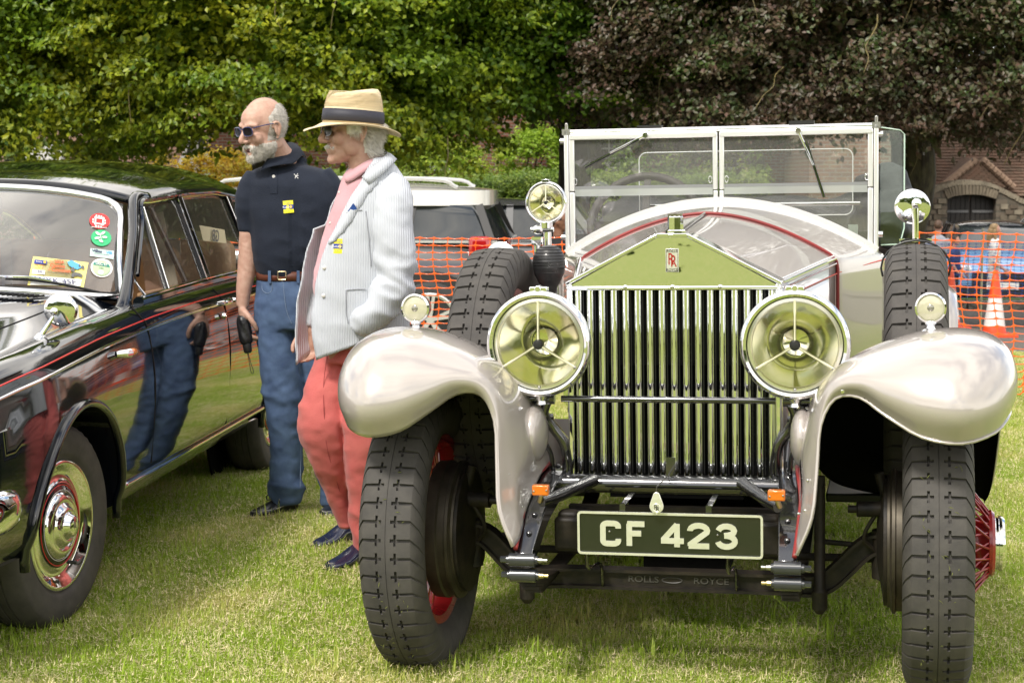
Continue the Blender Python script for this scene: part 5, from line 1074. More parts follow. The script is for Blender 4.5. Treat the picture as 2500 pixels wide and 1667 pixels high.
# pillars and window frames (both sides)
for s in (1, -1):
    A0, A1 = np.array((s * .775, .60, .985)), np.array((s * .640, 1.19, 1.362))
    b = MB().tube([A0 + (s * -.012, -.05, -.05), A0, A0 * .66 + A1 * .34 + (s * .012, -.012, 0), A0 * .33 + A1 * .67 + (s * .012, -.012, 0), A1 + (0, 0, .002), A1 + (s * .02, .12, .012)], [.042, .032, .025, .024, .026, .020], 12, smooth=6, flat=.8); obj('front_pillar', b, sblk, sal, angle=180)
    top = lambda y: np.array((s * np.interp(y, [1.1, 1.6, 2.4, 3.2], [.645, .695, .70, .675]), y, np.interp(y, [1.1, 1.3, 1.7, 2.2, 2.8, 3.2], [1.333, 1.352, 1.372, 1.376, 1.34, 1.265])))
    bot = lambda y: np.array((s * (.822 - .02 * max(0, y - 2.4)), y, np.interp(y, [.5, 1.5, 3], [1.003, 1.02, 1.03])))
    obj('waist_rail', MB().tube([bot(y) + (0, 0, -.012) for y in np.linspace(.62, 3.1, 20)], .020, 8, sq=4), sblk, sal)
    obj('waist_chrome', MB().tube([bot(y) + (s * .010, 0, .006) for y in np.linspace(.66, 3.0, 20)], .005, 8), chrome, sal)
    for yb, yt in ((1.60, 1.62), (2.50, 2.44)):
        obj('window_pillar', MB().bar(bot(yb), top(yt), .058, .03, up=(1, 0, 0)), sblk, sal)
        for dy in (-.03, .03): obj('pillar_chrome', MB().tube([bot(yb + dy) + (s * .014, 0, 0), top(yt + dy) + (s * .014, 0, 0)], .0028, 8), chrome, sal)
    # quarter light bar and rear quarter edge
    obj('quarter_light_bar', MB().tube([bot(.98) + (s * .004, 0, 0), top(.96) * 0 + np.array((s * .675, 1.16, 1.33))], .0085, 8), rubber_dark, sal)
    obj('quarter_light_chrome', MB().tube([bot(.998) + (s * .010, 0, 0), np.array((s * .682, 1.175, 1.335))], .0042, 8), chrome, sal)
    obj('rear_pillar', MB().tube([bot(3.15) + (0, .1, -.03), bot(3.08) * .5 + top(2.9) * .5 + (0, .07, 0), top(2.95) + (0, .15, -.02)], [.10, .085, .07], 10, smooth=4, flat=.6), sblk, sal, angle=180)
    P = [bot(.72)] + [A0 * (1 - k) + A1 * k + (s * .012, .055, -.01) for k in (.25, .5, .75)] + [top(y) for y in np.linspace(1.2, 2.8, 14)] + [top(2.9) + (0, 0, -.03), bot(2.95) + (0, 0, .1), bot(2.96)]
    obj('window_chrome', MB().tube(cr_interp(np.array(P), 90), .005, 8), chrome, sal)
    P2 = np.array(P[1:-2]) + (0, 0, .013); obj('gutter', MB().tube(cr_interp(P2, 80) + (s * .012, 0, 0), .0085, 8), sblk, sal)
    ed = [bot(.70), A0 * .5 + A1 * .5 + (0, .05, 0), top(1.2)]
    obj('door_glass', MB().grid([[bot(y) * (1 - k) + top(max(1.18, y)) * k for k in (0, 1)] for y in (.72, 1.2, 1.59)]), sglass, sal)
    obj('rear_door_glass', MB().grid([[bot(y) * (1 - k) + top(y) * k for k in (0, 1)] for y in (1.62, 2.0, 2.49)]), sglass, sal)
    obj('quarter_glass', MB().grid([[bot(y) * (1 - k) + top(y) * k for k in (0, 1)] for y in (2.52, 2.95)]), sglass, sal)
    obj('window_wood', MB().tube([bot(1.45) + (-s * .05, 0, 0), top(1.40) + (-s * .04, 0, -.01)], .012, 8), tan_dark, sal)
    obj('seat_belt', MB().bar(bot(1.40) + (-s * .09, 0, -.02), top(1.52) + (-s * .05, 0, -.06), .05, .003, up=(0, 1, 0)), mat('beige_webbing', (.42, .36, .27), .8), sal)
    P = [(s * .60, 3.82, 1.25), (s * .62, 3.95, 1.05)]
# door furniture
y_, z_ = 1.60, .928
b = MB().tube([(sx_at(1.5, .93) + .006, 1.46, .926), (sx_at(1.5, .93) + .03, 1.50, .928), (sx_at(1.5, .93) + .032, 1.60, .931), (sx_at(1.5, .93) + .008, 1.66, .932)], [.008, .011, .011, .009], 10, smooth=4); hd = obj('door_handle', b, chrome, sal)
obj('handle_button', MB().cyl((sx_at(1.5, .93) + .03, 1.63, .931), (sx_at(1.5, .93) + .045, 1.63, .931), .010), chrome, hd)
obj('door_lock', MB().cyl((.915, 1.50, .872), (.932, 1.50, .872), .0125), chrome, sal)
b = MB().tube([(.90, .10, .852), (.93, .115, .853), (.935, .135, .853)], [.012, .015, .016], 12); ib = obj('side_repeater_base', b, chrome, sal)
obj('side_repeater', MB().ell((.934, .175, .853), (.014, .045, .014), seg=14, rg=10), amber, ib)
bs = SF.L(98, 822, .76, 0); dc = SF.L(148, 757, bs[1] + .03)
b = MB().lathe([(.022, -.012), (.021, -.002), (.014, .006), (.008, .012), (0, .014)], bs, (0, 0, 1), 20); b.tube([bs, dc + (-.018, .0, -.012)], [.010, .006], 10); b.ell(dc + (-.018, -.012, -.004), (.013,) * 3); ma = obj('wing_mirror_arm', b, chrome, sal)
obj('wing_mirror', MB().lathe([(0, .010), (.02, .0092), (.042, .006), (.053, .001), (.0545, -.003), (.05, -.008), (0, -.012)], dc, nrm((.12, -1, -.05)), 48), chrome, ma, angle=60)
# bonnet lines, vents, cowl
seamb = MB().tube([(.655, -1.1, .928), (.665, -.5, .968), (.665, .2, 1.012), (.60, .36, 1.03)], .003, 6, smooth=6); obj('bonnet_seam', seamb, seam, body)
for k in range(16): obj('vent_slot', MB().bar((.24 + k * .019, .335, 1.048 - k * .0012), (.262 + k * .019, .385, 1.050 - k * .0012), .006, .006), seam, body)
# wiper
def wsb(px, py, o=.02): return ws_hit(px, py) + np.array((0, -o, .3 * o))
b = MB().tube([wsb(18, 684), wsb(70, 686), wsb(130, 693), wsb(190, 704), wsb(249, 717)], [.004, .0055, .006, .0055, .004], 8, smooth=4); wp = obj('wiper_blade', b, rubber_dark, sal)
obj('wiper_arm', MB().tube([wsb(-60, 683, .035), wsb(0, 681, .035), wsb(80, 682, .035), wsb(132, 691, .03)], [.006, .006, .005, .004], 8), chrome, wp)
# interior
b = MB().box((0, 2.66, .93), (1.36, .20, .44)); b.box((0, 2.40, .74), (1.36, .6, .2)); mod_bevel(obj('rear_bench', b, tan, sal), .06, 4)
for s in (1, -1):
    b = MB().box((s * .42, 1.60, .93), (.58, .16, .48)); b.box((s * .42, 1.34, .72), (.56, .5, .16)); mod_bevel(obj('front_seat', b, tan, sal), .07, 5)
    b = MB().bar((s * .76, .86, .80), (s * .76, 2.8, .80), .03, .42); obj('door_card', b, tan, sal)
    obj('rear_seat_belt', MB().box((s * .42, 2.555, .95), (.05, .01, .40)), MATS['beige_webbing'], sal)
b = MB().box((0, .90, .92), (1.36, .20, .12)); mod_bevel(obj('dashboard', b, tan_dark, sal), .03, 3)
obj('dash_top', MB().grid([[(x, .46 + .34 * (abs(x) / .73) ** 2.2, 1.02 - .05 * (x / .73) ** 2) for x in np.linspace(-.68, .68, 13)], [(x, .98, .985) for x in np.linspace(-.68, .68, 13)]]), rubber_dark, sal); obj('floor_pan', MB().box((0, 1.7, .56), (1.46, 2.2, .04)), under, sal)
b = MB().box((0, 3.35, 1.0), (1.34, .9, .05)); obj('parcel_shelf', b, tan_dark, sal)
b = MB().box((0, 1.22, 1.35), (.16, .015, .05)); mod_bevel(obj('rear_view_mirror', b, rubber_dark, sal), .01, 2)
obj('sun_visor', MB().box((.33, 1.26, 1.372), (.42, .14, .012)), headlining, sal)
obj('front_bumper', MB().tube([(-.9, -1.25, .54), (0, -1.32, .54), (.80, -1.30, .54), (.93, -1.20, .54), (.96, -1.06, .54), (.957, -1.00, .54)], [.062, .062, .062, .062, .055, .012], 12, smooth=6, flat=.45), chrome, sal, angle=180)
# wheels
def smooth_tyre(R=.330, w_=.095):
    prof = [(-.07, .205), (-.088, .225), (-.095, .26), (-.092, .295), (-.078, .322), (-.055, .332), (-.03, .335), (-.028, .330), (-.024, .330), (-.022, .335), (0, .335), (.002, .330), (.006, .330), (.008, .335), (.028, .335), (.03, .330), (.034, .330), (.036, .335), (.055, .332), (.078, .322), (.086, .31), (.090, .305), (.0905, .295), (.0935, .285), (.094, .262), (.091, .245), (.0905, .235), (.085, .225), (.07, .205)]
    b = MB(); n = 96; R_ = []
    for k in range(n):
        a = 2 * pi * k / n; R_.append([(x, (r - (.004 if (k % 2 and abs(x) > .036 and r > .315) else 0)) * cos(a), (r - (.004 if (k % 2 and abs(x) > .036 and r > .315) else 0)) * sin(a)) for x, r in prof])
    b.grid(R_ + [R_[0]]); return b
ty = smooth_tyre().mesh('radial_tyre', 40); ty.materials.append(rubber)
for (yc, s, st) in ((-.28, 1, -8), (-.28, -1, -8), (2.76, 1, 0), (2.76, -1, 0)):
    o = bpy.data.objects.new('wheel', ty); C.objects.link(o); o.parent = sal; o.location = (s * .752, yc, .336); o.rotation_euler = (0, 0, radians(st) + (pi if s < 0 else 0))
    a = (1, 0, 0); z0 = (0, 0, 0)
    obj('wheel_trim', MB().lathe([(.212, .070), (.215, .080), (.208, .086), (.198, .084), (.180, .068), (.160, .060), (.140, .066), (.137, .070)], z0, a, 64), chrome, o, angle=70)
    obj('hubcap_band', MB().lathe([(.137, .071), (.132, .074), (.113, .077), (.110, .078)], z0, a, 64), sblk, o, angle=70)
    obj('pinstripe', MB().tube([(.0745, .1305 * cos(q), .1305 * sin(q)) for q in np.linspace(0, 2 * pi, 64, endpoint=False)], .0016, 5, closed=True), redline, o)
    obj('pinstripe', MB().tube([(.0775, .1145 * cos(q), .1145 * sin(q)) for q in np.linspace(0, 2 * pi, 64, endpoint=False)], .0012, 5, closed=True), mat('white_pinstripe', (.7, .7, .66), .4), o)
    obj('hubcap', MB().lathe([(.110, .078), (.104, .086), (.09, .092), (.078, .091), (.074, .088), (.066, .094), (.058, .104), (.05, .106), (.046, .104), (.040, .108), (.033, .124), (.028, .127), (0, .128)], z0, a, 64), chrome, o, angle=60)
    obj('wheel_backing', MB().lathe([(.21, .07), (.205, .0), (.2, -.07), (0, -.05)], z0, a, 40), under, o)
    if s > 0 and yc < 0:
        text_obj('hub_monogram', 'R', .03, basis((.1285, -.002, .002), (0, 1, 0), (0, 0, 1)), steel, o); obj('valve', MB().cyl((.06, .13 * cos(-.9), .178 * sin(-.9)), (.085, .14 * cos(-.9), .18 * sin(-.9)), .006), rubber_dark, o)
# ---- stickers and notices on the glass
def patch(name, poly_px, m, off=.004, parent=None, label=None, cat=None):
    P = [ws_hit(x, y) + np.array((0, -off, off * .5)) for x, y in poly_px]
    o = obj(name, MB().add(P, [tuple(range(len(P)))]), m, parent or sal, fixn=False, angle=0); 
    if label: o['label'] = label
    return o
def oval(cx, cy, rx, ry, n=36, tilt=0):
    c, s = cos(radians(tilt)), sin(radians(tilt)); return [(cx + rx * cos(a) * c - ry * sin(a) * s, cy + rx * cos(a) * s + ry * sin(a) * c) for a in np.linspace(0, 2 * pi, n, endpoint=False)]
def ptext(body, px, py, hpx, m, off=.006, parent=None, tilt=4, bold=.0, width=1.0, align='CENTER', name='lettering'):
    o = ws_hit(px, py) + np.array((0, -off, off * .5)); t = radians(tilt)
    ex = ws_hit(px + 6 * cos(t), py + 6 * sin(t)) - ws_hit(px - 6 * cos(t), py - 6 * sin(t)); ey = ws_hit(px + 6 * sin(t) * 0, py - 6) - ws_hit(px, py + 6)
    sc = np.linalg.norm(ey) / 12; text_obj(name, body, hpx * sc * 1.35, basis(o, ex, ey), m, parent, ext=.0002, bold=bold, width=width * (np.linalg.norm(ex) / 12) / sc, align=align)
s_red = mat('sticker_red', (.60, .03, .03), .4); s_green = mat('sticker_green', (.03, .42, .16), .4); s_white = mat('sticker_white', (.75, .75, .72), .4)
s_mint = mat('sticker_mint', (.55, .72, .66), .4); s_yel = mat('notice_yellow', (.80, .70, .22), .5); s_blue = mat('print_blue', (.03, .05, .28), .5); s_navy = mat('print_navy', (.02, .02, .09), .5); s_or = mat('print_orange', (.65, .11, .03), .5)
s_sky = mat('print_sky_blue', (.10, .38, .66), .5); s_disc = mat('disc_green', (.45, .62, .36), .5); s_teal = mat('disc_teal', (.03, .24, .19), .5); s_ink = mat('pen_ink', (.03, .03, .12), .5); s_grey = mat('print_grey', (.12, .12, .12), .6)
st = patch('windscreen_sticker', oval(244, 541, 25, 19, tilt=8), s_red, label='red oval sticker with white square castle emblem')
for a, b_ in (((233, 533), (256, 536)), ((232, 547), (255, 550)), ((235, 531), (234, 550)), ((254, 533), (252, 552))):
    pa, pb = np.array(a, float), np.array(b_, float); d = (pb - pa) / np.linalg.norm(pb - pa); n = np.array((-d[1], d[0])) * 1.8
    patch('castle_bar', [tuple(p) for p in (pa - d * 1 - n, pb + d * 1 - n, pb + d * 1 + n, pa - d * 1 + n)], s_white, .007, st)
for (x, y) in ((237, 529), (243, 530), (249, 531), (236, 554), (242, 555), (248, 556), (229, 538), (229, 544), (258, 541), (258, 547)): patch('castle_merlon', [(x - 1.8, y - 2.2), (x + 1.8, y - 2.2), (x + 1.8, y + 2.2), (x - 1.8, y + 2.2)], s_white, .0075, st)
ptext('SUPPORTING ENGLISH HERITAGE', 243, 557.2, 2.4, s_white, parent=st, width=.8)
st = patch('windscreen_sticker', oval(248, 582, 25, 20, tilt=8), s_green, label='green oval sticker with white oak leaves')
for (x, y, rx, ry, t) in ((240, 572, 6.5, 3, 40), (253, 571, 6.5, 3, -35), (239, 583, 7, 3, -8), (257, 581, 6.5, 2.8, 5), (248, 590, 6, 3, 30), (247, 578, 1, 9, -12)): patch('oak_leaf', oval(x, y, rx, ry, 10, t), s_white, .007, st)
st = patch('windscreen_sticker', [(222, 607), (279, 614), (278, 634), (220, 626)], s_mint, label='pale mint rectangular dealer sticker')
ptext('Hillier', 239, 614.5, 7.4, s_navy, parent=st, tilt=7, bold=.0005); ptext('Hill', 268, 618.5, 7.4, s_sky, parent=st, tilt=7, bold=.0005)
ptext('INSURANCE & FINANCE', 249, 622, 2.6, s_grey, parent=st, tilt=7)
st = patch('tax_disc', oval(249, 655, 27, 23, tilt=8), s_white, label='round white tax disc marked DEC 67')
patch('disc_print', oval(249, 656, 21.5, 18.5, tilt=8), s_disc, .007, st); patch('disc_band', [(232, 642), (267, 648), (270, 655), (229, 648)], s_teal, .0085, st); patch('disc_seal', oval(248, 667, 7, 5.5), s_white, .0085, st)
ptext('DEC 67', 250, 647.5, 7, s_white, .010, st, 8, width=.95, bold=.0003); ptext('MARKE', 249, 657, 2.6, s_grey, .0095, st, 8)
st = patch('event_notice', [(82, 627), (217, 642), (205, 703), (68, 697)], s_yel, label='yellow event notice reading The 2024 Classics on the Common')
patch('notice_logo', [(86, 635), (117, 638), (115, 647), (84, 645)], s_blue, .006, st); ptext('Rotary', 97, 641, 4, s_white, .008, st, 5); patch('logo_wheel', oval(111, 642, 3.6, 3.6, 14), mat('logo_gold', (.6, .4, .05), .5), .008, st)
ptext('EARLY ENTRY', 99, 649.5, 2.6, s_or, .007, st, 4); ptext('FROM', 98, 653, 2.6, s_or, .007, st, 4); ptext('9am to 11am', 97, 656.5, 2.6, s_or, .007, st, 4)
patch('number_box', [(81, 659), (112, 662), (110, 672), (79, 670)], s_white, .006, st); ptext('130', 96, 665.5, 7, s_ink, .009, st, 4, width=1.3)
ptext('The', 127, 641, 5, s_or, .007, st, 5); ptext('2024', 146, 641.5, 8.5, s_or, .0075, st, 5, bold=.0008); ptext('Classics', 142, 651, 8.5, s_or, .007, st, 5, bold=.0008); ptext('on', 123, 657, 3.6, s_or, .007, st, 5); ptext('the', 122, 661, 3.6, s_or, .007, st, 5)
ptext('Common', 151, 662, 9, s_or, .0075, st, 5, bold=.0008); ptext('Wednesday 24th July 2024', 144, 669, 3.6, s_grey, .007, st, 5)
pc = patch('printed_car', [(166, 641), (176, 637), (187, 643), (198, 648), (200, 655), (190, 660), (178, 655), (170, 650)], s_sky, .007, st)
for x, y, r in ((180, 660, 5.5), (204, 655, 4.8), (196, 651, 3)): patch('printed_wheel', oval(x, y, r * .75, r, 14), s_grey, .0085, st)
patch('printed_motorcycle', [(176, 670), (184, 667), (196, 668), (204, 674), (200, 678), (190, 675), (180, 677)], s_grey, .007, st)
for x in (180, 199): patch('printed_wheel', oval(x, 675, 3.6, 4.4, 12), s_grey, .0085, st)
patch('plate_box', [(79, 674), (201, 684), (198, 700), (75, 697)], s_white, .006, st); ptext('WXK 45F', 138, 688, 12, s_ink, .009, st, 5, width=1.5)
# GB card in the rear side window (seen from behind, so mirrored)
gl = lambda px, py: SF.L(px, py, .775, 0)
P = [gl(487, 550), gl(548, 561), gl(553, 594), gl(496, 588)]; st = obj('country_card', MB().add(P, [(0, 1, 2, 3)]), mat('card_cream', (.62, .55, .36), .6), sal, fixn=False); st['label'] = 'cream card with mirrored GB letters'
o_ = gl(523, 577) + (.004, 0, 0); ex = gl(535, 579) - gl(511, 575); ey = gl(523, 566) - gl(523, 586); k = np.linalg.norm(ey) / 20
text_obj('card_lettering', 'GB', 31 * 1.3 * k, basis(o_ + (.004, -.004, 0), -ex, ey), s_grey, st, width=1.3, bold=.0012)
# ================================================================ people
def skinmat(name, c, c2): return mat(name, c, .48, spec=.4, var=.2, vscale=40, col2=c2, bump=.0012, bscale=160)
skin1 = skinmat('skin_ruddy', (.50, .32, .245), (.42, .235, .175)); skin2 = skinmat('skin_tanned', (.48, .30, .225), (.40, .22, .165)); lips = mat('lip_skin', (.36, .13, .11), .45)
hair_grey = mat('grey_hair', (.55, .51, .46), .6, var=.4, vscale=60, bump=.003, bscale=120); hair_white = mat('white_hair', (.82, .79, .73), .6, var=.25, vscale=60, bump=.002, bscale=120)
lens_dark = mat('dark_sunglass_lens', (.010, .008, .009), .15, spec=.12); frame_navy = mat('navy_spectacle_frame', (.02, .025, .10), .25, coat=.5); frame_blk = mat('black_spectacle_frame', (.012, .012, .014), .2, coat=.5)
def fold_mat(name, c, c2=None, rough=.85, fine=0, **k): return mat(name, c, rough, var=.22, vscale=7, col2=c2, bump=.0015, bscale=260, sheen=.15, **k)
navy = fold_mat('navy_polo_cotton', (.010, .014, .025), (.015, .020, .034)); navy.node_tree.nodes['Principled BSDF'].inputs['Sheen Weight'].default_value = .04; navy.node_tree.nodes['Principled BSDF'].inputs['Specular IOR Level'].default_value = .25; pink = fold_mat('pink_shirt_cotton', (.52, .28, .31), (.58, .33, .36)); coral = fold_mat('washed_red_chino', (.44, .085, .080), (.52, .125, .11))
brown_l = mat('brown_belt_leather', (.13, .04, .022), .4, var=.3, vscale=30); shoe_m = mat('black_shoe_leather', (.010, .011, .016), .28, coat=.4, bump=.001, bscale=30); shoe_n = mat('navy_shoe_leather', (.012, .014, .035), .2, coat=.5, bump=.002, bscale=16); sole_m = mat('pale_welt', (.35, .27, .18), .7)
def stripemat(name, c1, c2, c3, scale, ax=0, noise_s=1.5, rough=.85):
    m = bpy.data.materials.new(name); m.use_nodes = True; MATS[name] = m; nt = m.node_tree; N = nt.nodes; L = nt.links; b = N['Principled BSDF']; b.inputs['Roughness'].default_value = rough; b.inputs['Sheen Weight'].default_value = .1
    tc = N.new('ShaderNodeTexCoord'); wv = N.new('ShaderNodeTexWave'); wv.bands_direction = 'XYZ'[ax]; wv.inputs['Scale'].default_value = scale; wv.inputs['Distortion'].default_value = noise_s; wv.inputs['Detail Scale'].default_value = .6; wv.inputs['Detail'].default_value = 1
    L.new(tc.outputs['Object'], wv.inputs[0]); r = N.new('ShaderNodeMapRange'); r.inputs['From Min'].default_value = .45; r.inputs['From Max'].default_value = .6; L.new(wv.outputs['Fac'], r.inputs[0]); x = N.new('ShaderNodeMix'); x.data_type = 'RGBA'; x.inputs[6].default_value = (*c1, 1); x.inputs[7].default_value = (*c2, 1); L.new(r.outputs[0], x.inputs[0])
    n = N.new('ShaderNodeTexNoise'); n.inputs['Scale'].default_value = 6; L.new(tc.outputs['Object'], n.inputs[0]); y = N.new('ShaderNodeMix'); y.data_type = 'RGBA'; y.inputs[7].default_value = (*c3, 1); q = N.new('ShaderNodeMath'); q.operation = 'MULTIPLY'; q.inputs[1].default_value = .35; L.new(n.outputs[0], q.inputs[0]); L.new(q.outputs[0], y.inputs[0]); L.new(x.outputs[2], y.inputs[6]); L.new(y.outputs[2], b.inputs['Base Color'])
    bp = N.new('ShaderNodeBump'); bp.inputs['Distance'].default_value = .0015; L.new(wv.outputs['Fac'], bp.inputs['Height']); L.new(bp.outputs[0], b.inputs['Normal']); return m
seer = stripemat('seersucker_stripe', (.54, .565, .61), (.45, .48, .54), (.55, .57, .61), 52, 0, 1.0)
denim = mat('blue_denim', (.032, .060, .135), .85, var=.5, vscale=9, col2=(.085, .14, .25), bump=.001, bscale=300, detail=8); straw_w = mat('straw_hat_weave', (.76, .62, .40), .7, var=.2, vscale=30, bump=.0015, bscale=150, stretch=(.3, .3, 6)); band = mat('navy_hat_band', (.022, .022, .035), .6, bump=.001, bscale=120)
def wrinkle(me, amp, f=(7, 7, 16), seed=0, amp2=.0, f2=30, zs=None):
    co = get_co(me); no = get_no(me); d = np.empty(len(co))
    for i, p in enumerate(co):
        q = Vector((p[0] * f[0] + seed + .9 * p[2] * f[0] * .5, p[1] * f[1] + seed * 2, p[2] * f[2] + p[0] * f[2] * .35)); v = noise.noise(q); v = 1 - abs(v) * 2.2; v2 = noise.noise(Vector((p[0] * f2, p[1] * f2, p[2] * f2 * 1.3 + seed)))
        k = 1 if zs is None else zs(p); d[i] = amp * k * v + amp2 * v2
    set_co(me, co + no * d[:, None])
class Fig:
    def __init__(s, name, label, o, Y, group=None): s.o = np.array(o, float); s.Y = Y; s.root = empty(name, label, 'person', o, group=group)
    def p(s, px, py, dy=0.): return at(px, py, s.Y + dy) - s.o
    def ringrow(s, py, l, r, ry, dy=0, n=28, pw=2.3):
        a, b = s.p(l, py, dy), s.p(r, py, dy); c = (a + b) / 2; rx = (b[0] - a[0]) / 2; R = []
        for j in range(n):
            t = 2 * pi * j / n; x, y = cos(t), sin(t); k = (abs(x) ** pw + abs(y) ** pw) ** (-1 / pw); R.append(c + (rx * x * k, ry * y * k, 0))
        return R
    def column(s, rows, mb=None, n=28):
        """rows: (py, left px, right px, half depth, depth offset)"""
        mb = mb or MB(); A = cr_interp(np.array(rows, float), (len(rows) - 1) * 4 + 1); return mb.rings([s.ringrow(a[0], a[1], a[2], a[3], a[4], n) for a in A])
def shoe(parent, toe, heel, w_, h_, m, sole, name='shoe', laces=False):
    toe, heel = np.array(toe, float), np.array(heel, float); d = toe - heel; L_ = np.linalg.norm(d[:2]); d = nrm((d[0], d[1], 0)); s = np.array((-d[1], d[0], 0)); R_ = []
    for t, ww, hh in ((-.02, .45, .55), (.03, .72, .85), (.15, .80, 1.0), (.30, .80, 1.05), (.42, .86, .92), (.55, .96, .66), (.70, 1.0, .50), (.85, .88, .42), (.95, .62, .33), (1.0, .30, .22)):
        c = heel + d * L_ * t; R_.append([c + s * (w_ / 2 * ww * cos(a)) + np.array((0, 0, h_ * hh * (.52 + .48 * sin(a)) + .008)) for a in np.linspace(0, 2 * pi, 20, endpoint=False)])
    o = obj(name, MB().rings(R_), m, parent, angle=180); mod_sub(o, 1)
    R_ = [[heel + d * L_ * t + s * (w_ / 2 * ww * sx_) + (0, 0, z) for sx_, z in ((-1, .0), (1, .0), (1, .016), (-1, .016))] for t, ww in ((-.03, .5), (.02, .78), (.2, .86), (.4, .84), (.6, 1.02), (.75, 1.05), (.9, .86), (1.0, .5), (1.03, .25))]
    obj('sole', MB().rings(R_), sole, o, angle=50)
    if laces:
        c = heel + d * L_ * .5 + (0, 0, h_ * .80 + .01)
        for k in range(3): obj('lace', MB().tube([c - s * .03 - d * .02 * k, c + (0, 0, .012) - d * .02 * k, c + s * .03 - d * .02 * k], .0028, 6, smooth=3), shoe_m, o)
        obj('lace_bow', MB().tube([c, c + s * .04 + (0, 0, .02), c + s * .055 - (0, 0, .01), c + s * .01, c - s * .045 + (0, 0, .01), c - s * .05 - (0, 0, .012), c], .0026, 6, smooth=4), shoe_m, o)
        e_ = [heel + d * L_ * t + s * (w_ / 2 * ww) + (0, 0, h_ * hh) for t, ww, hh in ((.12, .84, .75), (.35, .88, .6), (.55, .9, .5), (.75, .78, .46), (.9, .4, .42), (.95, 0, .40), (.9, -.4, .42), (.75, -.78, .46))]; obj('stitching', MB().tube(e_, .0014, 5, smooth=4), mat('white_stitch', (.5, .48, .42), .7), o)
    return o
def hand_mb(mb, wrist, d, palm_n, side, sc=1.0, curl=.9, thumb=1, rootlen=.09, grip=.0):
    """d: direction of fingers, palm_n: out of the back of the hand, side: towards the thumb"""
    W = np.array(wrist, float); d, n, s = nrm(d), nrm(palm_n), nrm(side); R = np.array([s, d, n]).T
    mb.ell(W + d * .050 * sc, (.040 * sc, .054 * sc, .017 * sc), R, 16, 10, p=2.6); mb.ell(W + d * .012 * sc, (.027 * sc, .03 * sc, .02 * sc), R)
    for k, (off, L_) in enumerate(((.030, .072), (.010, .080), (-.011, .074), (-.031, .058))):
        q = W + s * off * sc + d * .092 * sc; P = [q - d * .04 * sc, q]; a = .15 + .04 * k; dd = d
        for j, f in enumerate((.45, .32, .26)):
            a = curl * (.55, 1.25, 1.75)[j] + grip; dd = d * cos(a) - n * sin(a); q = q + dd * L_ * f * sc; P.append(q)
        mb.tube(P, [.0100 * sc, .0100 * sc, .0090 * sc, .0085 * sc, .0068 * sc], 10, smooth=3)
    q = W + s * .026 * sc + d * .02 * sc; t1 = q + (s * .028 + d * .025 - n * .014) * sc; t2 = t1 + (s * .006 + d * .032 - n * .018) * sc; t3 = t2 + (-s * .008 + d * .024 - n * .012) * sc
    mb.tube([W + d * .01 * sc, q, t1, t2, t3], [.015 * sc, .0145 * sc, .0115 * sc, .0105 * sc, .008 * sc], 10, smooth=3); return mb
def head(F, c, yaw, pitch, roll, sc, skin, mouth_open=False, name='head', neck=None):
    """canonical head faces -Y; returns object and matrix"""
    M = Matrix.Translation(c) @ Matrix.Rotation(radians(yaw), 4, 'Z') @ Matrix.Rotation(radians(pitch), 4, 'X') @ Matrix.Rotation(radians(roll), 4, 'Y') @ Matrix.Scale(sc, 4)
    b = MB(); E_ = b.ell
    E_((0, .018, .034), (.074, .096, .098), seg=28, rg=18); E_((0, -.030, .045), (.062, .058, .062)); E_((0, -.028, -.030), (.058, .060, .072)); E_((0, -.036, -.075), (.050, .050, .036)); E_((0, -.078, -.098), (.024, .018, .019)); E_((0, -.055, -.088), (.038, .035, .026))
    b.tube([(0, -.082, .030), (0, -.096, .006), (0, -.116, -.022), (0, -.108, -.034)], [.009, .0095, .012, .009], 12, smooth=3)
    for s in (-1, 1):
        b.tube([(s * .010, -.087, .031), (s * .034, -.080, .036), (s * .054, -.060, .028)], [.009, .011, .008], 8); E_((s * .040, -.062, -.022), (.024, .024, .026)); E_((s * .0125, -.100, -.031), (.0095, .012, .008)); E_((s * .050, -.014, -.056), (.016, .036, .032)); E_((s * .018, -.080, -.060), (.018, .013, .018))
        R_ = np.array(Matrix.Rotation(radians(s * 22), 3, 'Z') @ Matrix.Rotation(radians(-10), 3, 'X'))
        b.tube([np.array((s * .072, .012, -.040)), np.array((s * .079, .024, -.020)), np.array((s * .085, .032, .008)), np.array((s * .084, .024, .027)), np.array((s * .079, .006, .026)), np.array((s * .074, -.002, .008))], [.0065, .0055, .0055, .0055, .005, .004], 8, smooth=4); E_((s * .076, .018, -.003), (.005, .016, .026), R_)
        E_((s * .033, -.078, .012), (.014, .010, .009))
    if mouth_open: b.tube([(-.022, -.082, -.058), (0, -.091, -.055), (.022, -.082, -.058)], .0055, 8, smooth=3); b.tube([(-.020, -.080, -.080), (0, -.088, -.083), (.020, -.080, -.080)], .006, 8, smooth=3)
    else: b.tube([(-.020, -.082, -.064), (0, -.091, -.062), (.020, -.082, -.064)], .0055, 8, smooth=3); b.tube([(-.018, -.081, -.074), (0, -.089, -.074), (.018, -.081, -.074)], .0055, 8, smooth=3)
    b.tube([(0, .02, -.02), (0, .030, -.08)], [.058, .056], 18)
    b.xf(M)
    if neck is not None: Mi = M; a0 = np.array(M @ Vector((0, .025, -.05))); b.tube([a0, (a0 + np.array(neck)) / 2 + (0, -.005, 0), neck], [.056 * sc, .056 * sc, .066 * sc], 20, smooth=3)
    me = remeshed(b, .0042, 3, .5); o = obj(name, me, skin, F.root); return o, M
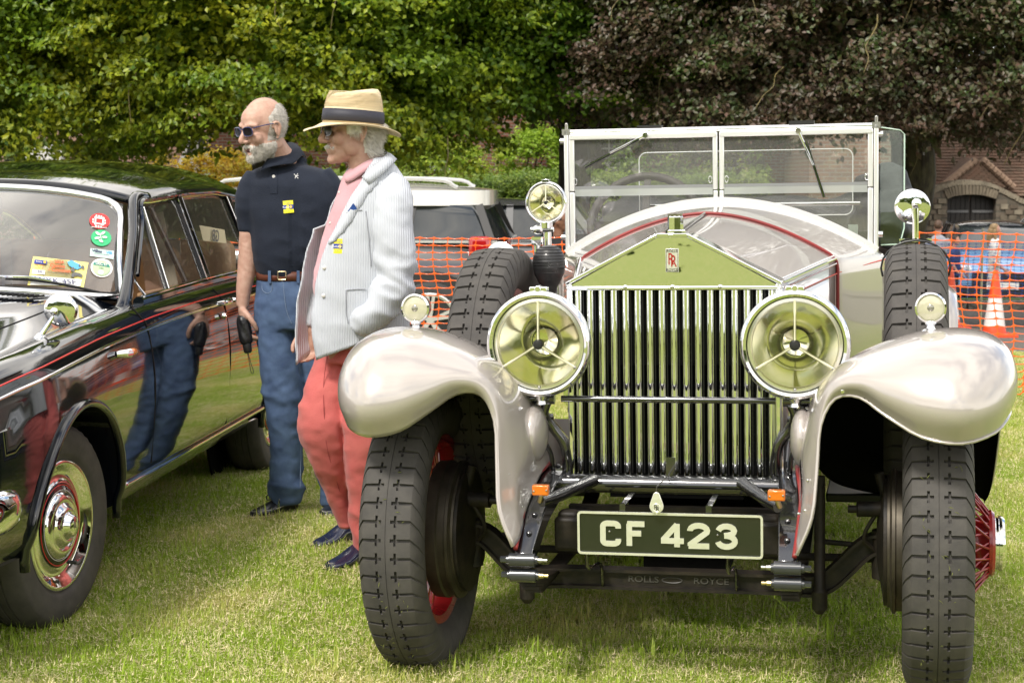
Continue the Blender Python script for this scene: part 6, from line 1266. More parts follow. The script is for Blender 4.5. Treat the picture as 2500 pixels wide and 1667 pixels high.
def strands(name, pts, dirs, ln, w_, m, parent, seed=0, curl=.3, grav=.0):
    g = np.random.default_rng(seed); V = []; Fc = []
    for p, d in zip(pts, dirs):
        d = nrm(d + g.normal(0, curl, 3)); s = nrm(np.cross(d, g.normal(0, 1, 3))) * w_; l = ln * (.6 + .7 * g.random()); o = len(V); q = p + d * l * .55; e = p + d * l + np.array((0, 0, -grav * l)); V += [p - s, p + s, q + s * .8, q - s * .8, e]; Fc += [(o, o + 1, o + 2), (o, o + 2, o + 3), (o + 3, o + 2, o + 4)]
    me = fast_mesh(name, np.array(V), np.array(Fc)); return obj(name, me, m, parent, kind='stuff')
def canon(M, P):
    Mi = np.array(M.inverted()); return (P @ Mi[:3, :3].T) + Mi[:3, 3]
def hair_shell(hd, M, mask, off, m, name, ln, n, dirf, seed=1, w_=.0007, curl=.35, grav=.2, fl=None):
    """a thickened copy of part of the scalp, feathered with short strands"""
    me0 = hd.data; co = get_co(me0); no = get_no(me0); cc = canon(M, co); k = np.array([mask(q) for q in cc]); g = random.Random(seed)
    keep = k > .02; idx = -np.ones(len(co), int); idx[keep] = np.arange(keep.sum()); V = co[keep] + no[keep] * (off * np.clip(k[keep], 0, 1))[:, None] + np.array([no[i] * noise.noise(Vector(co[i] * 140)) * off * .35 * min(1, k[i]) for i in np.where(keep)[0]])
    Fs = [tuple(idx[v] for v in p.vertices) for p in me0.polygons if all(keep[v] for v in p.vertices)]
    me = bpy.data.meshes.new(name); me.from_pydata([tuple(v) for v in V], [], Fs); me.shade_smooth(); o = obj(name, me, m, hd)
    ids = np.where(k > .25)[0]; ch = np.random.default_rng(seed).choice(ids, n); Rm = np.array(M.to_3x3()); D = np.array([nrm(Rm @ dirf(cc[i])) * .95 + no[i] * (.5 if name == 'hair' else .22) for i in ch]); P = co[ch] + no[ch] * off * .5 + np.random.default_rng(seed + 1).normal(0, .0022, (n, 3)); strands('strand_tips' if False else 'loose_hair', P, D, ln, w_, m, o, seed, curl, grav); return o
def glasses(hd, M, fm, w_=.026, h_=.017, z=.013, top=True):
    T = lambda p: np.array(M @ Vector(p)); o = obj('sunglasses', MB().tube([T((-.010, -.101, z + .008)), T((0, -.105, z + .010)), T((.010, -.101, z + .008))], .0024, 8, smooth=3), fm, hd)
    for s in (-1, 1):
        P = []
        for a in np.linspace(0, 2 * pi, 20, endpoint=False):
            x, y = cos(a), sin(a); k = (abs(x) ** 3.2 + abs(y) ** 3.2) ** (-1 / 3.2); xx = s * .036 + w_ * x * k; P.append(T((xx, -.103 + .35 * (abs(xx) - .01) ** 2 * 10, z + h_ * y * k - (.003 if y < 0 else 0))))
        P = np.array(P); c = P.mean(0); obj('lens', MB().add(list(P) + [c], [(i, (i + 1) % 20, 20) for i in range(20)]), lens_dark, o); obj('rim', MB().tube(P, .0022, 6, closed=True), fm, o)
        obj('temple', MB().tube([T((s * .062, -.088, z + .011)), T((s * .074, -.05, z + .013)), T((s * .080, .005, z + .012)), T((s * .082, .03, z + .002))], [.0026, .0022, .0020, .0018], 8, smooth=3), fm, o)
    return o
def badge(F, surf, cx, cy, w_, h_, tilt=0):
    """small yellow sticker: band of blue with a gold wheel"""
    c, s = cos(radians(tilt)), sin(radians(tilt)); q = lambda x, y, e: surf(cx + x * c - y * s, cy + x * s + y * c, e)
    def pol(nm, pts, m, e, par): return obj(nm, MB().add([q(x, y, e) for x, y in pts], [tuple(range(len(pts)))]), m, par, fixn=False, angle=0)
    G = [[q(-w_ + 2 * w_ * i / 4, -h_ + 2 * h_ * j / 4, .004) for i in range(5)] for j in range(5)]; b = obj('sticker', MB().grid(G), mat('sticker_yellow', (.80, .72, .02), .4), F.root, fixn=False); b['label'] = 'yellow event sticker with blue band'
    pol('blue_band', [(-w_, -h_ * .32), (w_, -h_ * .32), (w_, h_ * .36), (-w_, h_ * .36)], mat('sticker_blue', (.02, .04, .30), .4), .0055, b); pol('gold_wheel', [(w_ * .48 + h_ * .24 * cos(a), h_ * .03 + h_ * .24 * sin(a)) for a in np.linspace(0, 2 * pi, 12, endpoint=False)], mat('logo_gold', (.6, .4, .05), .5), .007, b)
    for (t, yy, hh, m) in (('Rotary', .04, h_ * .34, s_white), ('CLASSICS', -.55, h_ * .13, s_blue), ('ON THE COMMON', -.42 - .3, h_ * .10, s_blue), ('ENTRY', .62, h_ * .12, s_blue)):
        o_ = q(-w_ * .28 if t == 'Rotary' else 0, yy * h_, .0075); ex = q(4, yy * h_, .0075) - q(-4, yy * h_, .0075); ey = q(0, yy * h_ - 3, .0075) - q(0, yy * h_ + 3, .0075); k = np.linalg.norm(ey) / 6; text_obj('sticker_lettering', t, hh * k * 1.5, basis(o_, ex, ey), m, b, ext=.0001)
# ---------------------------------------------------------------- the bearded man in the navy polo shirt
A = Fig('person', 'person in navy polo shirt and jeans with white beard and sunglasses, leaning forward', (-1.0, 7.4, 0), 7.4)
b = MB(); A.column([(399, 676, 726, .045, .02), (408, 640, 765, .080, .0), (422, 612, 800, .105, 0), (450, 604, 818, .125, -.01), (500, 606, 826, .135, -.01), (560, 612, 826, .135, -.01), (610, 620, 812, .135, -.01), (650, 626, 790, .130, -.005), (672, 630, 776, .125, 0)], b)
b.tube([A.p(632, 432, -.02), A.p(612, 470, -.03), A.p(606, 520, -.03), A.p(606, 566, -.03)], [.058, .058, .048, .040], 18, smooth=3); b.tube([A.p(780, 432, 0), A.p(806, 462, .0), A.p(816, 505, .0)], [.060, .056, .050], 18, smooth=3)
b.tube([A.p(712, 392, .04), A.p(740, 404, .02)], [.028, .036], 14)
me = remeshed(b, .0085, 5, .5); wrinkle(me, .009, (4.5, 4.5, 9), 3, .0025, 18, zs=lambda p: .35 + 1.0 * (abs(p[0] - .10) > .02) * min(1, max(0, (1.45 - p[2]) / .2))); polo = obj('polo_shirt', me, navy, A.root)
for (c0, c1, r_) in ((A.p(606, 552, -.03), A.p(606, 564, -.03), .0405), (A.p(815, 495, 0), A.p(817, 507, 0), .052)): obj('sleeve_cuff', MB().tube([c0, c1], [r_, r_ - .001], 24, cap=False, flat=1.0), navy, polo)
# surface lookup on the polo front
from mathutils.bvhtree import BVHTree
def surf_of(o, F):
    bv = BVHTree.FromPolygons([v.co[:] for v in o.data.vertices], [p.vertices[:] for p in o.data.polygons]); cl = Vector(CAMP - F.o)
    def f(px, py, e=.003):
        d = Vector(ray(px, py)).normalized(); h = bv.ray_cast(cl, d); return np.array(h[0] - d * e) if h[0] is not None else np.array(F.p(px, py, -.12))
    return f
sf = surf_of(polo, A); badge(A, sf, 704, 505, 12.5, 15, -5)
obj('placket', MB().grid([[sf(x, y, .003) for x in (659, 668, 677)] for y in np.linspace(400, 473, 8)]), navy, polo, fixn=False)
for (x, y) in ((668, 431),): obj('button', MB().cyl(sf(x, y, .003), sf(x, y, .007), .0065), mat('shell_button', (.6, .58, .55), .3), polo)
for (x0, y0, x1, y1) in ((718, 425, 728, 436), (727, 424, 720, 436), (720, 431, 729, 429)): obj('crest_stitch', MB().tube([sf(x0, y0), sf(x1, y1)], .0011, 5), mat('white_thread', (.7, .7, .68), .7), polo)
P1 = [A.p(648, 398, -.10), A.p(655, 386, -.07), A.p(672, 372, -.03), A.p(700, 350, .05), A.p(722, 352, .09), A.p(740, 372, .06)]; P2 = [A.p(636, 420, -.13), A.p(652, 410, -.14), A.p(690, 402, -.13), A.p(718, 398, -.10), A.p(738, 380, -.02), A.p(748, 385, .05)]
cb_ = MB(); cb_.grid([cr_interp(P1, 22), cr_interp((np.array(P1) + np.array(P2)) / 2 + (0, -.012, .004), 22), cr_interp(P2, 22)]); mod_solid(obj('collar', cb_, navy, polo, angle=180), .004, 0)
hdA, MA = head(A, A.p(642, 318, -.10), -48, 12, 0, 1.0, skin1, True, neck=A.p(692, 398, .01))
def cl01(x): return max(0., min(1., x))
hair_shell(hdA, MA, lambda q: cl01((q[1] + .012 + max(0, .03 - q[2]) * .3) / .02) * cl01((.098 - q[2] - max(0, .05 - q[1]) * .7) / .02) * cl01((q[2] + .045) / .01) * (0 if abs(q[0]) > .0755 else 1), .0035, hair_grey, 'hair', .008, 3200, lambda q: np.array((q[0] * 3, .5, -.5)), 2, .0006)
hair_shell(hdA, MA, lambda q: cl01((-.046 - q[2]) / .010) * cl01((.022 - q[1]) / .014) * cl01((q[2] + .132) / .01) * (0 if (abs(q[0]) < .021 and -.086 < q[2] < -.055 and q[1] < -.06) else 1) * cl01((.070 - abs(q[0])) / .010) * cl01((.016 - q[1]) / .012) * (1 if (abs(q[0]) > .030 + max(0, -.05 - q[2]) * 0 or q[2] < -.046) else 0) * (1 if q[2] < -.052 or abs(q[0]) > .044 or q[1] < -.085 else .0), .0018, mat('beard_hair', (.66, .62, .56), .6, var=.35, vscale=70), 'beard', .009, 9000, lambda q: np.array((q[0] * 2, -.25, -1)), 4, .00045, .3)
hair_shell(hdA, MA, lambda q: cl01((.045 - q[2]) / .02) * cl01((q[2] + .05) / .02) * cl01((q[1] + .035) / .01) * cl01((.0 - q[1]) / .008) * (1 if abs(q[0]) > .05 else 0), .0012, skin1, 'sideburns', .006, 500, lambda q: np.array((0, 0, -1.)), 8, .0004)
strands('moustache', [np.array(MA @ Vector((x, -.094 + abs(x) * .45, -.044 - abs(x) * .18))) for x in np.random.default_rng(3).uniform(-.034, .034, 1000)], [np.array(MA.to_3x3() @ Vector((x, -.5, -1))) for x in np.random.default_rng(3).uniform(-.8, .8, 1000)], .013, .0008, hair_white, hdA, 5)
obj('mouth', MB().ell((0, 0, 0), (.017, .006, .008)).xf(MA @ Matrix.Translation((0, -.088, -.070))), mat('dark_mouth', (.08, .02, .02), .5), hdA)
glasses(hdA, MA, frame_navy)
g_ = np.random.default_rng(9); strands('wisps', [np.array(MA @ Vector((.05 * cos(a) * k, .02 + .07 * sin(a) * k, .128 - .03 * k * k))) for a, k in zip(g_.uniform(0, 6.28, 160), g_.uniform(.3, 1, 160))], [np.array((0, 0.1, 1.))] * 160, .014, .0004, hair_grey, hdA, 6, .6)
# arms and hands
ab = MB(); ab.tube([A.p(606, 540, -.03), A.p(606, 600, -.03), A.p(604, 650, -.035), A.p(596, 700, -.05), A.p(592, 748, -.06)], [.036, .040, .041, .033, .025], 18, smooth=4)
hand_mb(ab, A.p(592, 750, -.06), (.10, -.15, -1), (-.85, -.6, 0), (.35, -.9, .1), 1.02, .75, grip=.15)
me = remeshed(ab, .005, 3); wrinkle(me, .0012, (30, 30, 40), 1); obj('arm_and_hand', me, skin1, A.root)
ab = MB().tube([A.p(817, 495, 0), A.p(822, 560, .03), A.p(815, 640, .04), A.p(800, 720, .03)], [.043, .040, .036, .027], 16, smooth=4); hand_mb(ab, A.p(800, 722, .03), (-.05, -.1, -1), (.9, -.3, 0), (-.3, -.9, 0), 1.0, .5); obj('arm_and_hand', remeshed(ab, .006, 3), skin1, A.root)
# jeans, belt, shoes
b = MB(); A.column([(660, 632, 776, .125, 0), (700, 626, 790, .135, 0), (750, 622, 800, .14, 0), (800, 622, 800, .13, 0)], b); A.column([(730, 622, 716, .10, -.02), (793, 624, 718, .10, -.02), (860, 632, 726, .092, -.03), (946, 641, 733, .088, -.03), (1030, 655, 736, .080, -.02), (1099, 661, 738, .075, 0), (1160, 661, 738, .073, .01), (1201, 662, 740, .072, .02), (1228, 676, 732, .060, .02)], b); A.column([(740, 700, 800, .10, .05), (860, 712, 812, .095, .06), (960, 730, 818, .09, .07), (1060, 752, 828, .08, .08), (1150, 772, 838, .075, .08), (1232, 785, 838, .065, .06)], b)
me = remeshed(b, .0085, 4); wrinkle(me, .0085, (7, 7, 12), 11, .0035, 26, zs=lambda p: .35 + .9 * (1 - min(1, abs(p[2] - .52) / .22)) + 1.5 * max(0, 1 - abs(p[2] - .12) / .14)); jn_ = obj('jeans', me, denim, A.root); sj = surf_of(jn_, A)
for pts in ([(690, 676), (694, 720), (700, 760), (712, 790)], [(642, 680), (640, 706), (652, 716), (664, 708), (664, 684)], [(723, 800), (731, 900), (733, 1000), (734, 1100), (733, 1190)]): obj('jeans_seam', MB().tube(cr_interp([sj(*p, .001) for p in pts], 14), .0016, 5), mat('pale_denim_seam', (.14, .19, .28), .9), jn_)
b = MB(); rr = [A.ringrow(py, l, r, ry, 0, 40) for py, l, r, ry in ((660, 629, 780, .128), (682, 628, 782, .132))]; bt = mod_solid(obj('belt', b.rings(rr, (False, False)), brown_l, A.root), .004, 1)
bc = A.p(688, 673, -.137); obj('buckle', MB().tube([bc + (x, 0, z) for x, z in rc(-.017, .017, -.017, .017, .004)], .0024, 6, closed=True), brass, bt)
for px in (658, 728): q = A.p(px, 676, -.131); obj('belt_loop', MB().box(q, (.012, .006, .052)), denim, jn_)
shoe(A.root, A.p(611, 1268, -.07) * (1, 1, 0), A.p(722, 1240, .07) * (1, 1, 0), .098, .085, shoe_m, sole_m, laces=True); shoe(A.root, A.p(790, 1270, -.08) * (1, 1, 0), A.p(850, 1250, .12) * (1, 1, 0), .096, .085, shoe_m, sole_m, laces=True)
# the folded umbrella he carries
uo = A.p(606, 815, -.085) + A.o; um = empty('folded_umbrella', 'compact black folded umbrella held in the bearded man\'s hand', 'umbrella', tuple(uo)); a_, c_ = A.p(592, 770, -.085) + A.o - uo, A.p(606, 862, -.10) + A.o - uo
bb = MB().tube([a_ + (c_ - a_) * t for t in (0, .1, .3, .6, .74)], [.018, .026, .028, .027, .022], 14, smooth=3); me = remeshed(bb, .004, 1); wrinkle(me, .003, (40, 40, 12), 3); obj('canopy', me, mat('black_nylon', (.010, .010, .011), .35, bump=.002, bscale=60), um); hh_ = obj('handle', MB().tube([a_ + (c_ - a_) * t for t in (.72, .76, .95, 1.0)], [.018, .019, .0175, .012], 16), rubber_dark, um)
obj('wrist_strap', MB().tube([c_, c_ + (.01, 0, -.04), c_ + (.022, 0, -.08), c_ + (.012, -.002, -.082), c_ + (.004, 0, -.04), c_ + (-.003, 0, -.0)], .0016, 6, smooth=5), rubber_dark, um)
# ---------------------------------------------------------------- the man in the striped jacket and straw hat
B = Fig('person', 'person in pale striped jacket, red chinos and sunglasses, one hand in the pocket', (-.60, 6.45, 0), 6.45)
b = MB(); B.column([(412, 856, 928, .055, .01), (426, 842, 945, .08, 0), (455, 830, 962, .105, 0), (520, 808, 972, .125, 0), (600, 782, 975, .135, 0), (670, 768, 968, .14, 0), (730, 770, 962, .14, 0), (775, 792, 955, .13, 0), (800, 800, 950, .12, 0)], b); me = remeshed(b, .009, 4); wrinkle(me, .004, (6, 6, 10), 5, .001, 26); sh = obj('shirt', me, pink, B.root)
P1 = [B.p(838, 428, -.06), B.p(856, 418, -.070), B.p(884, 400, -.070), B.p(912, 386, -.04), B.p(930, 380, .03)]; P2 = [B.p(845, 448, -.085), B.p(864, 440, -.095), B.p(896, 418, -.095), B.p(924, 398, -.06), B.p(938, 390, .02)]
mod_solid(obj('shirt_collar', MB().grid([cr_interp(P1, 14), cr_interp((np.array(P1) + P2) / 2 + (0, -.01, 0), 14), cr_interp(P2, 14)]), pink, sh, angle=180), .003, 0)
for (x, y) in ((822, 470), (800, 545)): obj('shirt_button', MB().ell(surf_of(sh, B)(x + 6, y, .002), (.005, .003, .005)), mat('shell_button', (.6, .58, .55), .3), sh)
ROW = [(388, 892, 942, .055, 88), (402, 868, 958, .085, 86), (420, 846, 972, .105, 82), (450, 834, 988, .125, 72), (486, 818, 996, .14, 62), (563, 784, 1000, .155, 54), (620, 766, 1000, .16, 47), (700, 750, 998, .162, 44), (760, 742, 996, .162, 44), (800, 740, 994, .160, 46), (838, 740, 990, .156, 50)]
A_ = cr_interp(np.array(ROW, float), 61); G = []
for (py, l, r, ry, th) in A_:
    a0, b0 = B.p(l, py), B.p(r, py); c = (a0 + b0) / 2; rx = (b0[0] - a0[0]) / 2; row = []
    for k in range(64):
        t = radians(th + (360 - 14 - th) * k / 63); x, y = -cos(t), -sin(t); kk = (abs(x) ** 2.3 + abs(y) ** 2.3) ** (-1 / 2.3); drop = 0
        if py > 780: drop = -.05 * max(0, 1 - (k / 63) * 5.5) * (py - 780) / 58 + .035 * sin(pi * k / 63) * (py - 780) / 58 * 1.0 - .085 * max(0, (k / 63 - .8) / .2) * (py - 780) / 58
        row.append(c + (rx * x * kk - (.03 * max(0, (k / 63 - .85) / .15) if py > 560 else 0), ry * y * kk, drop))
    G.append(row)
me = MB().grid(G).mesh('jacket', 180); wrinkle(me, .008, (5, 5, 8), 17, .002, 20); jk = obj('jacket', me, seer, B.root); mod_solid(jk, .006, 0); sjk = surf_of(jk, B)
# lapel and collar roll
edge = [G[i][0] for i in range(6, 34)]; inner = [G[i][min(63, int(1 + 9 * (1 - (i - 6) / 28) ** .7))] for i in range(6, 34)]
lp = MB().grid([[np.array(e) + (-.002, -.007, 0) for e in edge], [(np.array(e) + i_) / 2 + (-.002, -.016, 0) for e, i_ in zip(edge, inner)], [np.array(i_) + (0, -.012, 0) for i_ in inner]]); mod_solid(obj('lapel', lp, seer, jk, angle=180), .004, 0)
cp_ = [B.p(884, 432, -.125), B.p(905, 410, -.115), B.p(930, 390, -.08), B.p(945, 374, .0), B.p(940, 372, .05)]; cq_ = [B.p(900, 452, -.14), B.p(930, 428, -.13), B.p(955, 404, -.09), B.p(968, 390, .0), B.p(960, 388, .06)]; mod_solid(obj('jacket_collar', MB().grid([cr_interp(cp_, 14), cr_interp((np.array(cp_) + cq_) / 2 + (0, -.008, .004), 14), cr_interp(cq_, 14)]), seer, jk, angle=180), .005, 0)
seamm = mat('jacket_seam', (.30, .31, .34), .9)
for pts in ([(846, 520), (870, 514), (884, 513)], [(846, 708), (868, 706), (893, 706)], [(846, 708), (845, 760), (850, 790)], [(1 + 905, 650), (898, 560), (893, 515)]): obj('pocket_seam', MB().tube(cr_interp([sjk(*p, .006) for p in pts], 10), .0016, 5), seamm, jk)
for (x, y) in ((786, 654), (784, 722)): obj('jacket_button', MB().ell(sjk(x + 6, y, .006), (.008, .005, .008)), mat('shell_button', (.6, .58, .55), .3), jk)
obj('pocket_square', MB().add([sjk(848, 517, .009), sjk(871, 511, .009), sjk(870, 506, .012), sjk(862, 496, .014), sjk(857, 504, .012)], [(0, 1, 2, 3, 4)]), mat('blue_silk', (.01, .05, .22), .4), jk, fixn=False, angle=0)
badge(B, sjk, 825, 601, 10.5, 18, 2)
b = MB().tube([B.p(955, 452, -.04), B.p(958, 500, -.10), B.p(960, 580, -.13), B.p(966, 650, -.14), B.p(962, 700, -.15), B.p(935, 742, -.17), B.p(900, 778, -.17), B.p(876, 800, -.15)], [.066, .076, .074, .068, .066, .060, .054, .046], 20, smooth=4)
me = remeshed(b, .0085, 4); wrinkle(me, .012, (8, 8, 14), 23, .003, 24, zs=lambda p: .4 + 1.1 * max(0, 1 - abs(p[2] - 1.09) / .2)); slv = obj('jacket_sleeve', me, seer, B.root)
b = MB(); hand_mb(b, B.p(878, 800, -.13), (-.6, .2, -.75), (.2, -1, -.1), (-.75, -.1, .6), 1.0, .3); b.tube([B.p(900, 785, -.14), B.p(876, 802, -.13)], .027, 12); obj('hand', remeshed(b, .006, 2), skin2, B.root)
b = MB(); hand_mb(b, B.p(762, 800, .11), (-.12, 0, -1), (.3, 1, 0), (-1, .2, 0), .92, .9); obj('hand', remeshed(b, .006, 2), skin2, B.root)
b = MB().tube([B.p(880, 460, .13), B.p(830, 600, .15), B.p(780, 740, .13), B.p(764, 800, .12)], [.06, .055, .048, .040], 16, smooth=4); obj('jacket_sleeve', remeshed(b, .01, 3), seer, B.root)
# hat and head
hdB, MBm = head(B, B.p(856, 322, 0), -66, 3, 0, 1.0, skin2, False, neck=B.p(893, 412, .01))
T = lambda p: np.array(MBm @ Vector(p)); hp_ = B.p(862, 296, 0); HM = Matrix.Translation(hp_) @ Matrix.Rotation(radians(-72), 4, 'Z') @ Matrix.Rotation(radians(-4), 4, 'X')
ht = empty('straw_fedora', 'straw fedora with broad navy band on the head of the man in the striped jacket', 'hat', tuple(hp_ + B.o)); HM0 = Matrix.Rotation(radians(-72), 4, 'Z') @ Matrix.Rotation(radians(-4), 4, 'X')
def hring(rx, ry, z, pinch=0, n=56, sag=0, zf=None):
    R_ = []
    for j in range(n):
        a = 2 * pi * j / n; x, y = cos(a) * rx, sin(a) * ry; zz = z
        if pinch: x *= 1 - pinch * max(0, -sin(a)) ** 1.5
        if zf: zz += zf(a, x, y)
        R_.append(HM0 @ Vector((x, y, zz)))
    return R_
brimz = lambda a, x, y: -.012 * cos(2 * a) * -1 * 0 + (.010 * (abs(cos(a)) ** 2)) - .012 * max(0, -sin(a)) ** 2 + .002
Rg = [hring(.089, .112, .105 + 0), ]
cr_ = [(.089, .112, -.012, 0, 0), (.089, .111, .02, 0, 0), (.085, .107, .05, .05, .1), (.079, .101, .080, .20, .5), (.071, .094, .100, .34, 1), (.060, .084, .112, .40, 1), (.044, .066, .114, .36, .8), (.022, .040, .104, .2, .4), (.002, .004, .098, 0, .2)]
Rg = [hring(rx, ry, z, pn, zf=(lambda a, x, y, k=k: k * (.016 * sin(a) - .006))) for rx, ry, z, pn, k in cr_]; crw = obj('hat_crown', MB().rings(Rg, (False, True)), straw_w, ht, angle=180); mod_solid(crw, .002, 0)
for k in range(14):   # woven courses
    z = .048 + k * .0042; f_ = np.interp(z, [-.012, .02, .05, .085, .106], [1, 1, .966, .91, .82]); 
    obj('straw_course', MB().tube(hring(.0895 * f_, .1125 * f_, z, np.interp(z, [.05, .085, .106], [.02, .10, .22])), .0011, 5, closed=True), straw_w, crw)
obj('hat_band', mod_solid(obj('band_tmp', MB().rings([hring(.0905, .1135, -.004), hring(.0905, .1132, .016), hring(.0885, .1105, .038)], (False, False)), band, ht, angle=180), .003, 1).data, band, ht) if False else mod_solid(obj('hat_band', MB().rings([hring(.0905, .1135, -.006), hring(.0905, .1132, .016), hring(.0885, .1108, .038)], (False, False)), band, ht, angle=180), .003, 1)
Rb = [hring(.088 + d, .111 + d * 1.05, -.012 + 0 * d, zf=(lambda a, x, y, d=d: -.42 * d - .30 * d * max(0, -sin(a)) ** 2 + .25 * d * abs(cos(a)) * (d / .06) - .20 * d * max(0, sin(a)) ** 2 + .10 * d * (d / .06))) for d in (0, .012, .025, .04, .054, .066)]
mod_solid(obj('hat_brim', MB().rings(Rb, (False, False)), straw_w, ht, angle=180), .0025, 0)
hair_shell(hdB, MBm, lambda q: cl01((q[1] - .026 - max(0, .0 - q[2]) * 0) / .012) * cl01((.035 - q[2]) / .02) * cl01((q[2] + .085) / .02) * (0 if abs(q[0]) > .078 else 1), .009, hair_white, 'hair', .034, 6500, lambda q: np.array((q[0] * 2, .55, -1.0)), 12, .0009, .22, .1)
hair_shell(hdB, MBm, lambda q: cl01((.05 - q[2]) / .02) * cl01((q[2] + .012) / .01) * cl01((q[1] + .035) / .01) * cl01((.012 - q[1]) / .008) * (1 if abs(q[0]) > .05 else 0), .007, hair_white, 'temple_hair', .022, 700, lambda q: np.array((0, .7, -.7)), 14, .0008)
strands('moustache', [T((x, -.094 + abs(x) * .5, -.044 - abs(x) * .22)) for x in np.random.default_rng(5).uniform(-.032, .032, 1100)], [np.array(MBm.to_3x3() @ Vector((x, -.6, -1))) for x in np.random.default_rng(5).uniform(-.8, .8, 1100)], .014, .0008, hair_white, hdB, 5)
glasses(hdB, MBm, frame_blk, .025, .0185, .011)
# trousers and shoes
b = MB(); B.column([(770, 788, 975, .135, .02), (830, 790, 985, .14, .02), (880, 790, 990, .14, .02)], b); B.column([(800, 790, 885, .10, .08), (880, 768, 868, .10, .05), (960, 742, 855, .095, .0), (1040, 725, 842, .09, -.03), (1110, 752, 848, .085, .0), (1180, 785, 852, .075, .05), (1240, 812, 862, .066, .09), (1285, 832, 870, .058, .10)], b); B.column([(820, 850, 1000, .12, -.03), (900, 846, 998, .115, -.04), (1000, 838, 975, .105, -.05), (1080, 842, 955, .095, -.05), (1180, 848, 938, .082, -.03), (1280, 858, 925, .070, -.01), (1345, 868, 918, .058, .0)], b)
me = remeshed(b, .0085, 4); wrinkle(me, .009, (7, 7, 10), 31, .0035, 24, zs=lambda p: .4 + .9 * max(0, 1 - abs(p[2] - .53) / .25) + .8 * max(0, 1 - abs(p[2] - .15) / .15)); tr_ = obj('trousers', me, coral, B.root); stt = surf_of(tr_, B)
for pts in ([(800, 860), (790, 940), (792, 1020), (800, 1100), (830, 1200)], [(853, 860), (838, 960), (842, 1060)]): obj('trouser_seam', MB().tube(cr_interp([stt(*p, .001) for p in pts], 14), .0014, 5), mat('red_seam', (.3, .05, .05), .9), tr_)
shoe(B.root, B.p(766, 1352, -.02 + .28) * (1, 1, 0), B.p(868, 1322, .30 + .12) * (1, 1, 0), .098, .080, shoe_n, sole_m); shoe(B.root, B.p(797, 1408, -.12) * (1, 1, 0), B.p(905, 1380, .02) * (1, 1, 0), .100, .082, shoe_n, shoe_m)
# ================================================================ barrier netting, cones, parked cars, passers-by
orange = mat('orange_netting', (.85, .13, .012), .35, coat=.3, var=.1, vscale=10); bluenet = mat('blue_netting', (.02, .08, .42), .45)
def net(name, label, P0, P1, ztop0, ztop1, cw, ch, nrow, m, rad, seed, sag=.012, group=None):
    P0, P1 = np.array(P0, float), np.array(P1, float); L_ = np.linalg.norm(P1 - P0); nx = int(L_ / cw); d = (P1 - P0) / L_; n = np.array((-d[1], d[0])); gz = float(ground_z(P0[1])); t = empty(name, label, 'barrier fence', (P0[0], P0[1], gz)); g = random.Random(seed)
    def pt(i, j, fi=0.):
        u = (i + fi) / nx; x, y = P0 + (P1 - P0) * u; zt = ztop0 + (ztop1 - ztop0) * u + sag * sin(u * nx * .13) + sag * .5 * sin(u * nx * .31 + 1); ww = .02 * sin(u * nx * .22 + j * .1); sh_ = .02 * sin(j * .45 + u * 9)
        return np.array((x + n[0] * ww + d[0] * sh_, y + n[1] * ww, zt - j * ch * (1 + .04 * sin(i * .5)))) - (P0[0], P0[1], gz)
    H = MB(); fw = np.array((0, 0, 1.)); k3 = [(0, 1.9), (.16, .9), (.5, .55), (.84, .9)]
    for j in range(nrow + 1):
        R_ = []
        for i in range(nx):
            for f, w_ in k3:
                c = pt(i, j, f) + (0, 0, -.004 * sin(pi * f)); hh = rad * w_ * (1.0 if j else 1.0); R_.append([c + (0, 0, hh), c + (n[0] * -.0015, n[1] * -.0015, 0), c + (0, 0, -hh), c + (n[0] * .0015, n[1] * .0015, 0)])
        H.rings(R_)
    V_ = MB()
    for i in range(nx):
        R_ = []
        for j in range(nrow):
            for f, w_ in k3: c = pt(i, j) * (1 - f) + pt(i, j + 1) * f; hh = rad * w_ * .85; R_.append([c + (d[0] * hh, d[1] * hh, 0), c + (n[0] * -.001, n[1] * -.001, 0), c - (d[0] * hh, d[1] * hh, 0), c + (n[0] * .001, n[1] * .001, 0)])
        V_.rings(R_)
    V_.v = V_.v; H.add(V_.v, V_.f); obj('netting', H, m, t, angle=50, fixn=False, kind='stuff')
    for k in range(4): c = pt(int(nx * (k + .5) / 4), 0); obj('stake', MB().cyl((c[0], c[1] + .03, -.1), (c[0], c[1] + .03, c[2] + .03), .007, seg=8), steel, t)
    return t
net('barrier_netting', 'orange plastic barrier netting strung across the lawn behind the cars', (-3.4, 12.4), (3.9, 10.7), 1.03, 1.10, .098, .0465, 21, orange, .0044, 1)
net('barrier_netting', 'blue plastic netting along the verge at the far side of the road', (-9.0, 25.6), (9.0, 25.6), .46, .46, .10, .048, 19, bluenet, .0036, 5)
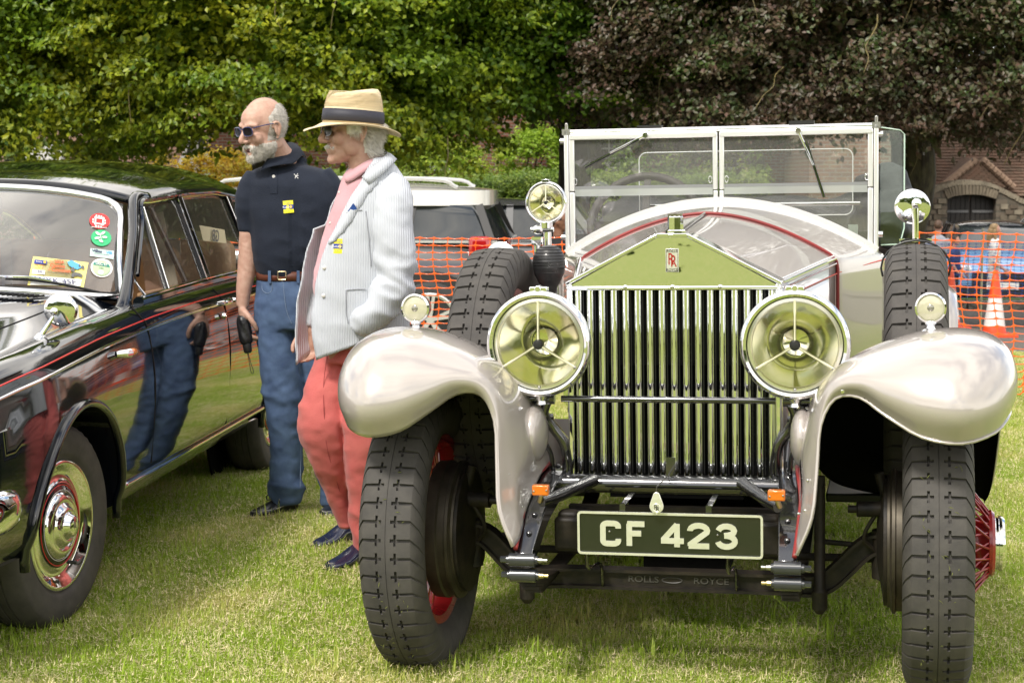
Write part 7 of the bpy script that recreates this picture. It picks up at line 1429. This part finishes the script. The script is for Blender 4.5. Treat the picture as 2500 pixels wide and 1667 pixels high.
def cone(label, px, pyb, Y, h):
    q = at(px, pyb, Y); gz = float(ground_z(Y)); t = empty('traffic_cone', label, 'traffic cone', (q[0], Y, gz), group='traffic cones by the road')
    k = h / .75; b = MB(); b.lathe([(.155, .03), (.150, .05), (.128, .20)], (0, 0, 0), (0, 0, 1), 28); obj('cone_body', MB().lathe([(0, .75 * k), (.026, .75 * k), (.030, .72 * k), (.030, .69 * k), (.036, .68 * k), (.040, .64 * k), (.068, .44 * k)], (0, 0, 0), (0, 0, 1), 28), mat('cone_orange', (.75, .07, .015), .45, var=.15), t, angle=40)
    obj('reflective_sleeve', MB().lathe([(.0685, .44 * k), (.109, .12 * k)], (0, 0, 0), (0, 0, 1), 28), mat('cone_white', (.72, .70, .68), .4, var=.15, vscale=12), t, angle=40); obj('cone_foot', MB().lathe([(.1095, .12 * k), (.125, .04), (.125, .03)], (0, 0, 0), (0, 0, 1), 28), MATS['cone_orange'], t); obj('cone_base', mod_bevel(obj('b', MB().box((0, 0, .018), (.40, .40, .036)), MATS['cone_orange'], t), .01).data, MATS['cone_orange'], t) if False else mod_bevel(obj('cone_base', MB().box((0, 0, .018), (.40, .40, .036)), MATS['cone_orange'], t), .01); return t
cone('orange and white traffic cone in clear view at the right behind the netting', 2427, 820, 18.0, .69); cone('orange and white traffic cone half hidden by the tourer\'s spare wheel', 2318, 790, 19.4, .70)
# ---- parked cars: lofted bodies along their own x axis (nose at -x)
car_glass = mat('tinted_car_glass', (.018, .022, .024), .05, coat=1); car_trim = mat('black_plastic_trim', (.015, .015, .016), .55); tyre_b = mat('plain_tyre', (.02, .02, .02), .7); alloy = mat('alloy_wheel', (.6, .6, .6), .35, metal=.5); tail_r = mat('tail_lamp_red', (.35, .008, .01), .12, coat=1); plate_y = mat('rear_plate_yellow', (.7, .55, .05), .5); plate_w = mat('front_plate_white', (.7, .7, .68), .5); clearl = mat('headlamp_clear', (.6, .62, .65), .06, coat=1, metal=.3)
def interp_rows(rows, n):
    return cr_interp(np.array(rows, float), n)
def parked_car(label, X, Y, yaw, prof, roof_pts, W, H, paint, roof_paint=None, rb=.07, wheels=(.8, 3.3), wr=.33, name='parked_car', rails=False, group='cars parked across the road', tail=True, belt=.95, front_details=True, cat='car', tl=(-.09, .82, .22)):
    gz = float(ground_z(Y)); t = empty(name, label, cat, (X, Y, gz), (0, 0, radians(yaw)), group=group)
    # lower body: prof = (x, z of bonnet/waist, half width)
    R_ = []
    for x, z, w_, zb in interp_rows(prof, 34): R_.append([(x, -w_ * .97, zb), (x, -w_, zb + .15), (x, -w_, z * .72), (x, -w_ * .97, z * .93), (x, -w_ * .90, z), (x, 0, z + .03), (x, w_ * .90, z), (x, w_ * .97, z * .93), (x, w_, z * .72), (x, w_, zb + .15), (x, w_ * .97, zb)])
    body_ = obj('body', MB().rings(R_), paint, t, angle=40)
    # cabin: rings around from front to back (x bottom, x top...)
    x0b, x0t, x1t, x1b = roof_pts; hw = W / 2; zt = H; C_ = MB()
    def quad(P, nm, m): return obj(nm, MB().add(P, [tuple(range(len(P)))]), m, t, fixn=False)
    wt, wbm = hw * .74, hw * .90
    ft = lambda u: (x0b + (x0t - x0b) * u, belt + (zt - rb - belt) * u, wbm + (wt - wbm) * u); bk = lambda u: (x1b + (x1t - x1b) * u, belt + (zt - rb - belt) * u, wbm + (wt - wbm) * u)
    G = []
    for u in (0, .35, .7, 1):
        (xa, za, wa), (xb, zb_, wb_) = ft(u), bk(u); G.append([(xa, -wa * .85, za), (xa - .06, 0, za), (xa, wa * .85, za), (xa + .08, wa, za), ((xa + xb) / 2, wa + .01, za), (xb - .08, wa, za), (xb, wa * .85, za), (xb + .05, 0, za), (xb, -wa * .85, za), (xb - .08, -wa, za), ((xa + xb) / 2, -wa - .01, za), (xa + .08, -wa, za)])
    obj('cabin_glass', MB().rings(G), car_glass, t, angle=60)
    Rr = [[(x, y * k, z) for x, y, z in ((x0t - .02, -wt, zt - .09), (x0t - .06, 0, zt - .06), (x0t - .02, wt, zt - .09), ((x0t + x1t) / 2, wt + .015, zt - .07), (x1t + .02, wt, zt - .10), (x1t + .06, 0, zt - .07), (x1t + .02, -wt, zt - .10), ((x0t + x1t) / 2, -wt - .015, zt - .07))] for k in (1,)]
    xm, xr = (x0t + x1t) / 2, (x1t - x0t) / 2; G = []
    for u in np.linspace(0, 1, 7): G.append([(xm + (xr + .07) * cos(a) * abs(cos(a)) ** -.55 * (1 - u) if abs(cos(a)) > 1e-6 else xm, (wt + .02) * sin(a) * abs(sin(a)) ** -.55 * (1 - u) if abs(sin(a)) > 1e-6 else 0, zt - .07 + .07 * (1 - (1 - u) ** 2.6)) for a in np.linspace(0, 2 * pi, 36, endpoint=False)])
    G = [[(p[0], p[1] * 1.05, zt - rb - .005) for p in G[0]]] + G; obj('roof', MB().rings(G), roof_paint or paint, t, angle=50)
    for s in (-1, 1):
        for xb_, xt_ in ((x0b + .02, x0t), (x0b + (x1b - x0b) * .42, x0t + (x1t - x0t) * .40), (x0b + (x1b - x0b) * .74, x0t + (x1t - x0t) * .76), (x1b - .05, x1t)): obj('pillar', MB().bar((xb_, s * (wbm + .006), belt), (xt_, s * (wt + .006), zt - rb), .07, .02, up=(0, 1, 0)), car_trim if roof_paint else paint, t)
        obj('waist_chrome', MB().bar((x0b, s * (wbm + .02), belt + .0), (x1b, s * (wbm + .02), belt + .0), .02, .02), alloy, t)
        obj('sill', MB().box(((wheels[0] + wheels[1]) / 2, s * hw * .965, .27), (wheels[1] - wheels[0] - .7, .05, .12)), car_trim, t)
        if rails: obj('roof_rail', MB().tube([(x0t + .1, s * (wt - .06), zt - .05), (x0t + .3, s * (wt - .06), zt + .03), (x1t - .5, s * (wt - .06), zt + .03), (x1t - .2, s * (wt - .06), zt - .045)], .018, 8, smooth=4), alloy, t)
        for xw in wheels:
            y_ = s * (hw - .10); obj('arch', MB().cyl((xw, s * (hw - .20), wr), (xw, s * (hw + .012), wr), wr + .085, seg=36), car_trim, t)
            wo = obj('wheel', MB().lathe([(wr * .68, -.10), (wr * .92, -.10), (wr, -.07), (wr, .07), (wr * .92, .10), (wr * .68, .10)], (xw, y_ + s * .03, wr), (0, s, 0), 36), tyre_b, t, angle=50)
            obj('wheel_disc', MB().lathe([(wr * .70, .105), (wr * .64, .100), (wr * .62, .03), (0, .03)], (xw, y_ + s * .03, wr), (0, s, 0), 32), car_trim, wo); obj('wheel_rim', MB().lathe([(wr * .60, .10), (wr * .66, .112), (wr * .70, .108)], (xw, y_ + s * .03, wr), (0, s, 0), 32), alloy, wo)
            for k in range(5):
                for da in (-.13, .13): a = 2 * pi * k / 5 + .3; c = np.array((xw, y_ + s * .128, wr)); obj('wheel_spoke', MB().bar(c + (cos(a + da * .3) * .03, 0, sin(a + da * .3) * .03), c + (cos(a + da) * wr * .64, s * .004, sin(a + da) * wr * .64), .028, .02, up=(0, 1, 0)), alloy, wo)
            obj('wheel_boss', MB().cyl((xw, y_ + s * .10, wr), (xw, y_ + s * .14, wr), .035), alloy, wo)
    L_ = prof[-1][0]; F_ = prof[0][0]
    for s in (-1, 1):
        obj('tail_lamp', mod_bevel(obj('tl', MB().box((L_ - .10, s * hw * .86, .82), (.20, .17, .22)), tail_r, t), .03).data, tail_r, t) if False else mod_bevel(obj('tail_lamp', MB().box((L_ + tl[0], s * hw * .885, tl[1]), (.20, .20, tl[2])), tail_r, t), .04, 3)
        mod_bevel(obj('headlight', MB().box((F_ + .10, s * hw * .74, .66), (.20, .34, .16)), clearl, t), .04, 3)
        mod_bevel(obj('door_mirror', MB().box((x0b + .35, s * (hw + .08), belt + .08), (.12, .18, .13)), paint, t), .03, 2)
        for k, xx in enumerate((x0b + (x1b - x0b) * .42, x0b + (x1b - x0b) * .74)): obj('door_line', MB().bar((xx, s * hw * 1.003, .35), (xx, s * hw * .995, belt - .08), .012, .008, up=(0, 1, 0)), car_trim, t); obj('door_handle', MB().box((xx - .2, s * (hw * .985), belt - .14), (.16, .03, .03)), alloy, t)
    obj('grille', MB().box((F_ - .005, 0, .52), (.05, hw * 1.1, .22)), car_trim, t); obj('front_plate', MB().box((F_ - .04, 0, .42), (.02, .50, .11)), plate_w, t); obj('rear_plate', MB().box((L_ + .02, 0, .62), (.02, .50, .11)), plate_y, t); obj('front_bumper', MB().box((F_ + .06, 0, .34), (.2, hw * 1.8, .16)), car_trim, t); obj('rear_bumper', MB().box((L_ - .02, 0, .42), (.16, hw * 1.86, .22)), car_trim, t)
    return t
def paint(name, c): return mat(name, c, .18, coat=1., var=.06, vscale=2)
grey_p, white_p2, grey2, dkb, ltb, silv = paint('gunmetal_paint', (.055, .053, .055)), paint('white_roof_paint', (.68, .66, .62)), paint('mid_grey_paint', (.10, .10, .105)), paint('dark_blue_paint', (.004, .006, .010)), paint('light_blue_paint', (.16, .30, .52)), paint('silver_blue_paint', (.30, .34, .40))
hatch = [(0, .62, .70, .30), (.15, .74, .80, .25), (.6, .88, .88, .24), (1.15, .96, .90, .24), (2.4, .99, .905, .24), (3.6, .99, .90, .24), (4.05, .95, .87, .26), (4.22, .85, .80, .32)]
parked_car('gunmetal crossover with white roof and roof rails behind the striped jacket', -4.22, 16.6, -6, hatch, (1.05, 1.55, 4.02, 4.20), 1.82, 1.55, grey_p, white_p2, .20, (1.02, 3.62), .345, rails=True, belt=1.03, tl=(-.17, .95, .26), group=None)
b_ = MB().lathe([(0, 0)], (0, 0, 0), (0, 0, 1), 3)
parked_car('mid grey people carrier whose rear shows beside the spot lamp', -3.5, 18.8, -4, [(0, .70, .75, .30), (.2, .85, .86, .25), (.7, .92, .92, .24), (1.2, .97, .94, .24), (3.2, .98, .94, .24), (4.2, .96, .93, .25), (4.55, .95, .88, .3)], (.8, 1.6, 4.15, 4.5), 1.88, 1.46, grey2, None, .07, (.85, 3.6), .34, belt=1.0)
parked_car('silver blue car partly seen through the tourer windscreen', -.2, 20.4, -6, hatch, (.95, 1.6, 3.2, 4.0), 1.76, 1.45, silv, None, .07, (.8, 3.35), .32, belt=.95)
parked_car('dark blue off-road car in front of the stone gateway', 7.6, 30.8, 3, [(0, .9, .85, .42), (.2, 1.05, .92, .38), (.6, 1.15, .95, .36), (1.3, 1.2, .96, .36), (3.8, 1.2, .96, .36), (4.35, 1.15, .94, .38), (4.5, 1.0, .9, .45)], (1.2, 1.75, 4.25, 4.42), 1.92, 1.78, dkb, None, .07, (.85, 3.55), .38, rails=True, belt=1.2)
parked_car('light blue hatchback behind the blue netting', 7.9, 28.0, 80, hatch, (1.0, 1.65, 3.5, 4.05), 1.75, 1.42, ltb, dkb, .07, (.8, 3.3), .32, belt=.96)
# tail lamp unit of the crossover stands proud with a chrome rim (its own detail)
# ---- passers-by
def passer(label, px, pytop, Y, h, face, top, leg, hair, skin, long_hair=False, long_top=False, glasses_=False, ph=None, sitz=0):
    q = at(px, pytop, Y); gz = q[2] - h; k = h / 1.75; t = empty('person', label, 'person', (q[0], Y, gz)); Rz = Matrix.Rotation(radians(face), 4, 'Z')
    b = MB(); b.ell((0, 0, 1.63 * k), (.075 * k, .095 * k, .118 * k)); b.ell((0, -.04 * k, 1.56 * k), (.05 * k, .05 * k, .05 * k)); b.ell((0, -.10 * k, 1.60 * k), (.014 * k, .022 * k, .022 * k)); b.tube([(0, .01, 1.56 * k), (0, .015, 1.42 * k)], [.052 * k, .058 * k], 12)
    for s in (-1, 1): b.ell((s * .075 * k, .01, 1.61 * k), (.012 * k, .02 * k, .03 * k)); b.tube([(s * .20 * k, 0, 1.20 * k), (s * .225 * k, -.02 * k, 1.06 * k), (s * .22 * k, -.12 * k, .90 * k), (s * .21 * k, -.20 * k, .84 * k)], [.036 * k, .034 * k, .028 * k, .022 * k], 10, smooth=3); hand_mb(b, np.array((s * .21 * k, -.20 * k, .84 * k)), (0, -.6, -.8), (s, 0, 0), (0, -.8, .5), .95 * k, .5)
    for s in (-1, 1): b.tube([(s * .09 * k, 0, .50 * k), (s * .09 * k, .01, .30 * k), (s * .09 * k, .02 * k, .08 * k)], [.05 * k, .045 * k, .034 * k], 10)
    b.xf(Rz); bd_ = obj('body', remeshed(b, .0085, 2), skin, t)
    b = MB(); z0 = (.78 if not long_top else .55) * k; b.rings([[(rx * k * cos(a), ry * k * sin(a), z * k if z > 0 else z0) for a in np.linspace(0, 2 * pi, 20, endpoint=False)] for z, rx, ry in ((-1, .165, .125), (1.0, .155, .115), (1.2, .17, .12), (1.34, .185, .11), (1.42, .12, .085), (1.46, .065, .065))])
    for s in (-1, 1): b.tube([(s * .15 * k, 0, 1.37 * k), (s * .20 * k, 0, 1.28 * k), (s * .215 * k, -.01, (1.10 if not long_top else 1.0) * k)] + ([(s * .22 * k, -.12 * k, .90 * k)] if long_top else []), [.058 * k, .055 * k, .052 * k] + ([.036 * k] if long_top else []), 12, smooth=3)
    b.xf(Rz); me = remeshed(b, .012, 2); wrinkle(me, .006, (8, 8, 12), 3); obj('top', me, top, t)
    b = MB()
    for s in (-1, 1): b.tube([(s * .08 * k, 0, .85 * k), (s * .09 * k, 0, .5 * k), (s * .09 * k, .02, .12 * k)], [.085 * k, .068 * k, .055 * k], 12, smooth=3)
    b.xf(Rz); obj('trousers', remeshed(b, .012, 2), leg, t)
    for s in (-1, 1):
        tt = Rz @ Vector((s * .09 * k, -.16 * k, 0)); hh = Rz @ Vector((s * .09 * k, .08 * k, 0)); shoe(t, tt, hh, .09 * k, .08 * k, shoe_m, sole_m)
    b = MB(); b.ell((0, .018 * k, 1.655 * k), (.083 * k, .098 * k, .105 * k))
    if long_hair: b.tube([(0, .05 * k, 1.62 * k), (0, .09 * k, 1.50 * k), (0, .10 * k, 1.30 * k)], [.085 * k, .075 * k, .04 * k], 14, smooth=3); [b.tube([(s * .07 * k, 0, 1.62 * k), (s * .08 * k, .0, 1.5 * k), (s * .09 * k, -.02 * k, 1.34 * k)], [.03 * k, .032 * k, .015 * k], 10, smooth=3) for s in (-1, 1)]
    me0 = b.mesh('x', 0); bb = MB(); bb.v, bb.f, bb.n, bb.m = b.v, b.f, b.n, b.m; bb.xf(Rz); me = remeshed(bb, .008, 1); co = get_co(me); Mi = np.array(Rz.inverted().to_3x3()); loc = co @ Mi.T; no = get_no(me)
    push = np.where((loc[:, 1] < -.035 * k) & (loc[:, 2] < 1.69 * k) & (loc[:, 2] > 1.5 * k) & (np.abs(loc[:, 0]) < .07 * k), -.03 * k, 0); set_co(me, co + no * push[:, None] + no * np.array([noise.noise(Vector(p * 60)) * .005 for p in co])[:, None]); obj('hair', me, hair, t)
    if glasses_: M = Rz @ Matrix.Translation((0, .0, 1.615 * k)) @ Matrix.Scale(k, 4); glasses(bd_, M, frame_blk)
    return t
tsh = lambda n, c: mat(n, c, .85, var=.15, vscale=8)
brown_h, dark_h, blond_h, black_h = (mat(n, c, .55, bump=.004, bscale=80, var=.3, vscale=40) for n, c in (('brown_hair', (.11, .06, .035)), ('dark_brown_hair', (.035, .02, .014)), ('blond_hair', (.36, .24, .12)), ('black_hair', (.012, .01, .01))))
skin3 = skinmat('skin_fair', (.58, .32, .24), (.52, .26, .19)); skin4 = skinmat('skin_brown', (.25, .12, .07), (.2, .09, .055))
passer('person with short brown hair in grey T-shirt behind the netting, seen from behind', 2292, 538, 27.2, 1.38, 150, tsh('grey_tshirt', (.38, .40, .46)), tsh('khaki_shorts', (.25, .20, .13)), brown_h, skin3)
passer('person with dark hair and navy top between the grey T-shirt and the blonde figure', 2333, 574, 27.0, 1.14, 60, tsh('navy_top', (.03, .05, .15)), tsh('dark_shorts', (.06, .05, .05)), dark_h, skin3)
passer('person with long blonde hair in white top and trousers behind the blue netting', 2430, 546, 26.9, 1.36, 75, tsh('white_top', (.82, .82, .82)), tsh('white_trousers', (.76, .78, .82)), blond_h, skin3, True, True)
passer('person with black hair and glasses in black jacket walking behind the tourer spot lamp', 1366, 512, 17.6, 1.62, 80, tsh('black_jacket', (.012, .012, .014)), tsh('black_trousers', (.015, .015, .017)), black_h, skin4, False, True, True)
